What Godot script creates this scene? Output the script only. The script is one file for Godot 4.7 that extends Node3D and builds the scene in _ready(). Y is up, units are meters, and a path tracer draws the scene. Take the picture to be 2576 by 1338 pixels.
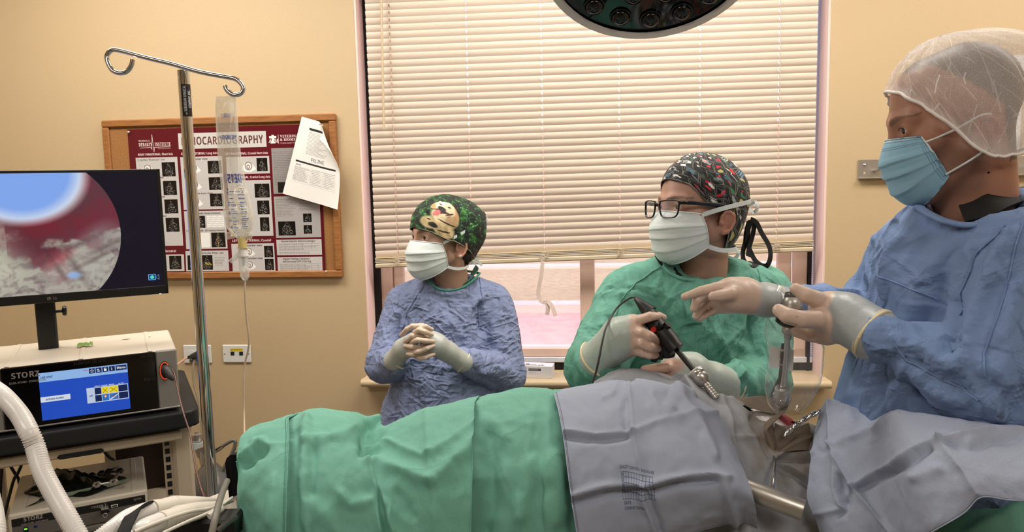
extends Node3D
# An operating room: three gowned people behind a draped table, a window with blinds, an equipment cart.
# ---------------------------------------------------------------- surveyed camera station
const EYE := Vector3(0.0, 1.6, 0.0)
const TURN := Vector3(-0.1108, 0.0958, -0.0217)
const FOCAL := 1909.0
const WALL_Z := -2.793
var station := Basis.from_euler(TURN)
var M := {}
var counts := {}
var rng := RandomNumberGenerator.new()

func at(x: float, y: float, depth: float) -> Vector3:
	return EYE + station * (Vector3((x - 1288.0) / FOCAL, (669.0 - y) / FOCAL, -1.0) * depth)

func on_wall(x: float, y: float, off := 0.0) -> Vector3:
	var d := station * Vector3((x - 1288.0) / FOCAL, (669.0 - y) / FOCAL, -1.0)
	return EYE + d * ((WALL_Z + off) / d.z)

# ---------------------------------------------------------------- nodes
func numbered(called: String) -> String:
	counts[called] = counts.get(called, -1) + 1
	return called if counts[called] == 0 else "%s_%03d" % [called, counts[called]]

func tag(o: Node3D, label: String, category: String, group := "") -> Node3D:
	o.set_meta("label", label)
	o.set_meta("category", category)
	if group != "":
		o.set_meta("group", group)
	return o

func thing(called: String, label: String, category: String, pos := Vector3.ZERO, basis := Basis(), group := "") -> Node3D:
	var o := Node3D.new()
	o.name = numbered(called)
	add_child(o)
	o.transform = Transform3D(basis, pos)
	return tag(o, label, category, group)

func put(mesh: Mesh, called: String, mat: Material, parent: Node = self, xf := Transform3D()) -> MeshInstance3D:
	var o := MeshInstance3D.new()
	o.mesh = mesh
	o.material_override = mat
	o.name = numbered(called) if parent == self else called
	parent.add_child(o, true)
	o.transform = xf
	return o

func struct(mesh: Mesh, called: String, mat: Material, xf := Transform3D(), label := "") -> MeshInstance3D:
	var o := put(mesh, called, mat, self, xf)
	o.set_meta("kind", "structure")
	if label != "":
		o.set_meta("label", label)
	return o

# ---------------------------------------------------------------- materials
func mat(color: Color, rough := 0.6, metal := 0.0) -> StandardMaterial3D:
	var m := StandardMaterial3D.new()
	m.albedo_color = color
	m.roughness = rough
	m.metallic = metal
	m.cull_mode = BaseMaterial3D.CULL_DISABLED
	return m

func glass(color: Color, rough := 0.05) -> StandardMaterial3D:
	var m := mat(color, rough)
	m.transparency = BaseMaterial3D.TRANSPARENCY_ALPHA
	return m

func relief(m: StandardMaterial3D, tex: Texture2D, depth_cm: float, scale := Vector3.ONE) -> StandardMaterial3D:
	m.heightmap_enabled = true
	m.heightmap_texture = tex
	m.heightmap_scale = depth_cm
	m.uv1_triplanar = true
	m.uv1_scale = scale
	return m

func noise_tex(kind: int, freq: float, seed_: int, octaves := 3, size := 512, ramp: Gradient = null, warp := 0.0, cell_ret := -1) -> NoiseTexture2D:
	var n := FastNoiseLite.new()
	n.noise_type = kind
	n.frequency = freq
	n.seed = seed_
	n.fractal_octaves = octaves
	if cell_ret >= 0:
		n.cellular_return_type = cell_ret
		n.fractal_type = FastNoiseLite.FRACTAL_NONE
	if warp > 0.0:
		n.domain_warp_enabled = true
		n.domain_warp_amplitude = warp
		n.domain_warp_frequency = freq * 1.5
	var t := NoiseTexture2D.new()
	t.width = size
	t.height = size
	t.seamless = true
	t.noise = n
	if ramp:
		t.color_ramp = ramp
	return t

func ramp2(a: Color, b: Color, p := 0.0, q := 1.0) -> Gradient:
	var g := Gradient.new()
	g.set_color(0, a); g.set_offset(0, p)
	g.set_color(1, b); g.set_offset(1, q)
	return g

# ---------------------------------------------------------------- plain geometry
class Shape:
	var v := PackedVector3Array()
	var n := PackedVector3Array()
	var uv := PackedVector2Array()
	var c := PackedColorArray()
	var ix := PackedInt32Array()
	var colored := false

	func mesh() -> ArrayMesh:
		var a := []
		a.resize(Mesh.ARRAY_MAX)
		a[Mesh.ARRAY_VERTEX] = v
		a[Mesh.ARRAY_NORMAL] = n
		a[Mesh.ARRAY_TEX_UV] = uv
		if colored:
			a[Mesh.ARRAY_COLOR] = c
		a[Mesh.ARRAY_INDEX] = ix
		var m := ArrayMesh.new()
		m.add_surface_from_arrays(Mesh.PRIMITIVE_TRIANGLES, a)
		return m

	func quad(a: Vector3, b: Vector3, cc: Vector3, d: Vector3) -> void:  # counter-clockwise seen from outside
		var k := v.size()
		var nn := (b - a).cross(d - a).normalized()
		for p in [a, b, cc, d]:
			v.append(p); n.append(nn)
		uv.append(Vector2(0, 1)); uv.append(Vector2(1, 1)); uv.append(Vector2(1, 0)); uv.append(Vector2(0, 0))
		for t in [0, 2, 1, 0, 3, 2]:
			ix.append(k + t)

	func tri(a: Vector3, b: Vector3, cc: Vector3) -> void:
		var k := v.size()
		var nn := (b - a).cross(cc - a).normalized()
		for p in [a, b, cc]:
			v.append(p); n.append(nn); uv.append(Vector2.ZERO)
		for t in [0, 2, 1]:
			ix.append(k + t)

	func box(center: Vector3, size: Vector3, b := Basis(), bev := 0.0) -> Shape:
		var h := size * 0.5
		if bev <= 0.0:
			for ax in 3:
				for s in [-1.0, 1.0]:
					var u := Vector3.ZERO; var w := Vector3.ZERO; var o := Vector3.ZERO
					o[ax] = h[ax] * s
					u[(ax + 1) % 3] = h[(ax + 1) % 3] * s
					w[(ax + 2) % 3] = h[(ax + 2) % 3]
					quad(center + b * (o - u - w), center + b * (o + u - w), center + b * (o + u + w), center + b * (o - u + w))
			return self
		var e := minf(bev, minf(h.x, minf(h.y, h.z)) * 0.98)
		var g := h - Vector3(e, e, e)
		for ax in 3:
			for s in [-1.0, 1.0]:
				var a1 := (ax + 1) % 3; var a2 := (ax + 2) % 3
				var u := Vector3.ZERO; var w := Vector3.ZERO; var o := Vector3.ZERO
				o[ax] = h[ax] * s; u[a1] = g[a1] * s; w[a2] = g[a2]
				quad(center + b * (o - u - w), center + b * (o + u - w), center + b * (o + u + w), center + b * (o - u + w))
		for ax in 3:
			var a1 := (ax + 1) % 3; var a2 := (ax + 2) % 3
			for s1 in [-1.0, 1.0]:
				for s2 in [-1.0, 1.0]:
					var p := Vector3.ZERO; var q := Vector3.ZERO; var l := Vector3.ZERO
					p[a1] = h[a1] * s1; p[a2] = g[a2] * s2
					q[a1] = g[a1] * s1; q[a2] = h[a2] * s2
					l[ax] = g[ax]
					if s1 * s2 > 0:
						quad(center + b * (p + l), center + b * (p - l), center + b * (q - l), center + b * (q + l))
					else:
						quad(center + b * (p - l), center + b * (p + l), center + b * (q + l), center + b * (q - l))
		for sx in [-1.0, 1.0]:
			for sy in [-1.0, 1.0]:
				for sz in [-1.0, 1.0]:
					var p1 := Vector3(h.x * sx, g.y * sy, g.z * sz)
					var p2 := Vector3(g.x * sx, h.y * sy, g.z * sz)
					var p3 := Vector3(g.x * sx, g.y * sy, h.z * sz)
					if sx * sy * sz > 0:
						tri(center + b * p1, center + b * p2, center + b * p3)
					else:
						tri(center + b * p1, center + b * p3, center + b * p2)
		return self

	func tube(pts: PackedVector3Array, radii, seg := 10, caps := true, flat := 1.0, flat_axis := Vector3.ZERO) -> Shape:
		var np := pts.size()
		var t0 := (pts[1] - pts[0]).normalized()
		var up := Vector3.UP if absf(t0.y) < 0.9 else Vector3.RIGHT
		if flat_axis != Vector3.ZERO:
			up = flat_axis
		var nx := (up - t0 * up.dot(t0)).normalized()
		var k := v.size()
		var run := 0.0
		for i in np:
			var t := (pts[mini(i + 1, np - 1)] - pts[maxi(i - 1, 0)]).normalized()
			nx = (nx - t * nx.dot(t)).normalized()
			var ny := t.cross(nx)
			var r: float = radii if (radii is float or radii is int) else radii[i]
			if i > 0:
				run += pts[i].distance_to(pts[i - 1])
			for j in seg + 1:
				var a := TAU * j / seg
				var d := nx * (cos(a) * flat) + ny * sin(a)
				v.append(pts[i] + d * r)
				n.append((nx * cos(a) + ny * (sin(a) * flat)).normalized())
				uv.append(Vector2(float(j) / seg, run))
		for i in np - 1:
			for j in seg:
				var a := k + i * (seg + 1) + j
				var b := a + seg + 1
				for q in [a, b + 1, a + 1, a, b, b + 1]:
					ix.append(q)
		if caps:
			for e in 2:
				var i := 0 if e == 0 else np - 1
				var base := k + i * (seg + 1)
				var dir := (pts[0] - pts[1]).normalized() if e == 0 else (pts[np - 1] - pts[np - 2]).normalized()
				var m0 := v.size()
				v.append(pts[i]); n.append(dir); uv.append(Vector2(0.5, 0.5))
				for j in seg + 1:
					v.append(v[base + j]); n.append(dir); uv.append(Vector2(0.5, 0.5))
				for j in seg:
					if e == 0:
						for q in [m0, m0 + 1 + j, m0 + 2 + j]:
							ix.append(q)
					else:
						for q in [m0, m0 + 2 + j, m0 + 1 + j]:
							ix.append(q)
		return self

	func lathe(profile: PackedVector2Array, xf := Transform3D(), seg := 24, smooth := true) -> Shape:  # profile (radius, along local y), from bottom to top
		var np := profile.size()
		for i in np - 1:
			var p := profile[i]; var q := profile[i + 1]
			var d := q - p
			if d.length() < 1e-7:
				continue
			var nr := Vector2(d.y, -d.x).normalized()
			var na := nr; var nb := nr
			if smooth:
				if i > 0:
					var e := p - profile[i - 1]
					var w := Vector2(e.y, -e.x).normalized()
					if w.dot(nr) > 0.6:
						na = (w + nr).normalized()
				if i < np - 2:
					var e := profile[i + 2] - q
					var w := Vector2(e.y, -e.x).normalized()
					if w.dot(nr) > 0.6:
						nb = (w + nr).normalized()
			var k := v.size()
			for j in seg + 1:
				var a := TAU * j / seg
				var c1 := cos(a); var s1 := sin(a)
				v.append(xf * Vector3(p.x * c1, p.y, p.x * s1)); n.append((xf.basis * Vector3(na.x * c1, na.y, na.x * s1)).normalized()); uv.append(Vector2(float(j) / seg, 1.0 - float(i) / (np - 1)))
				v.append(xf * Vector3(q.x * c1, q.y, q.x * s1)); n.append((xf.basis * Vector3(nb.x * c1, nb.y, nb.x * s1)).normalized()); uv.append(Vector2(float(j) / seg, 1.0 - float(i + 1) / (np - 1)))
			for j in seg:
				var a := k + j * 2
				for t in [a, a + 2, a + 3, a, a + 3, a + 1]:
					ix.append(t)
		return self

	func grid(pts: PackedVector3Array, nu: int, nv: int, uvs := PackedVector2Array(), close_u := false, cols := PackedColorArray()) -> Shape:
		var k := v.size()
		v.append_array(pts)
		if cols.size():
			colored = true
			c.append_array(cols)
		for j in nv:
			for i in nu:
				var il := i - 1; var ir := i + 1
				if close_u:
					if il < 0:
						il = nu - 2
					if ir > nu - 1:
						ir = 1
				else:
					il = maxi(il, 0); ir = mini(ir, nu - 1)
				var du := pts[j * nu + ir] - pts[j * nu + il]
				var dv := pts[mini(j + 1, nv - 1) * nu + i] - pts[maxi(j - 1, 0) * nu + i]
				var nn := dv.cross(du)
				n.append(nn.normalized() if nn.length_squared() > 1e-16 else Vector3.UP)
				if uvs.size() == 0:
					uv.append(Vector2(float(i) / (nu - 1), float(j) / (nv - 1)))
		if uvs.size():
			uv.append_array(uvs)
		for j in nv - 1:
			for i in nu - 1:
				var a := k + j * nu + i
				for t in [a, a + 1, a + nu + 1, a, a + nu + 1, a + nu]:
					ix.append(t)
		return self

func rbox(size: Vector3, bev := 0.003) -> ArrayMesh:
	return Shape.new().box(Vector3.ZERO, size, Basis(), bev).mesh()

func curve(ctrl: Array, per := 8) -> PackedVector3Array:  # Catmull-Rom through the points
	var out := PackedVector3Array()
	var m := ctrl.size()
	for i in m - 1:
		var p0: Vector3 = ctrl[maxi(i - 1, 0)]; var p1: Vector3 = ctrl[i]
		var p2: Vector3 = ctrl[i + 1]; var p3: Vector3 = ctrl[mini(i + 2, m - 1)]
		for s in per:
			out.append(p1.cubic_interpolate(p2, p0, p3, float(s) / per))
	out.append(ctrl[m - 1])
	return out

func frame_along(y: Vector3, hint := Vector3.UP) -> Basis:  # basis whose y runs along the given direction
	var yy := y.normalized()
	var h := hint if absf(hint.normalized().dot(yy)) < 0.98 else Vector3.RIGHT
	var x := yy.cross(h).normalized()
	return Basis(x, yy, x.cross(yy))

func lookup(table: Array, x: float) -> float:  # piecewise smooth table of [x, value]
	if x <= table[0][0]:
		return table[0][1]
	for i in table.size() - 1:
		if x <= table[i + 1][0]:
			var t: float = (x - table[i][0]) / (table[i + 1][0] - table[i][0])
			var a: float = table[maxi(i - 1, 0)][1]; var b: float = table[i][1]
			var c: float = table[i + 1][1]; var d: float = table[mini(i + 2, table.size() - 1)][1]
			return cubic_interpolate(b, c, a, d, t) * 0.6 + lerpf(b, c, t) * 0.4
	return table[-1][1]

# ---------------------------------------------------------------- bodies: tapered, flattened capsules joined smoothly and meshed as surface nets
class Pelt:  # what a body's surface adds to its bones: small relief and colour
	func shift(_p: Vector3, _n: Vector3) -> float:
		return 0.0
	func paint(_p: Vector3, _n: Vector3) -> Color:
		return Color.WHITE

class Field:
	var A := PackedVector3Array()
	var D := PackedVector3Array()
	var L := PackedFloat32Array()
	var RA := PackedFloat32Array()
	var RB := PackedFloat32Array()
	var N := PackedVector3Array()
	var S := PackedFloat32Array()
	var K := PackedFloat32Array()
	var OP := PackedInt32Array()
	var TAG := PackedInt32Array()

	func cap(a: Vector3, b: Vector3, ra: float, rb: float, k := 0.01, n := Vector3.ZERO, s := 1.0, op := 0, tg := 0) -> void:
		A.append(a); D.append(b - a); L.append(maxf((b - a).length_squared(), 1e-9)); RA.append(ra); RB.append(rb)
		N.append(n.normalized() * (s - 1.0)); S.append(s); K.append(k); OP.append(op); TAG.append(tg)

	func one(i: int, p: Vector3) -> float:
		var q := p - A[i]
		var h := clampf(q.dot(D[i]) / L[i], 0.0, 1.0)
		q -= D[i] * h
		if S[i] != 1.0:
			var nn := N[i] / (S[i] - 1.0)
			q += N[i] * q.dot(nn)
		return q.length() - (RA[i] + (RB[i] - RA[i]) * h)

	func dist(p: Vector3, who: PackedInt32Array) -> float:
		var d := 1e3
		for i in who:
			var q := p - A[i]
			var h := q.dot(D[i]) / L[i]
			h = 0.0 if h < 0.0 else (1.0 if h > 1.0 else h)
			q -= D[i] * h
			if S[i] != 1.0:
				q += N[i] * (q.dot(N[i]) / (S[i] - 1.0))
			var e := q.length() - (RA[i] + (RB[i] - RA[i]) * h)
			var k := K[i]
			if OP[i] == 0:
				var w := k - absf(d - e)
				d = e if e < d else d
				if w > 0.0:
					d -= w * w / (4.0 * k)
			else:
				e = -e
				var w := k - absf(d - e)
				d = e if e > d else d
				if w > 0.0:
					d += w * w / (4.0 * k)
		return d

	func build(sh: Shape, cell: float, skin: Pelt = null, moved := true, painted := false) -> void:
		var lo := Vector3(1e9, 1e9, 1e9); var hi := -lo
		for i in A.size():
			if OP[i] == 0:
				var r := maxf(RA[i], RB[i]) + 0.01
				for p in [A[i], A[i] + D[i]]:
					lo = lo.min(p - Vector3(r, r, r)); hi = hi.max(p + Vector3(r, r, r))
		lo -= Vector3(cell, cell, cell) * 2.0
		var B := 8
		var nb := ((hi - lo) / (cell * B)).ceil()
		var NX := int(nb.x) * B + 2; var NY := int(nb.y) * B + 2
		var SY := NX; var SZ := NX * NY
		var R := cell * B * 0.87
		var far := 0.0
		for k in K:
			far = maxf(far, k)
		var cells := {}
		var verts := PackedVector3Array()
		var near := []
		var edges := PackedInt32Array()   # key, axis, sign
		var val := PackedFloat32Array()
		val.resize(9 * 9 * 9)
		var corner := [0, 1, 9, 10, 81, 82, 90, 91]
		for bz in int(nb.z):
			for by in int(nb.y):
				for bx in int(nb.x):
					var o := lo + Vector3(bx, by, bz) * (cell * B)
					var mid := o + Vector3.ONE * (cell * B * 0.5)
					var who := PackedInt32Array()
					var deep := false; var cut := false; var any := false
					for i in A.size():
						var e := one(i, mid)
						var f := e / S[i] if e > 0.0 else e
						if f < R * 1.4 + far + cell:
							who.append(i)
							if OP[i] == 0:
								any = true
								if e < -R * 1.4 - K[i]:
									deep = true
							else:
								cut = true
					if not any or (deep and not cut):
						continue
					var at_ := 0
					var lowest := 1e3; var highest := -1e3
					for z in 9:
						for y in 9:
							var p := o + Vector3(0.0, y * cell, z * cell)
							for x in 9:
								var d := dist(p, who)
								val[at_] = d
								if d < lowest: lowest = d
								if d > highest: highest = d
								at_ += 1
								p.x += cell
					if lowest > 0.0 or highest < 0.0:
						continue
					var near_id := near.size()
					near.append(who)
					for z in 8:
						for y in 8:
							for x in 8:
								var b0 := (z * 9 + y) * 9 + x
								var v0 := val[b0]
								var s0 := v0 < 0.0
								var m := 0
								for q in 8:
									if val[b0 + corner[q]] < 0.0:
										m |= 1 << q
								if m == 0 or m == 255:
									continue
								var sum := Vector3.ZERO; var cnt := 0
								for e in 12:
									var ax := e / 4
									var r4 := e % 4
									var c0: int
									if ax == 0: c0 = r4 * 2
									elif ax == 1: c0 = (r4 & 1) + (r4 >> 1) * 4
									else: c0 = r4
									var c1 := c0 + (1 << ax)
									if ((m >> c0) & 1) != ((m >> c1) & 1):
										var a := val[b0 + corner[c0]]; var b := val[b0 + corner[c1]]
										var pt := Vector3(c0 & 1, (c0 >> 1) & 1, c0 >> 2)
										pt[ax] += a / (a - b)
										sum += pt; cnt += 1
								var gx := bx * B + x; var gy := by * B + y; var gz := bz * B + z
								var key := gx + gy * SY + gz * SZ
								cells[key] = verts.size()
								verts.append(o + (Vector3(x, y, z) + sum / cnt) * cell)
								for ax in 3:
									var s1 := val[b0 + corner[1 << ax]] < 0.0
									if s0 != s1:
										edges.append(key); edges.append(ax); edges.append(1 if s0 else 0)
		var base := sh.v.size()
		var nor := PackedVector3Array()
		nor.resize(verts.size())
		var idx := PackedInt32Array()
		var st := [1, SY, SZ]
		for e in range(0, edges.size(), 3):
			var key := edges[e]; var ax := edges[e + 1]
			var u: int = st[(ax + 1) % 3]; var w: int = st[(ax + 2) % 3]
			var a = cells.get(key); var b = cells.get(key - u); var c = cells.get(key - u - w); var d = cells.get(key - w)
			if a == null or b == null or c == null or d == null:
				continue
			if edges[e + 2] == 0:
				var t = b; b = d; d = t
			idx.append_array(PackedInt32Array([a, c, b, a, d, c]))
		for t in range(0, idx.size(), 3):
			var fn := (verts[idx[t + 2]] - verts[idx[t]]).cross(verts[idx[t + 1]] - verts[idx[t]])
			for q in 3:
				nor[idx[t + q]] += fn
		for i in verts.size():
			nor[i] = nor[i].normalized()
		if skin and moved:
			for i in verts.size():
				verts[i] += nor[i] * skin.shift(verts[i], nor[i])
			nor.fill(Vector3.ZERO)
			for t in range(0, idx.size(), 3):
				var fn := (verts[idx[t + 2]] - verts[idx[t]]).cross(verts[idx[t + 1]] - verts[idx[t]])
				for q in 3:
					nor[idx[t + q]] += fn
			for i in verts.size():
				nor[i] = nor[i].normalized()
		if skin and painted:
			sh.colored = true
			for i in verts.size():
				sh.c.append(skin.paint(verts[i], nor[i]))
		sh.v.append_array(verts)
		sh.n.append_array(nor)
		for i in verts.size():
			sh.uv.append(Vector2.ZERO)
		for i in idx:
			sh.ix.append(base + i)

# ---------------------------------------------------------------- printing: flat pictures and lettering on computed images
func plate(w: int, h: int, c: Color) -> Image:
	var im := Image.create(w, h, false, Image.FORMAT_RGBA8)
	im.fill(c)
	return im

func tex(im: Image) -> ImageTexture:
	return ImageTexture.create_from_image(im)

func c8(r: int, g: int, b: int, a := 255) -> Color:
	return Color8(r, g, b, a)

func rect(im: Image, x: float, y: float, w: float, h: float, c: Color) -> void:
	im.fill_rect(Rect2i(int(x), int(y), maxi(1, int(w)), maxi(1, int(h))), c)

func dab(im: Image, x: int, y: int, c: Color, a: float) -> void:
	if x >= 0 and y >= 0 and x < im.get_width() and y < im.get_height() and a > 0.0:
		var o := im.get_pixel(x, y)
		var k := minf(a, 1.0)
		im.set_pixel(x, y, Color(lerpf(o.r, c.r, k), lerpf(o.g, c.g, k), lerpf(o.b, c.b, k), maxf(o.a, c.a * k)))

func oval(im: Image, cx: float, cy: float, rx: float, ry: float, c: Color, ang := 0.0, soft := 0.06, strength := 1.0) -> void:
	var r := maxf(rx, ry) * (1.0 + soft) + 1.0
	var ca := cos(ang); var sa := sin(ang)
	for y in range(int(cy - r), int(cy + r) + 1):
		for x in range(int(cx - r), int(cx + r) + 1):
			var dx := x - cx; var dy := y - cy
			var u := (dx * ca + dy * sa) / rx; var v := (-dx * sa + dy * ca) / ry
			var d := sqrt(u * u + v * v)
			if d < 1.0 + soft:
				dab(im, x, y, c, strength * clampf((1.0 + soft - d) / (2.0 * soft), 0.0, 1.0))

func stroke(im: Image, pts: Array, w: float, c: Color, strength := 1.0) -> void:
	for i in pts.size() - 1:
		var a: Vector2 = pts[i]; var b: Vector2 = pts[i + 1]
		var lo := a.min(b) - Vector2(w, w) - Vector2.ONE; var hi := a.max(b) + Vector2(w, w) + Vector2.ONE
		var l := maxf((b - a).length_squared(), 1e-6)
		for y in range(int(lo.y), int(hi.y) + 1):
			for x in range(int(lo.x), int(hi.x) + 1):
				var p := Vector2(x, y)
				var t := clampf((p - a).dot(b - a) / l, 0.0, 1.0)
				dab(im, x, y, c, strength * clampf(w * 0.5 + 0.5 - p.distance_to(a + (b - a) * t), 0.0, 1.0))

var fonts := {}
func font(which: String, weight := 400) -> Font:
	var k := which + str(weight)
	if not fonts.has(k):
		var f := SystemFont.new()
		f.font_names = PackedStringArray([which])
		f.font_weight = weight
		fonts[k] = f
	return fonts[k]

func ink(im: Image, text: String, x: float, y: float, h: float, c: Color, face := "Droid Sans", weight := 400, width := 0.0, ang := 0.0, flip_x := false) -> void:  # x, y: left end of the base line; h: cap height in pixels
	var tm := TextMesh.new()
	tm.text = text
	tm.font = font(face, weight)
	tm.font_size = 64
	tm.pixel_size = 1.0
	tm.depth = 0.0
	tm.horizontal_alignment = HORIZONTAL_ALIGNMENT_LEFT
	tm.vertical_alignment = VERTICAL_ALIGNMENT_BOTTOM
	var a := tm.get_mesh_arrays()
	var vs: PackedVector3Array = a[Mesh.ARRAY_VERTEX]
	var ix = a[Mesh.ARRAY_INDEX]
	if vs.size() == 0:
		return
	var lo := Vector2(1e9, 1e9); var hi := -lo
	for p in vs:
		lo = lo.min(Vector2(p.x, p.y)); hi = hi.max(Vector2(p.x, p.y))
	var sc := h / 46.0
	var sx := sc if width <= 0.0 else width / (hi.x - lo.x)
	var base := lo.y
	if text.to_upper() != text or text.contains(",") or text.contains("("):
		for ch in "gjpqy,(":
			if text.contains(ch):
				base = lo.y + 13.0
				break
	var ca := cos(ang); var sa := sin(ang)
	var q := PackedVector2Array()
	for p in vs:
		var u := (p.x - lo.x) * sx; var v := -(p.y - base) * sc
		if flip_x:
			u = (hi.x - lo.x) * sx - u
		q.append(Vector2(x + u * ca - v * sa, y + u * sa + v * ca))
	var cnt: int = ix.size() if ix != null else vs.size()
	var cover := {}
	var W := im.get_width()
	for t in range(0, cnt, 3):
		var i0: int = ix[t] if ix != null else t
		var i1: int = ix[t + 1] if ix != null else t + 1
		var i2: int = ix[t + 2] if ix != null else t + 2
		var A := q[i0]; var B := q[i1]; var C := q[i2]
		var area := (B - A).cross(C - A)
		if absf(area) < 1e-6:
			continue
		var mn := A.min(B).min(C); var mx := A.max(B).max(C)
		for yy in range(int(floor(mn.y * 3.0)), int(ceil(mx.y * 3.0)) + 1):
			for xx in range(int(floor(mn.x * 3.0)), int(ceil(mx.x * 3.0)) + 1):
				var P := Vector2((xx + 0.5) / 3.0, (yy + 0.5) / 3.0)
				var w0 := (B - P).cross(C - P) / area; var w1 := (C - P).cross(A - P) / area
				if w0 >= 0.0 and w1 >= 0.0 and w0 + w1 <= 1.0:
					var px := xx / 3; var py := yy / 3
					if xx >= 0 and yy >= 0 and px < W:
						var key := py * W + px
						cover[key] = cover.get(key, 0) | (1 << ((yy % 3) * 3 + xx % 3))
	for key in cover:
		var bits: int = cover[key]
		var n := 0
		while bits:
			n += bits & 1
			bits >>= 1
		dab(im, key % W, key / W, c, n / 9.0)

func grey_lines(im: Image, x: float, y: float, w: float, rows: int, step: float, h: float, c: Color) -> void:  # print too small to read
	for r in rows:
		var u := 0.0
		var stop := w * rng.randf_range(0.55, 1.0)
		while u < stop:
			var l := rng.randf_range(3.0, 11.0)
			for yy in int(maxf(h, 1.0)):
				for xx in int(l):
					dab(im, int(x + u + xx), int(y + r * step + yy), c, rng.randf_range(0.3, 0.8))
			u += l + 2.0

func sonogram(im: Image, x: int, y: int, w: int, h: int) -> void:
	rect(im, x, y, w, h, c8(18, 16, 16))
	var n := FastNoiseLite.new()
	n.seed = x * 7 + y
	n.frequency = 0.09
	for yy in h:
		for xx in w:
			var u := (xx - w * 0.5) / (w * 0.5); var v := float(yy) / h
			if absf(u) < v * 0.9 + 0.05 and u * u + v * v < 1.1:
				var g := clampf(n.get_noise_2d(x + xx, (y + yy) * 1.4) * 1.3 + 0.05, 0.0, 0.75)
				if g > 0.03:
					dab(im, x + xx, y + yy, Color(g * 0.7 + 0.1, g * 0.7 + 0.09, g * 0.7 + 0.08), 0.95)
	for k in 2:
		var c := Vector2(x + w * rng.randf_range(0.35, 0.65), y + h * rng.randf_range(0.45, 0.7))
		var r := w * rng.randf_range(0.14, 0.25)
		var pts := []
		var a0 := rng.randf_range(0, TAU)
		for s in 9:
			pts.append(c + Vector2(cos(a0 + s * 0.45), sin(a0 + s * 0.45) * 0.8) * r)
		stroke(im, pts, 1.6, c8(180, 178, 170), 0.5)

func fan(im: Image, cx: float, cy: float, r: float) -> void:
	for yy in range(-int(r), int(r)):
		for xx in range(-int(r), int(r)):
			var d := Vector2(xx, yy + r * 0.9)
			if d.length() < r * 1.55 and absf(atan2(d.x, d.y)) < 0.72 and d.length() > r * 0.25:
				dab(im, int(cx + xx), int(cy + yy), c8(240, 238, 234), 1.0)
	oval(im, cx, cy - r * 0.1, r * 0.5, r * 0.55, c8(120, 110, 105))
	oval(im, cx, cy - r * 0.1, r * 0.4, r * 0.44, c8(225, 222, 216))
	oval(im, cx - r * 0.05, cy, r * 0.22, r * 0.25, c8(110, 100, 96))
	oval(im, cx - r * 0.05, cy, r * 0.13, r * 0.15, c8(230, 226, 220))

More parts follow.
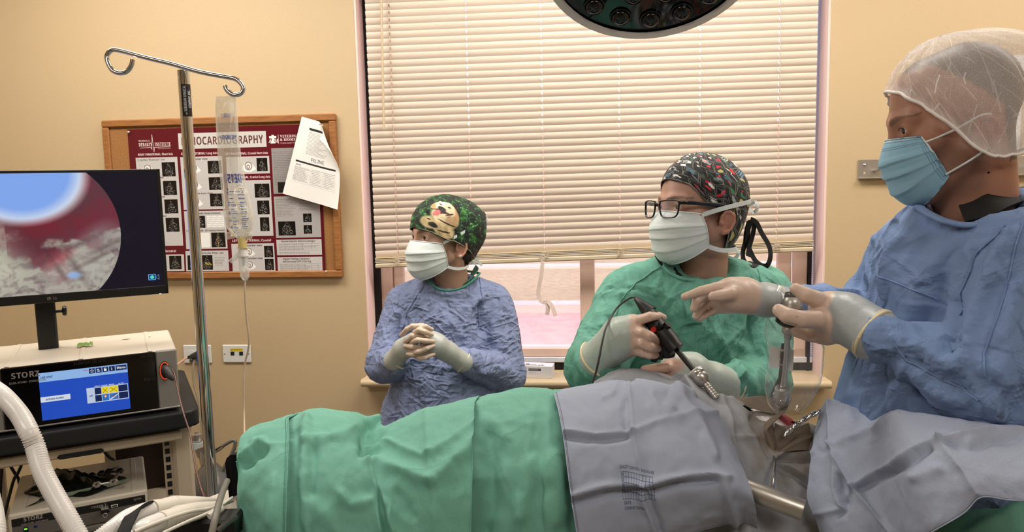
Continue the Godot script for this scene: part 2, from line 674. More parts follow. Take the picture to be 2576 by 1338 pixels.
func poster_print() -> Image:
	var maroon := c8(92, 20, 30)
	var im := plate(1080, 790, maroon)
	var pane := c8(196, 192, 190)
	var white := c8(240, 236, 232)
	rect(im, 288, 28, 497, 84, c8(204, 200, 196))
	ink(im, "ECHOCARDIOGRAPHY", 306, 92, 42, c8(98, 60, 58), "Droid Sans", 700, 462)
	ink(im, "MICHAEL E.", 60, 66, 8, white, "Droid Serif", 700)
	ink(im, "DEBAKEY", 60, 92, 18, white, "Droid Serif", 700, 78)
	ink(im, "INSTITUTE", 152, 92, 18, white, "Droid Serif", 700, 92)
	ink(im, "TEXAS A&M UNIVERSITY", 168, 108, 6, white, "Droid Serif", 400, 76)
	stroke(im, [Vector2(66, 100), Vector2(128, 98), Vector2(134, 108), Vector2(139, 30), Vector2(145, 122), Vector2(149, 98), Vector2(240, 96)], 2.2, white)
	rect(im, 802, 56, 40, 12, white); rect(im, 815, 50, 14, 44, white); rect(im, 808, 88, 28, 7, white)
	ink(im, "A", 797, 92, 20, white, "Droid Serif", 700); ink(im, "M", 828, 92, 20, white, "Droid Serif", 700)
	rect(im, 852, 48, 2, 50, white)
	ink(im, "VETERINARY MEDICINE", 862, 66, 14, white, "Droid Serif", 700)
	ink(im, "& BIOMEDICAL SCIENCES", 862, 84, 14, white, "Droid Serif", 700)
	ink(im, "TEXAS A&M UNIVERSITY", 862, 98, 8, white, "Droid Serif", 400)
	# first column
	ink(im, "RIGHT PARASTERNAL: Short Axis", 52, 142, 12, white, "Droid Sans", 700, 200)
	rect(im, 36, 152, 240, 480, pane)
	ink(im, "LV papillary \"Mushroom\" view", 44, 170, 11, c8(70, 64, 62), "Droid Sans", 400, 160)
	for k in 4:
		fan(im, 100, 216 + k * 104, 42)
		sonogram(im, 184, 180 + k * 100, 76, 76)
		if k: ink(im, ["", "Chordal view", "Mitral valve view", "RVOT view"][k], 120, 162 + k * 104, 10, c8(70, 64, 62), "Droid Sans", 700, 70)
	ink(im, "Subcostal", 150, 668, 13, white, "Droid Sans", 700)
	rect(im, 36, 680, 240, 92, pane)
	sonogram(im, 190, 688, 70, 74); sonogram(im, 60, 688, 100, 74)
	# second column
	ink(im, "RIGHT PARASTERNAL: Long Axis", 300, 144, 12, white, "Droid Sans", 700, 206)
	rect(im, 292, 154, 238, 284, pane)
	ink(im, "Four chamber view", 320, 172, 10, c8(70, 64, 62), "Droid Sans", 700)
	ink(im, "Outflow tract view", 340, 356, 10, c8(70, 64, 62), "Droid Sans", 700)
	for k in 3:
		fan(im, 362, 216 + k * 90, 42)
		sonogram(im, 446, 178 + k * 88, 78, 68)
	rect(im, 292, 446, 238, 206, pane)
	ink(im, "LV M-mode measurement", 330, 464, 10, c8(70, 64, 62), "Droid Sans", 700)
	ink(im, "LA/Ao M-mode, 2D measurement", 300, 556, 10, c8(70, 64, 62), "Droid Sans", 700, 220)
	sonogram(im, 350, 472, 60, 66); sonogram(im, 440, 564, 80, 80)
	rect(im, 420, 472, 98, 62, c8(236, 234, 230)); rect(im, 380, 564, 52, 80, c8(236, 234, 230))
	stroke(im, [Vector2(478, 566), Vector2(478, 642)], 1.6, c8(220, 200, 60)); stroke(im, [Vector2(462, 622), Vector2(482, 596)], 1.6, c8(200, 60, 50))
	for k in 5:
		var pts := []
		for s in 14:
			pts.append(Vector2(422 + s * 7, 482 + k * 11 + sin(s * 1.3 + k) * 3))
		stroke(im, pts, 1.2, c8(90, 86, 84), 0.8)
	rect(im, 286, 662, 246, 112, pane)
	ink(im, "Ventricular Flow - Cat", 360, 680, 10, c8(70, 64, 62), "Droid Sans", 700)
	sonogram(im, 296, 686, 68, 80); sonogram(im, 372, 686, 68, 80)
	for k in 6:
		oval(im, 400 + k * 6, 728 + (k % 3) * 5, 4, 3, c8(220, 196, 60), 0, 0.5)
	grey_lines(im, 452, 700, 66, 6, 8, 3, c8(80, 74, 72))
	# third column
	ink(im, "LEFT PARASTERNAL: Cranial Short Axis", 548, 150, 12, white, "Droid Sans", 700, 242)
	rect(im, 552, 160, 244, 92, pane); fan(im, 676, 214, 42); sonogram(im, 724, 170, 60, 70)
	ink(im, "LEFT PARASTERNAL: Cranial Long Axis", 548, 276, 12, white, "Droid Sans", 700, 248)
	rect(im, 552, 286, 244, 300, pane)
	for k in 3:
		fan(im, 620, 336 + k * 92, 42)
		sonogram(im, 704 + k * 10, 306 + k * 90, 84 - k * 16, 74)
	ink(im, "LEFT PARASTERNAL: Caudal", 560, 616, 12, white, "Droid Sans", 700, 220)
	rect(im, 552, 626, 244, 152, pane)
	ink(im, "Four chamber view", 600, 642, 10, c8(70, 64, 62), "Droid Sans", 700); ink(im, "Five chamber view", 604, 712, 10, c8(70, 64, 62), "Droid Sans", 700)
	for k in 2:
		fan(im, 650, 672 + k * 72, 36); sonogram(im, 738, 640 + k * 70, 50, 62)
	# fourth column
	rect(im, 810, 120, 254, 242, c8(150, 144, 143)); rect(im, 810, 376, 254, 222, c8(170, 165, 163))
	rect(im, 810, 608, 254, 84, pane); rect(im, 810, 702, 254, 80, pane)
	grey_lines(im, 820, 140, 220, 20, 9, 3, c8(88, 82, 80)); grey_lines(im, 820, 392, 110, 12, 8, 3, c8(96, 90, 88)); grey_lines(im, 950, 392, 100, 8, 8, 3, c8(96, 90, 88))
	sonogram(im, 826, 510, 96, 76); sonogram(im, 968, 470, 46, 46); sonogram(im, 968, 532, 46, 46)
	rect(im, 836, 300, 70, 56, c8(30, 28, 26))
	ink(im, "Normal Diastolic Reference Ranges", 838, 622, 9, c8(74, 66, 64), "Droid Sans", 700, 190)
	ink(im, "Doppler Findings Consistent", 842, 718, 10, c8(74, 66, 64), "Droid Sans", 700, 150); ink(im, "with Increased LVFP in the Dog", 840, 732, 10, c8(74, 66, 64), "Droid Sans", 700, 160)
	for k in 4:
		rect(im, 822, 630 + k * 12, 230, 1, c8(110, 100, 98)); rect(im, 822, 740 + k * 11, 230, 1, c8(110, 100, 98))
		rect(im, 860 + k * 48, 630, 1, 37, c8(110, 100, 98)); rect(im, 930 + k * 36, 740, 1, 34, c8(110, 100, 98))
	grey_lines(im, 824, 634, 220, 3, 12, 4, c8(110, 100, 98)); grey_lines(im, 822, 676, 180, 2, 7, 3, c8(90, 84, 82)); grey_lines(im, 824, 744, 220, 3, 11, 4, c8(110, 100, 98))
	return im

func chart_print() -> Image:  # the sheet of values pinned over the poster
	var im := plate(400, 560, c8(234, 231, 226))
	rect(im, 110, 60, 200, 16, c8(24, 22, 22)); grey_lines(im, 112, 86, 190, 18, 9, 4, c8(110, 106, 104))
	rect(im, 40, 300, 330, 12, c8(20, 18, 18))
	ink(im, "FELINE", 170, 286, 24, c8(40, 38, 38), "Droid Sans", 400, 110)
	ink(im, "Norms", 48, 334, 10, c8(50, 48, 48), "Droid Sans", 700)
	grey_lines(im, 44, 346, 120, 9, 11, 5, c8(96, 92, 90)); grey_lines(im, 190, 338, 80, 10, 11, 5, c8(120, 116, 114)); grey_lines(im, 286, 338, 80, 10, 11, 5, c8(120, 116, 114))
	for k in 11:
		rect(im, 40, 342 + k * 11, 330, 1, c8(140, 136, 134))
	rect(im, 182, 330, 1, 122, c8(140, 136, 134)); rect(im, 278, 330, 1, 122, c8(140, 136, 134))
	return im

func notice_print() -> Image:
	var im := plate(300, 420, c8(222, 222, 222))
	for k in 2:
		rect(im, 20, 30 + k * 150, 250, 2, c8(90, 90, 92))
	rect(im, 20, 30, 2, 150, c8(90, 90, 92)); rect(im, 268, 30, 2, 150, c8(90, 90, 92))
	grey_lines(im, 32, 46, 226, 9, 14, 5, c8(60, 60, 62))
	for k in 8:
		rect(im, 40, 220 + k * 20, 200, 2, c8(150, 150, 152))
	return im

func scope_picture() -> Image:  # what the endoscope shows: red wall, pale fat, a blue-white instrument tip
	var W := 1000; var H := 560
	var im := plate(W, H, c8(9, 8, 30))
	var n1 := FastNoiseLite.new(); n1.seed = 4; n1.frequency = 0.006; n1.fractal_octaves = 4
	var n2 := FastNoiseLite.new(); n2.seed = 9; n2.frequency = 0.016; n2.fractal_octaves = 3
	var cx := 440.0; var cy := 285.0
	for y in range(0, H):
		for x in range(50, 840):
			if Vector2(x - cx, y - cy).length() > 386.0:
				continue
			var a := n1.get_noise_2d(x, y); var b := n2.get_noise_2d(x + a * 80.0, y * 1.3)
			var c := Color(0.46, 0.19, 0.25).lerp(Color(0.36, 0.24, 0.27), clampf(0.4 + a * 1.4, 0, 1))
			var fat := smoothstep(0.35, 0.75, (y - 250.0) / 240.0 + a * 0.9 + maxf(0.0, (x - 560.0) / 420.0) + (0.35 if x < 350 else 0.0) * clampf((y - 190.0) / 60.0, 0.0, 1.0))
			c = c.lerp(Color(0.70, 0.68, 0.63).lerp(Color(0.50, 0.44, 0.44), clampf(b * 1.6 + 0.2, 0, 1)), fat)
			im.set_pixel(x, y, c)
	for l in [[300, 390, 110, 130, 214, 214, 190], [650, 400, 120, 62, 196, 192, 180], [730, 300, 80, 50, 150, 138, 138], [540, 490, 60, 90, 186, 178, 168], [700, 470, 90, 50, 188, 186, 176]]:
		oval(im, l[0], l[1], l[2], l[3], c8(l[4], l[5], l[6]), -0.5, 0.6, 0.6)
	for l in [[430, 330, 70, 60], [590, 360, 110, 12], [760, 350, 90, 12], [620, 440, 14, 80], [720, 400, 100, 9], [540, 430, 10, 70]]:
		oval(im, l[0], l[1], l[2], l[3], c8(70, 50, 54), -0.45, 0.9, 0.45)
	oval(im, 560, 390, 50, 24, c8(176, 74, 84), -0.6, 0.8, 0.6)
	oval(im, 500, 240, 150, 60, c8(122, 36, 50), -0.2, 0.8, 0.7)
	oval(im, 250, 330, 22, 24, c8(110, 140, 236), 0, 0.3); oval(im, 610, 480, 26, 16, c8(150, 190, 250), 0, 0.5, 0.8)
	oval(im, 430, 10, 262, 216, c8(246, 248, 250), 0, 0.10); oval(im, 430, -10, 226, 206, c8(136, 176, 250), 0, 0.16)
	for y in H:
		for x in range(0, 840):
			var d := Vector2(x - cx, y - cy).length()
			if d > 382.0:
				dab(im, x, y, c8(9, 8, 30), clampf((d - 382.0) / 2.0, 0, 1))
	rect(im, 930, 500, 34, 30, c8(120, 190, 255)); rect(im, 933, 503, 28, 24, c8(20, 60, 130)); oval(im, 947, 515, 9, 9, c8(80, 230, 200))
	stroke(im, [Vector2(966, 512), Vector2(978, 504), Vector2(978, 528), Vector2(966, 518)], 2.0, c8(120, 190, 255))
	return im

func unit_screen() -> Image:
	var im := plate(600, 320, c8(34, 80, 196))
	rect(im, 0, 0, 600, 62, c8(150, 190, 240))
	ink(im, "LAP SPAY", 14, 38, 13, c8(24, 40, 90), "Droid Sans", 700)
	var navy := c8(20, 36, 84)
	for k in 4:
		rect(im, 334 + k * 46, 8, 40, 34, navy)
	rect(im, 518, 8, 76, 34, navy)
	ink(im, "Menu", 526, 33, 17, Color.WHITE, "Droid Sans", 700, 60)
	ink(im, "i", 486, 34, 19, Color.WHITE, "Droid Serif", 700)
	rect(im, 436, 22, 18, 14, Color.WHITE); stroke(im, [Vector2(439, 22), Vector2(439, 15), Vector2(451, 15), Vector2(451, 22)], 3, Color.WHITE)
	rect(im, 388, 16, 16, 8, c8(200, 210, 230)); rect(im, 390, 28, 20, 7, c8(200, 210, 230))
	var star := []
	for k in 11:
		var r := 13.0 if k % 2 == 0 else 6.0
		star.append(Vector2(354 + sin(k * PI / 5) * r, 25 - cos(k * PI / 5) * r))
	stroke(im, star, 2.2, Color.WHITE)
	ink(im, "STANDBY", 292, 20, 6, c8(190, 40, 60), "Droid Sans", 700, 34)
	rect(im, 0, 162, 196, 36, c8(220, 228, 240)); ink(im, "activate socket", 34, 187, 13, c8(40, 60, 110), "Droid Sans", 700, 118)
	rect(im, 306, 140, 288, 106, c8(196, 210, 236))
	ink(im, "off", 324, 202, 12, c8(40, 60, 110), "Droid Sans", 700)
	for r in 2:
		for k in 4:
			var x: float = [362, 410, 460, 526][k]; var w: float = [44, 46, 62, 64][k]
			rect(im, x, 146 + r * 50, w, 44, [navy, c8(244, 220, 40), c8(244, 220, 40), navy][k] if r == 0 else [navy, c8(40, 120, 200), c8(60, 120, 190), navy][k])
			if r == 0 and (k == 1 or k == 2):
				stroke(im, [Vector2(x + 8, 154), Vector2(x + w - 8, 184)], 2, c8(60, 50, 20)); stroke(im, [Vector2(x + w - 8, 154), Vector2(x + 8, 184)], 2, c8(60, 50, 20))
			if r == 0:
				ink(im, ["Effect", "Pedal", "Mode", "max. Watt"][k], x + 2, 138, 8, Color.WHITE, "Droid Sans", 700, 38)
	oval(im, 432, 210, 10, 10, c8(240, 120, 70)); oval(im, 432, 210, 5, 5, c8(255, 230, 220))
	stroke(im, [Vector2(464, 236), Vector2(500, 216), Vector2(520, 200)], 8, c8(226, 232, 240)); stroke(im, [Vector2(486, 214), Vector2(520, 198)], 4, c8(20, 24, 40)); stroke(im, [Vector2(462, 202), Vector2(520, 238)], 2, c8(210, 60, 60))
	return im

func dog_cap_print() -> Image:
	var im := plate(1024, 512, c8(16, 30, 18))
	var n1 := FastNoiseLite.new(); n1.seed = 31; n1.frequency = 0.013; n1.fractal_octaves = 4
	var n2 := FastNoiseLite.new(); n2.seed = 32; n2.frequency = 0.05; n2.fractal_octaves = 3
	for y in 512:
		for x in 1024:
			var a := n1.get_noise_2d(x, y); var b := n2.get_noise_2d(x, y)
			var c := Color(0.035, 0.075, 0.04).lerp(Color(0.08, 0.30, 0.13), clampf(a * 2.2 + 0.25, 0, 1))
			if a + b * 0.5 > 0.30: c = c.lerp(Color(0.30, 0.52, 0.16), clampf((a + b * 0.5 - 0.30) * 4.0, 0, 0.8))
			if b > 0.36: c = c.lerp(Color(0.55, 0.72, 0.62), clampf((b - 0.36) * 5.0, 0, 0.7))
			if a < -0.38: c = c.lerp(Color(0.16, 0.11, 0.07), 0.6)
			im.set_pixel(x, y, c)
	for o in [Vector2(0, 0), Vector2(-512, 0)]:
		dog_face(im, 672.0 + o.x, 226.0)
	return im

func dog_face(im: Image, x: float, y: float) -> void:  # a pale retriever laughing, another one below it
	var k := 1.1
	var furs := [[-8, 100, 62, 62, 214, 196, 158, 0.0], [40, 112, 34, 58, 176, 146, 106, 0.2], [-70, 176, 40, 52, 206, 184, 138, 0.2], [-2, 196, 56, 54, 196, 172, 130, 0.4], [-56, 18, 22, 44, 176, 140, 98, 0.4], [62, 44, 22, 58, 168, 130, 92, -0.12], [2, 4, 58, 52, 226, 212, 184, 0.0], [-6, 40, 44, 44, 220, 204, 174, 0.0], [24, 30, 40, 50, 206, 186, 152, 0.2]]
	for f in furs:
		oval(im, x + f[0] * k, y + f[1] * k, f[2] * k, f[3] * k, c8(f[4], f[5], f[6]), f[7], 0.14)
	var darks := [[-8, 62, 40, 22, 56, 26, 24, 0.25], [-38, 80, 15, 34, 196, 110, 106, 0.4], [6, 76, 36, 10, 214, 192, 156, -0.4], [-14, 30, 23, 18, 24, 20, 20, 0.25], [-10, 42, 14, 16, 40, 34, 32, 0.0], [-24, -6, 9, 6, 46, 32, 26, 0.3], [30, 2, 10, 6, 46, 32, 26, 0.2], [28, 62, 26, 6, 46, 26, 24, -0.6], [14, 136, 46, 6, 44, 34, 28, 0.2], [-52, 188, 22, 20, 26, 22, 22, 0.0], [0, 206, 30, 6, 48, 32, 28, -0.3], [-74, 152, 9, 5, 46, 32, 26, 0.0]]
	for f in darks:
		oval(im, x + f[0] * k, y + f[1] * k, f[2] * k, f[3] * k, c8(f[4], f[5], f[6]), f[7], 0.2)
	for q in 900:  # hair strokes
		var p := Vector2(x + rng.randf_range(-90, 90) * k, y + rng.randf_range(-40, 240) * k)
		if p.x < 2 or p.y < 2 or p.x > 1020 or p.y > 508:
			continue
		var c := im.get_pixelv(p)
		if c.r > 0.5 and c.g > 0.42:
			stroke(im, [p, p + Vector2(rng.randf_range(-4, 4), rng.randf_range(4, 10))], 1.6, c.darkened(rng.randf_range(0.06, 0.3)) if q % 2 else c.lightened(0.2), 0.6)

func comic_cap_print() -> Image:  # black cloth with tilted comic panels: blobs, bolts and bars in white, grey, red, green and yellow
	var im := plate(1024, 512, c8(14, 14, 15))
	var tones := [c8(205, 203, 198), c8(112, 116, 124), c8(196, 34, 48), c8(52, 122, 80), c8(190, 184, 108), c8(70, 84, 108), c8(226, 226, 222)]
	for k in 84:
		var c := Vector2((k % 14) * 74.0 + (37.0 if (k / 14) % 2 else 0.0) + 18.0, (k / 14) * 88.0 + 40.0)
		var ang := rng.randf_range(-0.3, 0.3)
		var u := Vector2(cos(ang), sin(ang)); var v := Vector2(-u.y, u.x)
		var w := 33.0; var h := 40.0
		stroke(im, [c - u * w - v * h, c + u * w - v * h, c + u * w + v * h, c - u * w + v * h, c - u * w - v * h], 1.8, c8(170, 166, 150))
		for q in 6:
			var p := c + u * rng.randf_range(-22, 22) + v * rng.randf_range(-28, 28)
			oval(im, p.x, p.y, rng.randf_range(8, 22), rng.randf_range(6, 17), tones[(k + q * 3 + rng.randi() % 3) % 7] if q % 2 == 0 else c8(24, 24, 27), ang + rng.randf_range(-1, 1), 0.12)
		if k % 3 == 0:
			stroke(im, [c - u * 24 - v * 26, c - u * 4 - v * 8, c - u * 12 + v * 4, c + u * 14 + v * 26], 4.0, tones[(k / 3) % 7])
		elif k % 3 == 1:
			for s in 3:
				stroke(im, [c - u * 24 + v * (s * 12 - 30), c + u * rng.randf_range(8, 26) + v * (s * 12 - 32)], 5.0, c8(216, 218, 216) if k % 2 else c8(96, 150, 172))
	return im

func bag_print() -> Image:  # blue scale printed on the fluid bag, the rest clear
	var im := plate(256, 768, Color(0.93, 0.91, 0.84, 0.10))
	var n := FastNoiseLite.new(); n.seed = 77; n.frequency = 0.012; n.fractal_type = FastNoiseLite.FRACTAL_RIDGED; n.fractal_octaves = 3
	for y in 768:
		for x in 256:
			var r := n.get_noise_2d(x * 1.6, y * 0.35)
			im.set_pixel(x, y, Color(0.94, 0.92, 0.86, 0.36 + clampf(r - 0.40, 0.0, 0.6) * 0.4))
	var blue := c8(58, 84, 176)
	ink(im, "1504-03", 120, 128, 13, blue, "Droid Sans", 700, 0.0, 0.0, true); ink(im, "NDC 5882-03", 96, 196, 13, blue, "Droid Sans", 700, 110.0, 0.0, true)
	ink(im, "DE15", 110, 330, 28, blue, "Droid Sans", 700, 96.0, 0.0, true)
	for k in 8:
		ink(im, str(k + 2), 92, 368 + k * 56, 20, blue, "Droid Sans", 700)
		rect(im, 112, 360 + k * 56, 30, 4, blue); rect(im, 112, 388 + k * 56, 18, 3, blue)
	for k in 14:
		rect(im, 158 + (k % 3) * 2, 372 + k * 17, 44 - (k % 4) * 5, 6, Color(blue, 0.7))
	return im

func towel_print() -> Image:  # plain weave with the laundry grid printed in its place
	var im := plate(1024, 1024, c8(146, 149, 166))
	for y in 1024:
		for x in 1024:
			var g := rng.randf_range(-0.018, 0.018)
			im.set_pixel(x, y, Color(0.575 + g, 0.605 + g, 0.675 + g))
	var blue := c8(62, 74, 106)
	var X := 352.0; var Y := 722.0
	ink(im, "QUALITY CONTROL MEASURE", X, Y, 10, blue, "Droid Sans", 700, 184)
	for k in 12:
		stroke(im, [Vector2(X + 6 + k * 15.4, Y + 8), Vector2(X + 6 + k * 15.4, Y + 88)], 1.7, blue)
	for k in 6:
		stroke(im, [Vector2(X + 6, Y + 8 + k * 16), Vector2(X + 176, Y + 8 + k * 16)], 1.7, blue)
	for k in 4:
		ink(im, str((k + 1) * 10), X + 8, Y + 21 + k * 16, 9, blue, "Droid Sans", 700, 12)
	ink(im, "DATE", X + 10, Y + 104, 10, blue, "Droid Sans", 700, 42)
	ink(im, "STANDARD TEXTILE", X + 10, Y + 120, 10, blue, "Droid Sans", 700, 112)
	return im

# ---------------------------------------------------------------- the place
func _ready() -> void:
	rng.seed = 20240
	make_camera_and_light()
	make_materials()
	make_room()
	make_window()
	make_blind()
	make_wall_things()
	make_cart()
	make_table()
	make_instruments()
	make_cap_materials()
	make_people_materials()
	make_blue_gown_person()
	make_green_gown_person()
	make_bouffant_person()

func make_camera_and_light() -> void:
	var cam := Camera3D.new()
	cam.name = "camera"
	cam.position = EYE
	cam.rotation = TURN
	cam.fov = rad_to_deg(2.0 * atan(669.0 / FOCAL))
	cam.near = 0.05
	cam.far = 200.0
	cam.current = true
	add_child(cam)
	var env := Environment.new()
	env.background_mode = Environment.BG_SKY
	var sky := Sky.new()
	var sm := ProceduralSkyMaterial.new()
	sm.sky_top_color = Color(0.42, 0.60, 0.86)
	sm.sky_horizon_color = Color(0.86, 0.88, 0.90)
	sm.ground_horizon_color = Color(0.72, 0.66, 0.62)
	sm.ground_bottom_color = Color(0.45, 0.40, 0.36)
	sm.sky_energy_multiplier = 2.0
	sky.sky_material = sm
	env.sky = sky
	env.tonemap_mode = Environment.TONE_MAPPER_LINEAR
	env.tonemap_exposure = 1.0
	env.sdfgi_enabled = true
	env.ssao_enabled = true
	env.ssil_enabled = true
	var we := WorldEnvironment.new()
	we.name = "surroundings"
	we.environment = env
	add_child(we)
	var sun := DirectionalLight3D.new()
	sun.name = "sun"
	sun.light_color = Color(1.0, 0.94, 0.86)
	sun.light_energy = 5.6
	sun.light_angular_distance = 0.6
	sun.shadow_enabled = true
	sun.rotation_degrees = Vector3(-48, 28, 0)
	add_child(sun)
	# fluorescent ceiling panels
	for p in PANELS:
		var l := AreaLight3D.new()
		l.name = "ceiling_panel_light"
		add_child(l, true)
		l.position = Vector3(p[0], 2.722, p[1])
		l.rotation_degrees = Vector3(-90, 0, 0)
		l.area_size = Vector2(1.14, 0.54)
		l.light_energy = p[2]
		l.light_color = Color(1.0, 0.975, 0.94)
		l.area_range = 12.0
		l.area_attenuation = 2.0
		l.shadow_enabled = true

const PANELS := [[-1.55, -1.95, 2.7], [0.15, -1.95, 2.7], [1.75, -1.95, 1.9], [-1.2, 0.35, 1.8], [1.1, 0.35, 1.6]]

func make_materials() -> void:
	var bump_fine := noise_tex(FastNoiseLite.TYPE_SIMPLEX, 0.06, 3, 3, 512)
	M.paint = relief(mat(Color(0.77, 0.675, 0.53), 0.55), bump_fine, 0.014, Vector3(3.5, 3.5, 3.5))
	M.ceiling = mat(Color(0.86, 0.85, 0.82), 0.9)
	M.floor = mat(Color(0.50, 0.50, 0.49), 0.35)
	M.jamb = mat(Color(0.95, 0.83, 0.79), 0.5)  # pink of the daylight from outside put into the lining's colour
	M.sash = mat(Color(0.88, 0.75, 0.68), 0.45)
	M.alu_dark = mat(Color(0.06, 0.05, 0.05), 0.4, 0.3)
	M.alu_white = mat(Color(0.86, 0.88, 0.92), 0.35, 0.2)
	M.pane = glass(Color(0.97, 0.95, 0.95, 0.08), 0.02)
	M.screen_mesh = glass(Color(0.95, 0.80, 0.78, 0.34), 0.6)
	M.sill = relief(mat(Color(0.775, 0.69, 0.555), 0.45), bump_fine, 0.02, Vector3(3, 3, 3))
	M.slat = mat(Color(0.90, 0.835, 0.765), 0.38)
	M.slat.backlight_enabled = true
	M.slat.backlight = Color(0.10, 0.075, 0.065)
	M.rail_cream = mat(Color(0.78, 0.72, 0.61), 0.45)
	M.cord = mat(Color(0.86, 0.80, 0.70), 0.8)
	M.wand = mat(Color(0.80, 0.72, 0.60), 0.3)
	M.white_plastic = mat(Color(0.86, 0.855, 0.835), 0.35)
	M.black = mat(Color(0.018, 0.018, 0.020), 0.45)
	M.black_gloss = mat(Color(0.012, 0.012, 0.014), 0.12)
	M.black_cloth = mat(Color(0.016, 0.016, 0.018), 0.85)
	M.chrome = mat(Color(0.78, 0.785, 0.79), 0.08, 1.0)
	M.steel = mat(Color(0.76, 0.745, 0.72), 0.26, 0.8)
	M.steel_satin = mat(Color(0.72, 0.70, 0.67), 0.36, 0.8)
	M.grey_metal = mat(Color(0.40, 0.39, 0.37), 0.4, 0.4)
	M.beige_case = mat(Color(0.80, 0.765, 0.70), 0.42)
	M.cable_grey = mat(Color(0.42, 0.40, 0.36), 0.5)
	M.cable_white = mat(Color(0.82, 0.80, 0.75), 0.45)

func make_room() -> void:
	var H := 2.75; var T := 0.22
	var L := -2.95; var R := 2.35; var F := 2.3
	var x0 := -0.83; var x1 := 0.858; var y0 := 0.852; var y1 := 2.36
	var s := Shape.new()
	var zc := WALL_Z - T / 2
	s.box(Vector3((L - T + x0) / 2, H / 2, zc), Vector3(x0 - L + T, H, T))
	s.box(Vector3((R + T + x1) / 2, H / 2, zc), Vector3(R + T - x1, H, T))
	s.box(Vector3((x0 + x1) / 2, y0 / 2, zc), Vector3(x1 - x0, y0, T))
	s.box(Vector3((x0 + x1) / 2, (y1 + H) / 2, zc), Vector3(x1 - x0, H - y1, T))
	struct(s.mesh(), "wall_back", M.paint)
	struct(Shape.new().box(Vector3(L - T / 2, H / 2, (WALL_Z + F) / 2), Vector3(T, H, F - WALL_Z)).mesh(), "wall_left", M.paint)
	struct(Shape.new().box(Vector3(R + T / 2, H / 2, (WALL_Z + F) / 2), Vector3(T, H, F - WALL_Z)).mesh(), "wall_right", M.paint)
	struct(Shape.new().box(Vector3((L + R) / 2, H / 2, F + T / 2), Vector3(R - L + 2 * T, H, T)).mesh(), "wall_front", M.paint)
	struct(Shape.new().box(Vector3((L + R) / 2, -0.1, (WALL_Z + F) / 2), Vector3(R - L + 2 * T, 0.2, F - WALL_Z + 2 * T)).mesh(), "floor", M.floor)
	struct(Shape.new().box(Vector3((L + R) / 2, H + 0.1, (WALL_Z + F) / 2), Vector3(R - L + 2 * T, 0.2, F - WALL_Z + 2 * T)).mesh(), "ceiling", M.ceiling)
	# behind the camera station: an added dark door and steel cabinet, darkening what the chrome mirrors
	var dr := Node3D.new()
	dr.name = "door_1"
	dr.set_meta("kind", "structure")
	add_child(dr)
	dr.position = Vector3(0.75, 0, F)
	put(Shape.new().box(Vector3(0, 1.03, -0.02), Vector3(0.92, 2.06, 0.04), Basis(), 0.004).mesh(), "leaf", mat(Color(0.20, 0.13, 0.09), 0.4), dr)
	for e in [-1.0, 1.0]:
		put(Shape.new().box(Vector3(e * 0.495, 1.05, -0.025), Vector3(0.07, 2.1, 0.05), Basis(), 0.004).mesh(), "casing", mat(Color(0.30, 0.28, 0.26), 0.4), dr)
	put(Shape.new().tube(PackedVector3Array([Vector3(-0.38, 1.0, -0.05), Vector3(-0.38, 1.0, -0.10), Vector3(-0.26, 1.0, -0.10)]), 0.010, 10).mesh(), "handle", M.steel, dr)
	var cab := thing("added_cabinet", "tall dark grey cabinet with two doors, added for the chrome reflections", "cabinet", Vector3(-1.25, 0, F - 0.24))
	put(Shape.new().box(Vector3(0, 0.95, 0), Vector3(0.92, 1.9, 0.44), Basis(), 0.006).mesh(), "carcass", mat(Color(0.16, 0.17, 0.18), 0.4), cab)
	for e in [-1.0, 1.0]:
		var lf := put(Shape.new().box(Vector3(e * 0.226, 0.97, -0.228), Vector3(0.445, 1.82, 0.016), Basis(), 0.004).mesh(), "door", mat(Color(0.22, 0.23, 0.24), 0.35), cab)
		put(Shape.new().box(Vector3(e * 0.03, 1.0, -0.245), Vector3(0.014, 0.16, 0.018), Basis(), 0.004).mesh(), "handle", M.steel, lf)
	# ceiling light fittings
	var glow := mat(Color(0.95, 0.94, 0.90), 0.6)
	glow.emission_enabled = true
	glow.emission = Color(1.0, 0.975, 0.94)
	glow.emission_energy_multiplier = 2.5
	for p in PANELS:
		var o := thing("ceiling_light", "recessed fluorescent ceiling panel with white frame", "ceiling light", Vector3(p[0], H, p[1]), Basis(), "ceiling panels")
		var fr := Shape.new()
		for k in [[0, -0.285, 1.2, 0.03], [0, 0.285, 1.2, 0.03], [-0.585, 0, 0.03, 0.54], [0.585, 0, 0.03, 0.54]]:
			fr.box(Vector3(k[0], -0.008, k[1]), Vector3(k[2], 0.016, k[3]))
		put(fr.mesh(), "frame", M.white_plastic, o)
		put(Shape.new().box(Vector3(0, -0.006, 0), Vector3(1.14, 0.008, 0.54)).mesh(), "diffuser", glow, o)

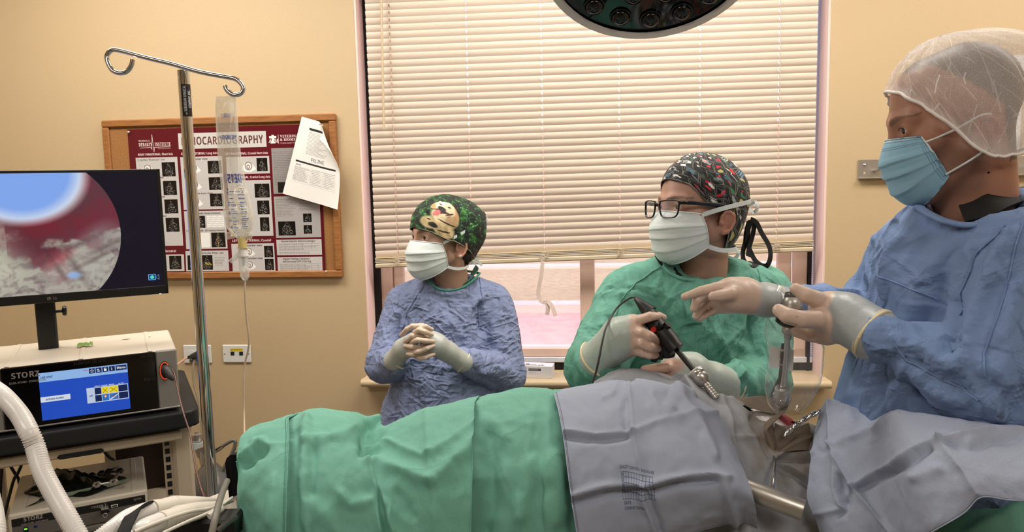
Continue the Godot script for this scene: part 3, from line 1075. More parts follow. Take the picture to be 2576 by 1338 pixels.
func make_window() -> void:
	var x0 := -0.83; var x1 := 0.858; var y0 := 0.852; var y1 := 2.36
	# lining of the opening
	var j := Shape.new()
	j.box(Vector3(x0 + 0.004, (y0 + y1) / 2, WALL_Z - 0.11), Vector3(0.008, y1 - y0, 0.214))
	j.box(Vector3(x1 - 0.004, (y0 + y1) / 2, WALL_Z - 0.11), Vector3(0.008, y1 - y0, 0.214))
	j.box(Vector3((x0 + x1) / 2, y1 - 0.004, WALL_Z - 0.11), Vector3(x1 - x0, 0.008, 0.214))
	struct(j.mesh(), "trim_1", M.jamb, Transform3D(), "lining of the window opening with pink daylight put into its colour")
	# sill with a rounded nose
	var prof := PackedVector2Array()
	for k in 9:
		var a := -PI / 2 + PI * k / 8
		prof.append(Vector2(0.052 + cos(a) * 0.0145, sin(a) * 0.0145))
	var sl := Shape.new()
	var xa := on_wall(908, 960, 0.06).x; var xb := on_wall(2092, 965, 0.06).x
	var ys := 0.8545
	var pts := PackedVector3Array()
	var pr := PackedVector2Array([Vector2(-0.19, -0.0145)])
	pr.append_array(prof)
	pr.append(Vector2(-0.19, 0.0145))
	for p in pr:
		for x in [xa, xb]:
			var inside: bool = p.x < 0.0
			pts.append(Vector3(clampf(x, x0 + 0.009, x1 - 0.009) if inside else x, ys + p.y, WALL_Z + p.x))
	sl.grid(pts, 2, pr.size())
	for e in 2:
		for k in range(1, pr.size() - 2):
			var xx: float = [xa, xb][e]
			var A := Vector3(xx, ys, WALL_Z + 0.02); var B := Vector3(xx, ys + pr[k].y, WALL_Z + pr[k].x); var C := Vector3(xx, ys + pr[k + 1].y, WALL_Z + pr[k + 1].x)
			if e == 0: sl.tri(A, C, B)
			else: sl.tri(A, B, C)
		var xx: float = [xa, xb][e]
		sl.quad(Vector3(xx, ys - 0.0145, WALL_Z), Vector3(xx, ys - 0.0145, WALL_Z + 0.052), Vector3(xx, ys + 0.0145, WALL_Z + 0.052), Vector3(xx, ys + 0.0145, WALL_Z))
	struct(sl.mesh(), "trim_2", M.sill, Transform3D(), "tan window sill with a rounded nose")
	# the window: two sashes either side of a mullion
	var w := Node3D.new()
	w.name = "window_1"
	w.set_meta("kind", "structure")
	w.set_meta("label", "two-light window with pinkish frame behind the blind")
	add_child(w)
	var zf := WALL_Z - 0.125
	var xl := -0.80
	var fr := Shape.new()
	var xm := on_wall(1478, 750, -0.12).x
	fr.box(Vector3(x0 + 0.055, (y0 + y1) / 2, zf), Vector3(0.045, y1 - y0, 0.05), Basis(), 0.003)
	fr.box(Vector3(x1 - 0.055, (y0 + y1) / 2, zf), Vector3(0.045, y1 - y0, 0.05), Basis(), 0.003)
	fr.box(Vector3(x0 + 0.10, (y0 + y1) / 2, zf - 0.01), Vector3(0.04, y1 - y0, 0.03), Basis(), 0.003)
	fr.box(Vector3(x1 - 0.11, (y0 + y1) / 2, zf - 0.01), Vector3(0.05, y1 - y0, 0.03), Basis(), 0.003)
	fr.box(Vector3(xm, (y0 + y1) / 2, zf), Vector3(0.056, y1 - y0, 0.05), Basis(), 0.004)
	fr.box(Vector3((x0 + x1) / 2, y0 + 0.085, zf), Vector3(x1 - x0 - 0.07, 0.034, 0.05), Basis(), 0.003)
	fr.box(Vector3((x0 + x1) / 2, y1 - 0.04, zf), Vector3(x1 - x0 - 0.07, 0.06, 0.05), Basis(), 0.003)
	put(fr.mesh(), "frame", M.sash, w)
	put(Shape.new().box(Vector3((x0 + x1) / 2, y0 + 0.058, zf + 0.005), Vector3(x1 - x0 - 0.02, 0.02, 0.06), Basis(), 0.002).mesh(), "sill_track", M.alu_white, w)
	put(Shape.new().box(Vector3((x0 + x1) / 2, y0 + 0.032, zf + 0.004), Vector3(x1 - x0 - 0.02, 0.03, 0.05), Basis(), 0.002).mesh(), "weather_strip", M.alu_dark, w)
	put(Shape.new().box(Vector3(x0 + 0.022, (y0 + y1) / 2, zf + 0.012), Vector3(0.022, y1 - y0, 0.05)).mesh(), "gasket", M.alu_dark, w)
	put(Shape.new().box(Vector3(x1 - 0.026, (y0 + y1) / 2, zf + 0.012), Vector3(0.010, y1 - y0, 0.05)).mesh(), "gasket", M.alu_dark, w)
	for k in 2:
		var a := x0 + 0.11 if k == 0 else xm + 0.02
		var b := xm - 0.02 if k == 0 else x1 - 0.12
		put(Shape.new().box(Vector3((a + b) / 2, (y0 + y1) / 2 + 0.03, zf - 0.012), Vector3(b - a, y1 - y0 - 0.15, 0.004)).mesh(), "pane", M.pane, w)
		put(Shape.new().box(Vector3((a + b) / 2, (y0 + y1) / 2 + 0.03, zf - 0.026), Vector3(b - a, y1 - y0 - 0.15, 0.001)).mesh(), "insect_screen", M.screen_mesh, w)
	# outdoors: pink paving, a kerb, dry grass, a low wall far off
	var paving := mat(Color(0.74, 0.55, 0.52), 0.9)
	paving.albedo_texture = noise_tex(FastNoiseLite.TYPE_SIMPLEX, 0.02, 8, 4, 512, ramp2(Color(0.86, 0.84, 0.83), Color(1, 1, 1)))
	paving.uv1_triplanar = true; paving.uv1_scale = Vector3(0.3, 0.3, 0.3)
	struct(Shape.new().box(Vector3(0, -0.05, -6.15), Vector3(40, 0.1, 6.1)).mesh(), "pavement", paving)
	struct(Shape.new().box(Vector3(0, 0.02, -9.3), Vector3(40, 0.16, 0.35)).mesh(), "kerb", mat(Color(0.72, 0.64, 0.60), 0.9))
	var grass := mat(Color(0.66, 0.57, 0.41), 0.95)
	grass.albedo_texture = noise_tex(FastNoiseLite.TYPE_SIMPLEX, 0.05, 18, 4, 512, ramp2(Color(0.80, 0.78, 0.70), Color(1, 1, 1)))
	grass.uv1_triplanar = true; grass.uv1_scale = Vector3(0.25, 0.25, 0.25)
	struct(Shape.new().box(Vector3(0, 0.0, -16.0), Vector3(60, 0.1, 13.0)).mesh(), "lawn", grass)
	struct(Shape.new().box(Vector3(0, 0.02, -13.6), Vector3(60, 0.14, 0.5)).mesh(), "path", mat(Color(0.70, 0.66, 0.60), 0.9))
	struct(Shape.new().box(Vector3(0, 1.6, -24), Vector3(70, 3.2, 0.6)).mesh(), "wall_outdoors", mat(Color(0.70, 0.52, 0.44), 0.9))

func make_blind() -> void:
	var o := thing("window_blind", "cream horizontal slat blind lowered over most of the window", "window blind", Vector3(0.014, 2.34, WALL_Z - 0.022))
	var half := 0.805
	var ladders := []
	for px in [990.0, 1180.0, 1365.0, 1558.0, 1760.0, 1957.0]:
		ladders.append(on_wall(px, 330, -0.02).x - 0.014)
	put(Shape.new().box(Vector3(0, -0.005, 0), Vector3(half * 2, 0.045, 0.045), Basis(), 0.003).mesh(), "head_rail", M.rail_cream, o)
	# slat with an oblong cord hole at each ladder
	var cuts := [-half]
	for l in ladders:
		cuts.append(l - 0.0028); cuts.append(l + 0.0028)
	cuts.append(half)
	var s := Shape.new()
	var prof := []
	for k in 8:
		var t := k / 7.0
		var a := (t - 0.5)
		prof.append(Vector2(0.0036 * (1.0 - 4.0 * a * a) - 0.0080 * a, -a * 0.0262))
	for i in cuts.size() - 1:
		var hole := i % 2 == 1
		for k in 7:
			if hole and k >= 1 and k <= 3:
				continue
			var p: Vector2 = prof[k]; var q: Vector2 = prof[k + 1]
			var b := s.v.size()
			for pq in [[p, cuts[i], k], [p, cuts[i + 1], k], [q, cuts[i + 1], k + 1], [q, cuts[i], k + 1]]:
				s.v.append(Vector3(pq[1], pq[0].y, pq[0].x))
				var kk: int = pq[2]
				var d: Vector2 = prof[mini(kk + 1, 7)] - prof[maxi(kk - 1, 0)]
				s.n.append(Vector3(0, d.x, -d.y).normalized()); s.uv.append(Vector2.ZERO)
			for t in [0, 1, 2, 0, 2, 3]:
				s.ix.append(b + t)
	var slat := s.mesh()
	var top := 2.34
	var y_rail_l := on_wall(930, 648, -0.02).y; var y_rail_r := on_wall(2058, 604, -0.02).y
	var y_mid := (y_rail_l + y_rail_r) / 2
	var tilt_bottom := atan2(y_rail_r - y_rail_l, 2 * half)
	var n := int(round((top - 0.03 - y_mid) / BLIND_PITCH))
	for k in n:
		var f := float(k + 1) / n
		var y := -0.03 - (top - 0.03 - y_mid) * f + 0.012
		var tl := tilt_bottom * pow(f, 2.2)
		put(slat, "slat", M.slat, o, Transform3D(Basis(Vector3.BACK, tl + rng.randf_range(-0.0006, 0.0006)) * Basis(Vector3.RIGHT, rng.randf_range(-0.03, 0.05)), Vector3(0, y, rng.randf_range(-0.0006, 0.0006))))
	# gathered slats above the bottom rail
	var bt := Basis(Vector3.BACK, tilt_bottom)
	for k in 4:
		put(Shape.new().box(Vector3.ZERO, Vector3(half * 2, 0.0035, 0.026), Basis(), 0.001).mesh(), "gathered_slat", M.rail_cream, o, Transform3D(bt, Vector3(0, y_mid - top - 0.002 - k * 0.0052, 0.002)))
	put(Shape.new().box(Vector3.ZERO, Vector3(half * 2, 0.017, 0.030), Basis(), 0.004).mesh(), "bottom_rail", M.rail_cream, o, Transform3D(bt, Vector3(0, y_mid - top - 0.031, 0.003)))
	for l in ladders:
		var yb: float = y_mid - top + tan(tilt_bottom) * l
		put(Shape.new().tube(PackedVector3Array([Vector3(l, -0.02, 0.0105), Vector3(l + 0.002, yb * 0.5, 0.0115), Vector3(l, yb + 0.004, 0.0125)]), 0.0007, 5).mesh(), "ladder_cord", M.cord, o)
		# cord bunched up where the ladder meets the gathered slats
		var sh := Shape.new()
		for k in 5:
			var c := []
			for q in 7:
				c.append(Vector3(l + rng.randf_range(-0.016, 0.016), yb - 0.012 + rng.randf_range(-0.020, 0.016), 0.018 + rng.randf_range(0, 0.008)))
			sh.tube(curve(c, 4), 0.0006, 4)
		put(sh.mesh(), "cord_tangle", M.cord, o)
	var wa := on_wall(961, -60, 0.0) - o.position; var wb := on_wall(968, 326, 0.0) - o.position
	put(Shape.new().tube(PackedVector3Array([wa + Vector3(0, 0.2, 0.004), wb + Vector3(0, 0, 0.012)]), 0.0042, 6).mesh(), "tilt_wand", M.wand, o)
	# ribbon knotted to the blind's cord, hanging below the rail
	var r := thing("cord_tie", "pale ribbon knotted to the blind cord hanging below the rail", "ribbon", on_wall(1366, 650, -0.01))
	var ctl := []
	for p in [[1366, 640], [1362, 690], [1354, 735], [1362, 758], [1378, 760]]:
		ctl.append(on_wall(p[0], p[1], 0.0) - r.position)
	var rm := mat(Color(0.86, 0.78, 0.74), 0.7)
	put(ribbon(curve(ctl, 6), 0.014, Vector3(0.3, 0, 1)), "strand", rm, r)
	for tail in [[[1378, 758], [1388, 770], [1398, 795]], [[1374, 760], [1378, 775], [1376, 792]]]:
		var cc := []
		for p in tail:
			cc.append(on_wall(p[0], p[1], 0.004) - r.position)
		put(ribbon(curve(cc, 5), 0.016, Vector3(0.5, 0, 1)), "tail", rm, r)
	# beaded chain beside the right jamb
	var ch := thing("blind_chain", "thin beaded chain hanging beside the window jamb", "chain", on_wall(2046, 640, -0.06))
	var top_c := on_wall(2046, 625, -0.06) - ch.position; var bot_c := on_wall(2041, 900, -0.06) - ch.position
	var beads := Shape.new()
	for k in 60:
		beads.lathe(PackedVector2Array([Vector2(0.0002, -0.0022), Vector2(0.0022, 0), Vector2(0.0002, 0.0022)]), Transform3D(Basis(), top_c.lerp(bot_c, k / 59.0)), 6)
	put(beads.mesh(), "bead_string", M.alu_white, ch)

const BLIND_PITCH := 0.0252

func ribbon(pts: PackedVector3Array, width: float, facing: Vector3, thick := 0.0006) -> ArrayMesh:
	var g := PackedVector3Array()
	var np := pts.size()
	for i in np:
		var t := (pts[mini(i + 1, np - 1)] - pts[maxi(i - 1, 0)]).normalized()
		var side := t.cross(facing.normalized()).normalized() * (width * 0.5)
		var nn := side.cross(t).normalized() * thick
		for p in [pts[i] - side + nn, pts[i] + side + nn, pts[i] + side - nn, pts[i] - side - nn, pts[i] - side + nn]:
			g.append(p)
	return Shape.new().grid(g, 5, np, PackedVector2Array(), false).mesh()

func sheet(pts: Array, nu: int, nv: int, uvs := PackedVector2Array()) -> ArrayMesh:
	return Shape.new().grid(PackedVector3Array(pts), nu, nv, uvs).mesh()

func make_wall_things() -> void:
	# bulletin board
	var bx := -1.8246; var bw := 0.914; var bt := 1.864; var bh := 0.61
	var board := thing("bulletin_board", "oak-framed cork bulletin board hung on the tan wall", "bulletin board", Vector3(bx + bw / 2, bt - bh / 2, WALL_Z))
	var oak := mat(Color(0.66, 0.45, 0.25), 0.5)
	oak.albedo_texture = noise_tex(FastNoiseLite.TYPE_SIMPLEX, 0.02, 90, 4, 256, ramp2(Color(0.82, 0.76, 0.70), Color(1, 1, 1)))
	oak.uv1_triplanar = true; oak.uv1_scale = Vector3(2, 12, 2)
	var f := 0.027
	for s in [[0.0, bh / 2 - f / 2, bw, f], [0.0, -bh / 2 + f / 2, bw, f], [-bw / 2 + f / 2, 0.0, f, bh - 2 * f], [bw / 2 - f / 2, 0.0, f, bh - 2 * f]]:
		put(Shape.new().box(Vector3(s[0], s[1], 0.012), Vector3(s[2], s[3], 0.024), Basis(), 0.004).mesh(), "frame_rail", oak, board)
	var cork := mat(Color(0.68, 0.50, 0.31), 0.95)
	var cr := Gradient.new()
	cr.set_color(0, Color(0.80, 0.74, 0.66)); cr.set_color(1, Color(1.0, 0.98, 0.95))
	cork.albedo_texture = noise_tex(FastNoiseLite.TYPE_CELLULAR, 0.09, 91, 2, 512, cr)
	cork.uv1_triplanar = true; cork.uv1_scale = Vector3(5, 5, 5)
	put(Shape.new().box(Vector3(0, 0, 0.007), Vector3(bw - 2 * f, bh - 2 * f, 0.012)).mesh(), "cork", cork, board)
	# poster
	var tl := on_wall(320, 326, 0.016); var br := on_wall(820, 686, 0.016)
	var poster := thing("poster", "maroon echocardiography chart with grey panels pinned to the cork board", "poster", Vector3((tl.x + br.x) / 2, (tl.y + br.y) / 2, WALL_Z + 0.0145))
	var pm := mat(Color.WHITE, 0.22)
	pm.albedo_texture = tex(poster_print())
	var w := br.x - tl.x; var h := tl.y - br.y
	var g := []; var uv := PackedVector2Array()
	for j in 9:
		for i in 17:
			var u := i / 16.0; var v := j / 8.0
			g.append(Vector3((u - 0.5) * w, (0.5 - v) * h, 0.0012 + 0.003 * sin(u * 9.0 + v * 2.0) * sin(v * 3.1) * 0.5 + 0.006 * pow(v, 6.0) * (0.5 + 0.5 * sin(u * 7.0))))
			uv.append(Vector2(u, v))
	put(sheet(g, 17, 9, uv), "print", pm, poster)
	var pin_m := mat(Color(0.82, 0.80, 0.76), 0.3)
	for p in [[326, 332, "by the heart-trace logo"], [812, 316, "above the block-letter crest"], [822, 682, "below the reference tables"]]:
		var pn := thing("push_pin", "small pale push pin in the maroon poster " + p[2], "push pin", on_wall(p[0], p[1], 0.0175), Basis(), "pins of the maroon poster")
		put(Shape.new().lathe(PackedVector2Array([Vector2(0.0008, 0.0), Vector2(0.0012, 0.004), Vector2(0.0042, 0.005), Vector2(0.0036, 0.009), Vector2(0.0001, 0.0105)]), Transform3D(Basis(Vector3.RIGHT, PI / 2), Vector3.ZERO), 12).mesh(), "pin_head", pin_m, pn)
	# the sheet hanging over the board's corner, its top corner curled forward
	var A := on_wall(759, 293, 0.035); var B := on_wall(846, 318, 0.035); var C := on_wall(852, 527, 0.045); var D := on_wall(711, 487, 0.035)
	var sh := thing("paper_sheet", "white sheet of value tables with handwriting, pinned crookedly over the poster", "paper", (A + B + C + D) / 4)
	var sm := mat(Color.WHITE, 0.7)
	sm.albedo_texture = tex(chart_print())
	g = []; uv = PackedVector2Array()
	for j in 19:
		for i in 15:
			var u := i / 14.0; var v := j / 18.0
			var p := A.lerp(B, u).lerp(D.lerp(C, u), v)
			var curl := clampf((u - 0.52 - v * 0.85) / 0.48, 0.0, 1.0)
			# the top right corner folds forward and down
			var fold := (A - B).normalized() * curl * curl * 0.055 + Vector3(0, -0.030, 0.020) * curl * 2.0
			p += fold + Vector3(0, 0, 0.008 * sin(v * 4.0) * u + 0.02 * pow(v * u, 3.0))
			p.x += 0.012 * sin(v * PI) * pow(u, 4.0)
			g.append(p - sh.position)
			uv.append(Vector2(u, v))
	put(sheet(g, 15, 19, uv), "page", sm, sh)
	var pin2 := thing("push_pin", "small pale push pin holding the crooked white sheet", "push pin", on_wall(806, 312, 0.046))
	put(Shape.new().lathe(PackedVector2Array([Vector2(0.0008, 0.0), Vector2(0.0012, 0.004), Vector2(0.0042, 0.005), Vector2(0.0036, 0.009), Vector2(0.0001, 0.0105)]), Transform3D(Basis(Vector3.RIGHT, PI / 2), Vector3.ZERO), 12).mesh(), "pin_head", pin_m, pin2)
	# power outlet plate with two plugs, data plate with two jacks
	var pc := on_wall(498, 890, 0.0)
	var pl := thing("power_outlet", "white power outlet plate with two plugs in it", "outlet", pc)
	put(Shape.new().box(Vector3(0, 0, 0.003), Vector3(0.114, 0.072, 0.006), Basis(), 0.0025).mesh(), "cover_plate", M.white_plastic, pl)
	for e in [-1.0, 1.0]:
		put(Shape.new().lathe(PackedVector2Array([Vector2(0.0165, 0.0), Vector2(0.0165, 0.0015), Vector2(0.0001, 0.0018)]), Transform3D(Basis(Vector3.RIGHT, PI / 2), Vector3(e * 0.022, 0, 0.006)), 18).mesh(), "socket_face", M.white_plastic, pl)
	var plug_at := on_wall(494, 893, 0.02)
	var plug := thing("power_plug", "black moulded plug with pale cord in the power outlet", "plug", plug_at)
	var d1 := on_wall(470, 900, 0.09) - plug_at
	put(Shape.new().tube(curve([Vector3(0.006, 0.003, -0.012), Vector3(0, 0, 0.004), d1 * 0.45, d1 * 0.9], 4), [0.013, 0.0135, 0.014, 0.014, 0.0135, 0.013, 0.012, 0.011, 0.0095, 0.008, 0.0065, 0.0055, 0.005], 10).mesh(), "plug_body", M.black, plug)
	var pcab := []
	for p in [[470, 899, 0.09], [458, 908, 0.16], [445, 918, 0.24], [430, 930, 0.30]]:
		pcab.append(on_wall(p[0], p[1], p[2]) - plug_at)
	put(Shape.new().tube(curve(pcab, 6), 0.0042, 8).mesh(), "cord", mat(Color(0.78, 0.62, 0.54), 0.45), plug)
	var p2_at := on_wall(490, 905, 0.012)
	var p2 := thing("power_plug", "grey plug with grey cord hanging from the power outlet", "plug", p2_at)
	var c2 := []
	for p in [[492, 902, 0.012], [488, 908, 0.035], [485, 930, 0.05], [488, 965, 0.05], [498, 1005, 0.05], [506, 1060, 0.05], [512, 1120, 0.05]]:
		c2.append(on_wall(p[0], p[1], p[2]) - p2_at)
	put(Shape.new().tube(curve(c2, 6), 0.0042, 8).mesh(), "cord", mat(Color(0.62, 0.58, 0.50), 0.5), p2)
	put(Shape.new().box(Vector3(0, 0.002, 0.008), Vector3(0.024, 0.018, 0.03), Basis(), 0.004).mesh(), "plug_body", M.grey_metal, p2)
	var dc := on_wall(597, 889, 0.0)
	var dp := thing("data_outlet", "white data plate with two dark jacks and a yellow label", "outlet", dc)
	put(Shape.new().box(Vector3(0, 0, 0.003), Vector3(0.114, 0.070, 0.006), Basis(), 0.0025).mesh(), "cover_plate", M.white_plastic, dp)
	for e in [-1.0, 1.0]:
		put(Shape.new().box(Vector3(e * 0.0175 + 0.001, 0.0015, 0.0065), Vector3(0.015, 0.014, 0.003), Basis(), 0.001).mesh(), "jack", mat(Color(0.05, 0.10, 0.14), 0.4), dp)
		put(Shape.new().lathe(PackedVector2Array([Vector2(0.003, 0), Vector2(0.0026, 0.001), Vector2(0.0001, 0.0012)]), Transform3D(Basis(Vector3.RIGHT, PI / 2), Vector3(e * 0.0485, 0, 0.006)), 10).mesh(), "screw", M.steel, dp)
	var ly := plate(160, 40, c8(238, 206, 40))
	ink(ly, "D110", 6, 31, 22, c8(50, 40, 20), "Droid Sans", 700, 66); ink(ly, "D111", 84, 31, 22, c8(50, 40, 20), "Droid Sans", 700, 66)
	var lm := mat(Color.WHITE, 0.4); lm.albedo_texture = tex(ly)
	var lq := Shape.new()
	lq.quad(Vector3(-0.024, 0.010, 0.0066), Vector3(0.026, 0.010, 0.0066), Vector3(0.026, 0.022, 0.0066), Vector3(-0.024, 0.022, 0.0066))
	put(lq.mesh(), "label_strip", lm, dp)
	# steel rail with pegs on the wall at the right, a notice above it
	var ra := on_wall(2158, 402, 0.0); var rb := on_wall(2157, 450, 0.0)
	var rh := ra.y - rb.y
	var rail := thing("wall_rail", "brushed steel hanging rail with pegs screwed to the tan wall", "wall rail", Vector3(ra.x, ra.y - rh / 2, WALL_Z))
	put(Shape.new().box(Vector3(0.38, 0, 0.004), Vector3(0.76, rh, 0.003), Basis(), 0.001).mesh(), "plate", M.steel_satin, rail)
	put(Shape.new().box(Vector3(0.38, -rh / 2 + 0.002, 0.012), Vector3(0.76, 0.004, 0.018), Basis(), 0.001).mesh(), "lip", M.steel_satin, rail)
	for q in [[0.022, 0.5], [0.70, 0.5]]:
		put(Shape.new().lathe(PackedVector2Array([Vector2(0.006, 0.0), Vector2(0.005, 0.002), Vector2(0.0001, 0.0035)]), Transform3D(Basis(Vector3.RIGHT, PI / 2), Vector3(q[0], rh * 0.22, 0.0055)), 14).mesh(), "screw", M.chrome, rail)
		put(Shape.new().lathe(PackedVector2Array([Vector2(0.004, 0.0), Vector2(0.0001, 0.0004)]), Transform3D(Basis(Vector3.RIGHT, PI / 2), Vector3(q[0], -rh * 0.20, 0.0056)), 10).mesh(), "screw_hole", M.wand, rail)
	for k in 9:
		put(Shape.new().tube(PackedVector3Array([Vector3(0.055 + k * 0.072, -0.006, 0.004), Vector3(0.055 + k * 0.072, -0.004, 0.045), Vector3(0.055 + k * 0.072, 0.006, 0.052)]), 0.005, 8).mesh(), "peg", M.steel_satin, rail)
	var nt := on_wall(2537, 260, 0.002)
	var nw := on_wall(2570, 140, 0.0).x - on_wall(2488, 140, 0.0).x; var nh := on_wall(2570, 139, 0.0).y - on_wall(2570, 380, 0.0).y
	var notice := thing("paper_notice", "printed white notice taped to the tan wall above the steel rail", "notice", Vector3(on_wall(2570, 260, 0.0).x - nw / 2, on_wall(2570, 260, 0.0).y, WALL_Z + 0.0012))
	var nm := mat(Color.WHITE, 0.6); nm.albedo_texture = tex(notice_print())
	var nq := Shape.new()
	nq.quad(Vector3(-nw / 2, -nh / 2, 0.001), Vector3(nw / 2, -nh / 2, 0.001), Vector3(nw / 2, nh / 2, 0.001), Vector3(-nw / 2, nh / 2, 0.001))
	put(nq.mesh(), "page", nm, notice)
	# box on the sill
	var b0 := on_wall(1330, 952, 0.0)
	var bp := Vector3(on_wall(1352, 940, -0.02).x, 0.869, WALL_Z + 0.0)
	var box := thing("glove_box", "small white cardboard box with torn open top on the sill", "box", bp, Basis(Vector3.UP, -0.10))
	var card := mat(Color(0.86, 0.84, 0.84), 0.55)
	put(Shape.new().box(Vector3(0, 0.023, 0), Vector3(0.125, 0.046, 0.06), Basis(), 0.001).mesh(), "carton", card, box)
	var lid := Shape.new()
	for k in 7:
		var x := -0.055 + k * 0.012
		lid.tri(Vector3(x, 0.046, 0.022), Vector3(x + 0.016, 0.046, 0.02), Vector3(x + 0.006 + rng.randf_range(-0.004, 0.004), 0.050 + rng.randf_range(0.0, 0.006), 0.026))
	put(lid.mesh(), "torn_flap", card, box)
	var bl := plate(256, 96, c8(214, 210, 211))
	rect(bl, 70, 16, 100, 22, c8(70, 70, 74)); grey_lines(bl, 72, 46, 96, 3, 9, 4, c8(150, 148, 150)); grey_lines(bl, 74, 22, 88, 1, 9, 9, c8(200, 200, 204))
	var bm := mat(Color.WHITE, 0.5); bm.albedo_texture = tex(bl)
	var bq := Shape.new()
	bq.quad(Vector3(-0.06, 0.002, 0.0304), Vector3(0.06, 0.002, 0.0304), Vector3(0.06, 0.044, 0.0304), Vector3(-0.06, 0.044, 0.0304))
	put(bq.mesh(), "print", bm, box)

# ---------------------------------------------------------------- equipment cart and what stands on it
const CART_AT := Vector3(-1.02674, 1.04816, -1.79051)
const CART_HEADING := 57.0
func cart_basis() -> Basis:
	var h := deg_to_rad(CART_HEADING)
	var u := Vector3(sin(h), 0, -cos(h))
	return Basis(u, Vector3.UP, Vector3(cos(h), 0, sin(h)))

func on_cart(x: float, y: float, z: float) -> Vector3:  # point of the cart's own plane z, in cart axes
	var b := cart_basis()
	var d := station * Vector3((x - 1288.0) / FOCAL, (669.0 - y) / FOCAL, -1.0)
	var t := (CART_AT + b.z * z - EYE).dot(b.z) / d.dot(b.z)
	return b.inverse() * (EYE + d * t - CART_AT)

func cart_thing(called: String, label: String, category: String, local: Vector3) -> Node3D:
	var b := cart_basis()
	return thing(called, label, category, CART_AT + b * local, b)

func face_quad(x0: float, y0: float, x1: float, y1: float, z: float) -> ArrayMesh:
	var s := Shape.new()
	s.quad(Vector3(x0, y0, z), Vector3(x1, y0, z), Vector3(x1, y1, z), Vector3(x0, y1, z))
	return s.mesh()

func word(text: String, h: float, mat_: Material, parent: Node3D, xf: Transform3D, face := "Droid Sans", weight := 400, called := "lettering") -> MeshInstance3D:
	var tm := TextMesh.new()
	tm.text = text
	tm.font = font(face, weight)
	tm.font_size = 32
	tm.pixel_size = h / 23.0
	tm.depth = 0.0004
	tm.horizontal_alignment = HORIZONTAL_ALIGNMENT_LEFT
	tm.vertical_alignment = VERTICAL_ALIGNMENT_BOTTOM
	return put(tm, called, mat_, parent, xf)

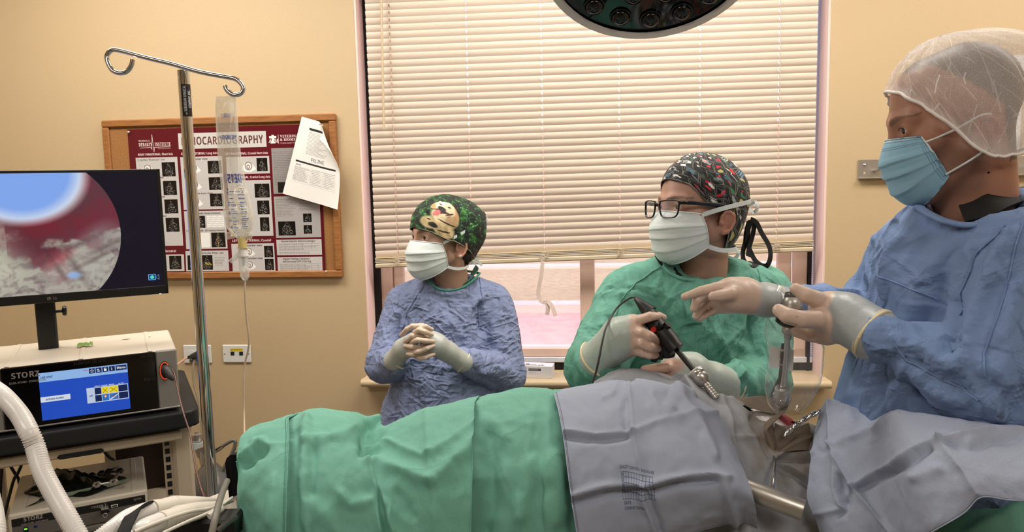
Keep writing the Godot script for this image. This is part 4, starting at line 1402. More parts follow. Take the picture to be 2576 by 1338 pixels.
func make_cart() -> void:
	var cream := mat(Color(0.72, 0.66, 0.57), 0.45)
	var top_dark := mat(Color(0.075, 0.078, 0.085), 0.5)
	var o := cart_thing("equipment_cart", "cream and dark grey equipment cart with rounded dark shelf", "cart", Vector3(-0.22, -CART_AT.y, -0.2))
	var up := Vector3(0.22, CART_AT.y, 0.2)   # from the cart's base to the shelf datum
	# top shelf with rounded corners
	var pts := PackedVector2Array()
	for q in [[0.022, 0.015, 0.0], [0.022, -0.43, 1.5], [-0.47, -0.43, 3.0], [-0.47, 0.015, 4.5]]:
		pass
	var prof := PackedVector3Array()
	var outline := []
	for cnr in [[0.002, 0.0, 0.0], [-0.455, 0.0, 1.0], [-0.455, -0.42, 2.0], [0.002, -0.42, 3.0]]:
		for k in 7:
			var a: float = (cnr[2] + k / 6.0) * PI / 2
			outline.append(Vector2(cnr[0] + cos(a) * 0.04, cnr[1] + sin(a) * 0.04))
	outline.append(outline[0])
	var rows := [[-0.006, 0.94], [-0.003, 0.985], [-0.010, 1.0], [-0.036, 1.0], [-0.043, 0.985], [-0.044, 0.9]]
	for r in rows:
		for q in outline:
			var c := Vector2(-0.2265, -0.21)
			var p: Vector2 = c + (q - c) * (1.0 - (1.0 - r[1]) * 0.2)
			prof.append(Vector3(p.x, r[0], p.y) + up)
	var ss := Shape.new().grid(prof, outline.size(), rows.size(), PackedVector2Array(), true)
	for e in 2:
		var yy: float = [-0.006, -0.044][e]
		for k in outline.size() - 1:
			var A := Vector3(-0.2265, yy, -0.21) + up; var B := Vector3(outline[k].x, yy, outline[k].y) + up; var C := Vector3(outline[k + 1].x, yy, outline[k + 1].y) + up
			if e == 0: ss.tri(A, C, B)
			else: ss.tri(A, B, C)
	put(ss.mesh(), "top_shelf", top_dark, o)
	put(Shape.new().box(Vector3(-0.2265, -0.051, -0.21) + up, Vector3(0.45, 0.014, 0.40)).mesh(), "shelf_recess", M.black, o)
	var beam := put(Shape.new().box(Vector3(-0.222, -0.069, 0.0) + up, Vector3(0.44, 0.024, 0.03), Basis(), 0.004).mesh(), "front_beam", cream, o)
	put(Shape.new().box(Vector3(-0.226, -0.0745, 0.018) + up, Vector3(0.098, 0.011, 0.014), Basis(), 0.005).mesh(), "pull_handle", M.black, beam)
	# posts: right column with a slotted strip, left column, rear rail
	for q in [[0.0, -0.05], [-0.455, -0.05], [0.0, -0.38], [-0.455, -0.38]]:
		put(Shape.new().box(Vector3(q[0], -0.5 - 0.01, q[1]) + up, Vector3(0.048, 0.95, 0.045), Basis(), 0.008).mesh(), "post", cream, o)
	put(Shape.new().box(Vector3(-0.035, -0.5, -0.045) + up, Vector3(0.022, 0.93, 0.006)).mesh(), "slot_strip", cream, o)
	for k in 9:
		put(Shape.new().box(Vector3(-0.036, -0.10 - k * 0.022, -0.0415) + up, Vector3(0.011, 0.0135, 0.002)).mesh(), "slot", M.black, o)
	put(Shape.new().box(Vector3(-0.10, -0.52, -0.40) + up, Vector3(0.16, 0.85, 0.012)).mesh(), "rear_panel", mat(Color(0.16, 0.075, 0.045), 0.6), o)
	put(Shape.new().box(Vector3(-0.175, -0.5, -0.39) + up, Vector3(0.028, 0.93, 0.02)).mesh(), "rear_upright", cream, o)
	for k in 4:
		put(Shape.new().box(Vector3(-0.175, -0.105 - k * 0.024, -0.379) + up, Vector3(0.010, 0.007, 0.003), Basis(), 0.001).mesh(), "slot", M.black, o)
	for yy in [-0.262, -0.62]:
		put(Shape.new().box(Vector3(-0.2265, yy - 0.09, -0.21) + up, Vector3(0.46, 0.02, 0.42), Basis(), 0.005).mesh(), "lower_shelf", cream, o)
	for q in [[-0.02, -0.03], [-0.44, -0.03], [-0.02, -0.40], [-0.44, -0.40]]:
		put(Shape.new().lathe(PackedVector2Array([Vector2(0.0001, -0.012), Vector2(0.04, -0.012), Vector2(0.045, -0.006), Vector2(0.045, 0.006), Vector2(0.04, 0.012), Vector2(0.0001, 0.012)]), Transform3D(Basis(Vector3.FORWARD, PI / 2), Vector3(q[0], -1.003, q[1]) + up), 18).mesh(), "caster", M.black, o)
	make_monitor()
	make_surgery_unit()
	make_video_unit()

func make_monitor() -> void:
	var o := cart_thing("monitor", "black flat monitor on a column showing a round endoscope view", "monitor", Vector3(-0.272, 0.0, -0.19))
	var off := Vector3(0.272, 0.0, 0.19)
	var c := Vector3(-0.272, 0.441, -0.135) + off
	put(Shape.new().box(c, Vector3(0.540, 0.326, 0.022), Basis(), 0.004).mesh(), "housing", M.black, o)
	put(Shape.new().box(c + Vector3(0, 0, -0.025), Vector3(0.30, 0.18, 0.04), Basis(), 0.012).mesh(), "rear_cover", M.black, o)
	var z := c.z + 0.0112
	var bz := put(Shape.new().box(Vector3(c.x, c.y - 0.326 / 2 + 0.011, z), Vector3(0.540, 0.022, 0.003), Basis(), 0.001).mesh(), "bezel", M.black, o)
	for e in [-1.0, 1.0]:
		put(Shape.new().box(Vector3(c.x + e * 0.2655, c.y, z), Vector3(0.009, 0.326, 0.003), Basis(), 0.001).mesh(), "bezel", M.black, o)
	put(Shape.new().box(Vector3(c.x, c.y + 0.1595, z), Vector3(0.540, 0.007, 0.003), Basis(), 0.001).mesh(), "bezel", M.black, o)
	var sm := mat(Color(0.02, 0.02, 0.025), 0.3)
	sm.emission_enabled = true
	sm.emission_texture = tex(scope_picture())
	sm.emission = Color.BLACK
	sm.emission_energy_multiplier = 0.85
	put(face_quad(c.x - 0.261, c.y - 0.141, c.x + 0.261, c.y + 0.156, z + 0.0002), "screen", sm, o)
	var l := AreaLight3D.new()
	l.name = "screen_light"
	o.add_child(l)
	l.position = Vector3(c.x, c.y, z + 0.004)
	l.rotation_degrees = Vector3(0, 180, 0)
	l.area_size = Vector2(0.50, 0.28)
	l.light_color = Color(0.72, 0.78, 1.0)
	l.light_energy = 0.03
	l.area_range = 8.0
	l.area_attenuation = 2.0
	l.shadow_enabled = true
	var lt := mat(Color(0.48, 0.44, 0.42), 0.4)
	var lp := on_cart(118, 753, -0.122) + off
	var brand := word("D", 0.0062, lt, o, Transform3D(Basis(), Vector3(lp.x, c.y - 0.1580, z + 0.0016)), "Droid Sans", 700, "logo")
	word("E", 0.0062, lt, o, Transform3D(Basis(Vector3.BACK, 0.55), Vector3(lp.x + 0.0078, c.y - 0.1575, z + 0.0016)), "Droid Sans", 700, "logo")
	word("LL", 0.0062, lt, o, Transform3D(Basis(), Vector3(lp.x + 0.0135, c.y - 0.1580, z + 0.0016)), "Droid Sans", 700, "logo")
	var led := mat(Color.WHITE, 0.4); led.emission_enabled = true; led.emission = Color(0.8, 0.85, 1.0); led.emission_energy_multiplier = 1.2
	put(Shape.new().box(Vector3(c.x + 0.250, c.y - 0.1625, z), Vector3(0.005, 0.0018, 0.004)).mesh(), "power_light", led, o)
	# column behind
	put(Shape.new().box(Vector3(-0.288, 0.20, -0.20) + off, Vector3(0.044, 0.42, 0.03), Basis(), 0.003).mesh(), "column", M.black, o)
	var kb := Vector3(-0.252, 0.245, -0.195) + off
	put(Shape.new().lathe(PackedVector2Array([Vector2(0.004, -0.014), Vector2(0.004, 0.0), Vector2(0.012, 0.002), Vector2(0.0135, 0.006), Vector2(0.012, 0.010), Vector2(0.0001, 0.012)]), Transform3D(Basis(Vector3.BACK, -PI / 2), kb), 12).mesh(), "clamp_knob", M.black, o)
	put(Shape.new().tube(PackedVector3Array([Vector3(-0.282, -0.02, -0.20), Vector3(-0.28, 0.0, -0.19)]), 0.02, 8).mesh(), "foot", M.black, o, Transform3D(Basis(), off))

func make_surgery_unit() -> void:
	var o := cart_thing("electrosurgical_unit", "grey electrosurgical generator with black glass front and blue touch screen", "medical device", Vector3(-0.2235, 0, -0.15))
	var off := Vector3(0.2235, 0, 0.15)
	put(Shape.new().box(Vector3(-0.2235, 0.0755, -0.152) + off, Vector3(0.447, 0.151, 0.296), Basis(), 0.004).mesh(), "case", M.beige_case, o)
	var grey := mat(Color(0.50, 0.485, 0.455), 0.4)
	put(Shape.new().box(Vector3(-0.0245, 0.0765, -0.002) + off, Vector3(0.049, 0.149, 0.010), Basis(), 0.003).mesh(), "side_panel", grey, o)
	put(Shape.new().box(Vector3(-0.410, 0.0765, -0.002) + off, Vector3(0.074, 0.149, 0.010), Basis(), 0.003).mesh(), "side_panel", grey, o)
	put(Shape.new().box(Vector3(-0.2105, 0.0765, 0.0) + off, Vector3(0.323, 0.147, 0.010), Basis(), 0.002).mesh(), "front_glass", M.black_gloss, o)
	put(Shape.new().box(Vector3(-0.2235, 0.004, 0.001) + off, Vector3(0.447, 0.004, 0.012), Basis(), 0.001).mesh(), "chrome_strip", M.steel_satin, o)
	for k in 3:
		put(Shape.new().box(Vector3(-0.06 - k * 0.15, 0.1515, -0.15) + off, Vector3(0.010, 0.002, 0.29), Basis(), 0.0008).mesh(), "top_rib", M.beige_case, o)
	var sm := mat(Color(0.02, 0.02, 0.03), 0.25)
	sm.emission_enabled = true
	sm.emission_texture = tex(unit_screen())
	sm.emission = Color.BLACK
	sm.emission_energy_multiplier = 0.85
	put(face_quad(-0.2985 + 0.2235, 0.016, -0.1125 + 0.2235, 0.130, 0.0052 + 0.15), "touch_screen", sm, o)
	var ink_m := mat(Color(0.52, 0.50, 0.48), 0.5); var dim := mat(Color(0.16, 0.155, 0.15), 0.5)
	var z := 0.1552
	word("STORZ", 0.0135, ink_m, o, Transform3D(Basis(), Vector3(-0.352 + 0.2235, 0.119, z)), "Droid Sans", 700, "logo")
	word("KARL STORZ - ENDOSKOPE", 0.0042, ink_m, o, Transform3D(Basis().scaled(Vector3(0.92, 1, 1)), Vector3(-0.357 + 0.2235, 0.110, z)), "Droid Serif", 700, "logo")
	word("autocon III 300", 0.0072, dim, o, Transform3D(Basis(), Vector3(-0.226 + 0.2235, 0.1375, z)))
	word("UH 300", 0.0068, dim, o, Transform3D(Basis(), Vector3(-0.084 + 0.2235, 0.1365, z)))
	word("Bipolar", 0.0068, dim, o, Transform3D(Basis(), Vector3(-0.078 + 0.2235, 0.078, z)))
	word("Bipolar", 0.0068, dim, o, Transform3D(Basis(), Vector3(-0.362 + 0.2235, 0.062, z)))
	var pw := mat(Color(0.3, 0.3, 0.3), 0.4); pw.emission_enabled = true; pw.emission = Color(0.75, 0.8, 1.0); pw.emission_energy_multiplier = 0.9
	put(Shape.new().lathe(PackedVector2Array([Vector2(0.004, 0.0), Vector2(0.0036, 0.001), Vector2(0.0001, 0.0012)]), Transform3D(Basis(Vector3.RIGHT, PI / 2), Vector3(-0.335 + 0.2235, 0.012, z)), 14).mesh(), "power_light", pw, o)
	# bipolar socket with the plug of the instrument cable
	var so := Vector3(-0.030, 0.100, 0.0) + off
	put(Shape.new().tube(PackedVector3Array([so + Vector3(0, 0.0, 0.001), so + Vector3(0, 0, 0.007)]), 0.0125, 18, true, 1.9, Vector3.UP).mesh(), "socket", M.black, o)
	var glow := mat(Color(0.9, 0.3, 0.15), 0.4); glow.emission_enabled = true; glow.emission = Color(1.0, 0.28, 0.12); glow.emission_energy_multiplier = 0.6
	var ring := PackedVector3Array()
	for k in 25:
		var a := TAU * k / 24
		ring.append(so + Vector3(cos(a) * 0.0105, sin(a) * 0.021, 0.0078))
	put(Shape.new().tube(ring, 0.0012, 6, false).mesh(), "socket_light_ring", glow, o)
	var cable_plug := cart_thing("cable_plug", "grey curved cable plug seated in the lit bipolar socket", "cable plug", Vector3(-0.028, 0.098, 0.008))
	put(Shape.new().tube(curve([Vector3(-0.001, 0.006, 0.0), Vector3(0.002, 0.008, 0.022), Vector3(0.008, -0.004, 0.034), Vector3(0.015, -0.016, 0.036)], 5), [0.010, 0.0112, 0.0115, 0.0115, 0.0112, 0.011, 0.011, 0.0108, 0.0105, 0.010, 0.0095, 0.0085, 0.0075, 0.006, 0.005, 0.004], 12).mesh(), "plug_body", mat(Color(0.20, 0.19, 0.18), 0.5), cable_plug)
	var cc := []
	var cp := cable_plug.position; var cb := cable_plug.basis.inverse()
	for p in [[432, 928, 1.86], [440, 945, 1.85], [448, 985, 1.80], [462, 1040, 1.74], [478, 1090, 1.70], [486, 1140, 1.66], [495, 1190, 1.62], [510, 1240, 1.58], [530, 1290, 1.5], [560, 1400, 1.42]]:
		cc.append(cb * (at(p[0], p[1], p[2]) - cp))
	put(Shape.new().tube(curve(cc, 6), 0.0021, 8).mesh(), "cord", mat(Color(0.36, 0.22, 0.16), 0.4), cable_plug)
	# scrap of green tape and stains on the lid
	var tl := on_cart(214, 862, -0.17)
	var tape := cart_thing("tape_scrap", "crumpled scrap of green tape on the generator's lid", "tape", Vector3(-0.2, 0.1512, -0.17))
	var tp := on_cart(214, 862, -0.1)
	tape.position = CART_AT + cart_basis() * Vector3(on_cart(214, 860, -0.16).x, 0.1525, -0.16)
	var gr := []
	for j in 4:
		for i in 8:
			gr.append(Vector3(-0.018 + i * 0.005, 0.001 + 0.004 * absf(sin(i * 1.3 + j)) + j * 0.0015, 0.010 - j * 0.008))
	put(sheet(gr, 8, 4), "strip", mat(Color(0.42, 0.56, 0.26), 0.4), tape)
	for st in [[318, 862, 0.010, 0.004], [372, 857, 0.008, 0.005]]:
		var q := Shape.new()
		var c := Vector3(on_cart(st[0], st[1], -0.20).x, 0.1514, -0.21) + off
		for k in 12:
			var a := TAU * k / 12; var b := TAU * (k + 1) / 12
			q.tri(c, c + Vector3(cos(b) * st[2] * (1.0 + 0.3 * sin(b * 3)), 0.0002, sin(b) * st[3]), c + Vector3(cos(a) * st[2] * (1.0 + 0.3 * sin(a * 3)), 0.0002, sin(a) * st[3]))
		put(q.mesh(), "stain", mat(Color(0.46, 0.27, 0.14), 0.5), o)

func make_video_unit() -> void:
	var top := -0.199
	var o := cart_thing("video_processor", "beige video processor with dark front band on the lower shelf", "medical device", Vector3(-0.237, top - 0.062, -0.14))
	var off := Vector3(0.237, -top + 0.062, 0.14)
	put(Shape.new().box(Vector3(-0.2375, top - 0.031, -0.14) + off, Vector3(0.295, 0.062, 0.28), Basis(), 0.004).mesh(), "case", M.beige_case, o)
	for e in [-1.0, 1.0]:
		put(Shape.new().box(Vector3(-0.2375 + e * 0.12, top + 0.0006, -0.14) + off, Vector3(0.012, 0.0016, 0.26), Basis(), 0.0006).mesh(), "top_rib", M.beige_case, o)
	var z := 0.1412
	put(Shape.new().box(Vector3(-0.2375, top - 0.021, 0.0) + off, Vector3(0.283, 0.019, 0.004), Basis(), 0.001).mesh(), "dark_band", mat(Color(0.045, 0.038, 0.034), 0.4), o)
	put(Shape.new().box(Vector3(-0.2375, top - 0.046, 0.0) + off, Vector3(0.283, 0.031, 0.003), Basis(), 0.001).mesh(), "front_panel", mat(Color(0.36, 0.34, 0.32), 0.45), o)
	var ink_m := mat(Color(0.60, 0.57, 0.54), 0.5)
	word("STORZ", 0.0095, ink_m, o, Transform3D(Basis(), Vector3(-0.355, top - 0.0245, 0.0022) + off), "Droid Sans", 700, "logo")
	word("KARL STORZ - ENDOSKOPE", 0.0030, ink_m, o, Transform3D(Basis().scaled(Vector3(0.95, 1, 1)), Vector3(-0.360, top - 0.0305, 0.0022) + off), "Droid Serif", 700, "logo")
	word("image 1", 0.0068, ink_m, o, Transform3D(Basis(), Vector3(-0.215, top - 0.0235, 0.0022) + off))
	word("spies", 0.0055, ink_m, o, Transform3D(Basis(), Vector3(-0.122, top - 0.0225, 0.0022) + off))
	put(Shape.new().box(Vector3(-0.352, top - 0.046, 0.002) + off, Vector3(0.010, 0.022, 0.003), Basis(), 0.001).mesh(), "rocker_switch", M.black, o)
	var gl := mat(Color(0.4, 0.9, 0.2), 0.4); gl.emission_enabled = true; gl.emission = Color(0.5, 1.0, 0.25); gl.emission_energy_multiplier = 1.2
	put(Shape.new().box(Vector3(-0.352, top - 0.0395, 0.0038) + off, Vector3(0.006, 0.003, 0.001)).mesh(), "switch_light", gl, o)
	put(Shape.new().lathe(PackedVector2Array([Vector2(0.0045, 0.0), Vector2(0.004, 0.0006), Vector2(0.0001, 0.0007)]), Transform3D(Basis(Vector3.RIGHT, PI / 2), Vector3(-0.332, top - 0.0385, 0.0016) + off), 14).mesh(), "round_emblem", mat(Color(0.10, 0.13, 0.32), 0.4), o)
	var up_ := on_cart(288, 1273, 0.004)
	put(Shape.new().box(Vector3(up_.x, up_.y, 0.0016) + off, Vector3(0.015, 0.007, 0.002), Basis(), 0.0005).mesh(), "usb_port", M.white_plastic, o)
	put(Shape.new().box(Vector3(up_.x, up_.y, 0.0028) + off, Vector3(0.011, 0.0035, 0.0008)).mesh(), "usb_slot", M.black, o)
	var us := on_cart(264, 1281, 0.01)
	var usb := cart_thing("usb_stick", "small black and chrome memory stick plugged into the processor", "usb stick", Vector3(us.x, us.y, 0.014))
	put(Shape.new().box(Vector3(0, 0, 0), Vector3(0.019, 0.010, 0.026), Basis(), 0.002).mesh(), "stick_body", M.black_gloss, usb)
	put(Shape.new().box(Vector3(0, 0.0052, 0.0), Vector3(0.016, 0.001, 0.022), Basis(), 0.0003).mesh(), "metal_clip", M.steel, usb)
	var rg := PackedVector3Array()
	for k in 17:
		rg.append(Vector3(cos(TAU * k / 16) * 0.005, -0.008 + sin(TAU * k / 16) * 0.005, 0.014))
	put(Shape.new().tube(rg, 0.0007, 5, false).mesh(), "key_ring", M.steel, usb)
	# second unit below with a dark handle bar
	var lo := cart_thing("light_source", "beige boxed unit with black handle bar beneath the video processor", "medical device", Vector3(-0.237, -0.342, -0.14))
	put(Shape.new().box(Vector3(0, 0.0395, 0), Vector3(0.300, 0.079, 0.28), Basis(), 0.004).mesh(), "case", mat(Color(0.46, 0.44, 0.41), 0.45), lo)
	put(Shape.new().box(Vector3(0.06, 0.055, 0.150), Vector3(0.10, 0.024, 0.016), Basis(), 0.006).mesh(), "handle_bar", M.black, lo)
	# crumpled dark bag and a steel clamp on the processor
	var bag := cart_thing("crumpled_bag", "crumpled dark green plastic bag on the video processor", "plastic bag", Vector3(-0.25, top, -0.12))
	var n := FastNoiseLite.new(); n.seed = 66; n.frequency = 14.0; n.fractal_type = FastNoiseLite.FRACTAL_RIDGED; n.fractal_octaves = 3
	var g := []
	for j in 25:
		for i in 33:
			var u := i / 32.0 - 0.5; var v := j / 24.0 - 0.5
			var x := u * 0.19 + 0.02 * sin(v * 7.0); var zz := v * 0.15 + 0.018 * sin(u * 9.0)
			var edge := clampf(1.0 - 2.0 * maxf(absf(u), absf(v)), 0.0, 1.0)
			g.append(Vector3(x, 0.003 + edge * 0.030 * clampf(0.45 + n.get_noise_2d(x, zz), 0.1, 1.3) + (0.026 * clampf(1.0 - (Vector2(u + 0.02, v + 0.25).length()) / 0.3, 0.0, 1.0)), zz))
	put(sheet(g, 33, 25), "film", mat(Color(0.085, 0.105, 0.085), 0.28), bag)
	put(sheet([Vector3(-0.03, 0.004, 0.075), Vector3(0.04, 0.004, 0.072), Vector3(0.11, 0.005, 0.055), Vector3(-0.03, 0.010, 0.066), Vector3(0.04, 0.012, 0.062), Vector3(0.12, 0.010, 0.040)], 3, 2), "pale_fold", mat(Color(0.50, 0.54, 0.46), 0.3), bag)
	var cl := cart_thing("bar_clamp", "steel bracket clamp with bolted jaws lying on the dark bag", "clamp", Vector3(-0.155, top + 0.022, -0.08))
	var j1 := [Vector3(-0.045, 0.002, 0.045), Vector3(-0.008, 0.004, 0.052), Vector3(0.006, 0.012, 0.0), Vector3(-0.035, 0.010, -0.012)]
	for q in j1.size():
		put(Shape.new().box(j1[q], Vector3(0.020, 0.014, 0.014), Basis(Vector3.UP, 0.2), 0.005).mesh(), "jaw", M.steel if q < 2 else M.black_gloss, cl)
		put(Shape.new().lathe(PackedVector2Array([Vector2(0.0055, 0.0), Vector2(0.0045, 0.003), Vector2(0.0001, 0.0035)]), Transform3D(Basis(Vector3.RIGHT, PI / 2), j1[q] + Vector3(0, 0, 0.007)), 12).mesh(), "bolt", M.chrome if q < 2 else M.black, cl)
	put(Shape.new().tube(PackedVector3Array([j1[0], j1[1]]), 0.003, 8).mesh(), "rod", M.steel, cl)
	put(Shape.new().tube(PackedVector3Array([j1[1], j1[2]]), 0.0035, 8).mesh(), "rod", M.grey_metal, cl)
	put(Shape.new().tube(PackedVector3Array([j1[2], j1[3]]), 0.003, 8).mesh(), "rod", M.black, cl)
	# black cables hanging behind the shelf
	for p in [[[258, 1132, -0.30], [275, 1150, -0.30], [290, 1168, -0.32], [300, 1250, -0.35]], [[26, 1172, -0.30], [40, 1195, -0.30], [48, 1212, -0.30], [60, 1300, -0.33]], [[54, 1170, -0.30], [44, 1192, -0.29], [33, 1212, -0.29], [10, 1300, -0.32]], [[4, 1180, -0.25], [1, 1230, -0.25], [0, 1300, -0.25]]]:
		var c := []
		var first := on_cart(p[0][0], p[0][1], p[0][2])
		for q in p:
			c.append(on_cart(q[0], q[1], q[2]) - first)
		var cross: bool = p[0][0] > 20 and p[0][0] < 60
		var cb := cart_thing("black_cable", "black cable crossing another beneath the top shelf" if cross else ("black cable hanging beside the cart's brown rear panel" if p[0][0] > 100 else "black cable hanging straight at the cart's near post"), "cable", first)
		if cross:
			cb.set_meta("group", "crossed cables beneath the top shelf")
		put(Shape.new().tube(curve(c, 6), 0.004, 8).mesh(), "cord", M.black, cb)

# ---------------------------------------------------------------- draped table
func seen_from(p: Vector3) -> Vector2:
	var q := station.inverse() * (p - EYE)
	return Vector2(1288.0 + FOCAL * q.x / -q.z, 669.0 - FOCAL * q.y / -q.z)

func cr(a: Vector3, b: Vector3, c: Vector3, d: Vector3, t: float) -> Vector3:
	return b.cubic_interpolate(c, a, d, t)

# columns of surveyed points, folded along creases: [height in metres, half width, sharpness, [x, y], [x, y] ...]
func cloth_grid(cols: Array, nu: int, nv: int, creases: Array, wave: float, seed_: int) -> PackedVector3Array:
	var nc := cols.size(); var nr: int = cols[0].size()
	var pts := PackedVector3Array()
	for j in nv:
		var v := float(j) / (nv - 1) * (nr - 1)
		var r := mini(int(v), nr - 2); var tv := v - r
		var line := []
		for k in nc:
			var c: Array = cols[k]
			line.append(cr(c[maxi(r - 1, 0)], c[r], c[r + 1], c[mini(r + 2, nr - 1)], tv))
		for i in nu:
			var u := float(i) / (nu - 1) * (nc - 1)
			var q := mini(int(u), nc - 2); var tu := u - q
			pts.append(cr(line[maxi(q - 1, 0)], line[q], line[q + 1], line[mini(q + 2, nc - 1)], tu))
	var n := FastNoiseLite.new(); n.seed = seed_; n.frequency = 9.0; n.fractal_octaves = 3
	var m := FastNoiseLite.new(); m.seed = seed_ + 1; m.frequency = 26.0; m.fractal_type = FastNoiseLite.FRACTAL_RIDGED; m.fractal_octaves = 2
	var out := PackedVector3Array()
	var spans := []
	for c in creases:
		var b := Rect2(c[3][0], c[3][1], 0, 0)
		for k in range(4, c.size()):
			b = b.expand(Vector2(c[k][0], c[k][1]))
		spans.append(b.grow(c[1] * 3.4))
	for j in nv:
		for i in nu:
			var p := pts[j * nu + i]
			var du := pts[j * nu + mini(i + 1, nu - 1)] - pts[j * nu + maxi(i - 1, 0)]
			var dv := pts[mini(j + 1, nv - 1) * nu + i] - pts[maxi(j - 1, 0) * nu + i]
			var nn := dv.cross(du).normalized()
			if nn.dot(EYE - p) < 0.0:
				nn = -nn
			var s := seen_from(p)
			var h := n.get_noise_3dv(p) * wave + (m.get_noise_3d(p.x, p.y * 0.6, p.z) - 0.3) * wave * 0.22
			for ci in creases.size():
				if not spans[ci].has_point(s):
					continue
				var c: Array = creases[ci]
				var best := 1e9
				for k in range(3, c.size() - 1):
					var a := Vector2(c[k][0], c[k][1]); var b := Vector2(c[k + 1][0], c[k + 1][1])
					var t := clampf((s - a).dot(b - a) / maxf((b - a).length_squared(), 1.0), 0.0, 1.0)
					best = minf(best, s.distance_to(a + (b - a) * t) / (c[1] * (0.75 + 0.5 * sin(t * PI))))
				if best < 3.0:
					h += c[0] * (exp(-best * best) if c[2] == 0 else 0.72 * exp(0.55 - 1.7 * sqrt(best * best + 0.1)))
			out.append(p + nn * h)
	var calm := out.duplicate()
	for j in range(1, nv - 1):
		for i in range(1, nu - 1):
			var k := j * nu + i
			calm[k] = out[k] * 0.4 + (out[k - 1] + out[k + 1] + out[k - nu] + out[k + nu]) * 0.15
	return calm

func fall(px: float, ridge: float, d: float, dx := 0.0, rise := [0, 50, 120, 220, 350, 540], lean := [0.0, 0.07, 0.125, 0.165, 0.185, 0.19]) -> Array:
	var top := at(px, ridge, d)
	var c := [top + Vector3(0, -0.20, -0.17), top + Vector3(0, -0.035, -0.085)]
	for k in rise.size():
		c.append(at(px + dx * k / 5.0, ridge + rise[k], d - lean[k]))
	return c

var drape_relief: ImageTexture
func drape_material(c: Color, seed_: int) -> StandardMaterial3D:
	if drape_relief == null:
		drape_relief = crumple_tex(91, 130, 240.0, 7.0)
	var m := cloth(c)
	m.albedo_texture = noise_tex(FastNoiseLite.TYPE_SIMPLEX, 0.35, seed_, 3, 512, ramp2(Color(0.90, 0.90, 0.90), Color(1, 1, 1)))
	relief(m, drape_relief, 0.9, Vector3(1.7, 1.7, 1.7))
	return m

func hem_line(g: PackedVector3Array, which: Array, root: Node3D, mat_: Material, off := Vector3(0, 0, 0.0012)) -> void:
	var line := PackedVector3Array()
	for k in which:
		line.append(g[k] - root.position + off)
	put(Shape.new().tube(line, 0.0011, 5).mesh(), "hem_roll", mat_, root)

func stitches(g: PackedVector3Array, which: Array, root: Node3D, mat_: Material) -> void:
	var s := Shape.new()
	for k in range(0, which.size() - 1):
		var a := g[which[k]]; var b := g[which[k + 1]]
		var n := maxi(1, int(a.distance_to(b) / 0.0045))
		for q in n:
			var p := a.lerp(b, (q + 0.15) / n); var r := a.lerp(b, (q + 0.75) / n)
			s.tube(PackedVector3Array([p - root.position + Vector3(0, 0.0007, 0.0012), r - root.position + Vector3(0, 0.0007, 0.0012)]), 0.00035, 4)
	put(s.mesh(), "stitching", mat_, root)

func make_table() -> void:
	# the table under it all
	var tb := thing("operating_table", "operating table under the drapes with a black head rest", "operating table", Vector3(-0.14, 0.0, -1.40))
	var steel: Material = M.steel_satin
	put(Shape.new().box(Vector3(0.0, 0.90, 0.0), Vector3(1.06, 0.04, 0.44), Basis(), 0.01).mesh(), "table_top", steel, tb)
	put(Shape.new().box(Vector3(0.0, 0.935, 0.0), Vector3(1.04, 0.03, 0.42), Basis(), 0.012).mesh(), "pad", M.black, tb)
	put(Shape.new().box(Vector3(0, 0.46, 0), Vector3(0.20, 0.84, 0.20), Basis(), 0.02).mesh(), "pedestal", steel, tb)
	put(Shape.new().box(Vector3(0, 0.03, 0), Vector3(0.80, 0.06, 0.46), Basis(), 0.02).mesh(), "foot_plate", steel, tb)
	# black panel standing at the head end
	var hp := Shape.new()
	var c0 := at(566, 1165, 1.335); var c1 := at(580, 1144, 1.34); var c2 := at(628, 1142, 1.36)
	var lowv := Vector3(0, -0.36, 0)
	var thick := Vector3(0.012, 0, -0.05)
	var ring := [c0, at(570, 1152, 1.337), c1, c2, c2 + lowv, c0 + lowv + Vector3(0.02, 0, 0)]
	var n := ring.size()
	var cen := (c0 + c2 + lowv * 0.5) / 2 + lowv * 0.25
	for k in n:
		var a: Vector3 = ring[k] - tb.position; var b: Vector3 = ring[(k + 1) % n] - tb.position
		hp.tri(cen - tb.position, b, a)
		hp.tri(cen - tb.position + thick, a + thick, b + thick)
		hp.quad(a, b, b + thick, a + thick)
	put(hp.mesh(), "head_rest", M.black_cloth, tb)
	# rails and side bar in front of the head rest
	put(Shape.new().box(at(500, 1322, 1.22) - tb.position, Vector3(0.13, 0.035, 0.05), Basis(Vector3.UP, 0.12), 0.004).mesh(), "side_bar", M.black, tb)
	# the patient: only a patch of clipped belly shows
	var dogc := at(1905, 1218, 1.415)
	var dog := thing("dog", "clipped pale dog belly showing in the opening of the taupe drape", "dog", Vector3(dogc.x, 0.95, dogc.z))
	var f := Field.new()
	f.cap(at(1915, 1180, 1.465), at(1600, 1190, 1.48), 0.104, 0.11, 0.05)
	f.cap(at(1600, 1190, 1.48), at(1050, 1230, 1.49), 0.12, 0.065, 0.05)
	f.cap(at(1050, 1230, 1.46), at(800, 1180, 1.46), 0.07, 0.075, 0.05)
	f.cap(at(800, 1180, 1.46), at(700, 1200, 1.46), 0.06, 0.04, 0.04)
	f.cap(at(1915, 1180, 1.465), at(2010, 1225, 1.50), 0.10, 0.06, 0.05)
	var sh := Shape.new()
	var pelt := DogSkin.new()
	pelt.red = at(1992, 1054, 1.42)
	f.build(sh, 0.005, pelt, false, true)
	settle(sh, dog)
	var dm := mat(Color.WHITE, 0.8); dm.vertex_color_use_as_albedo = true
	put(sh.mesh(), "body", dm, dog)
	make_green_drapes()
	make_grey_drapes()

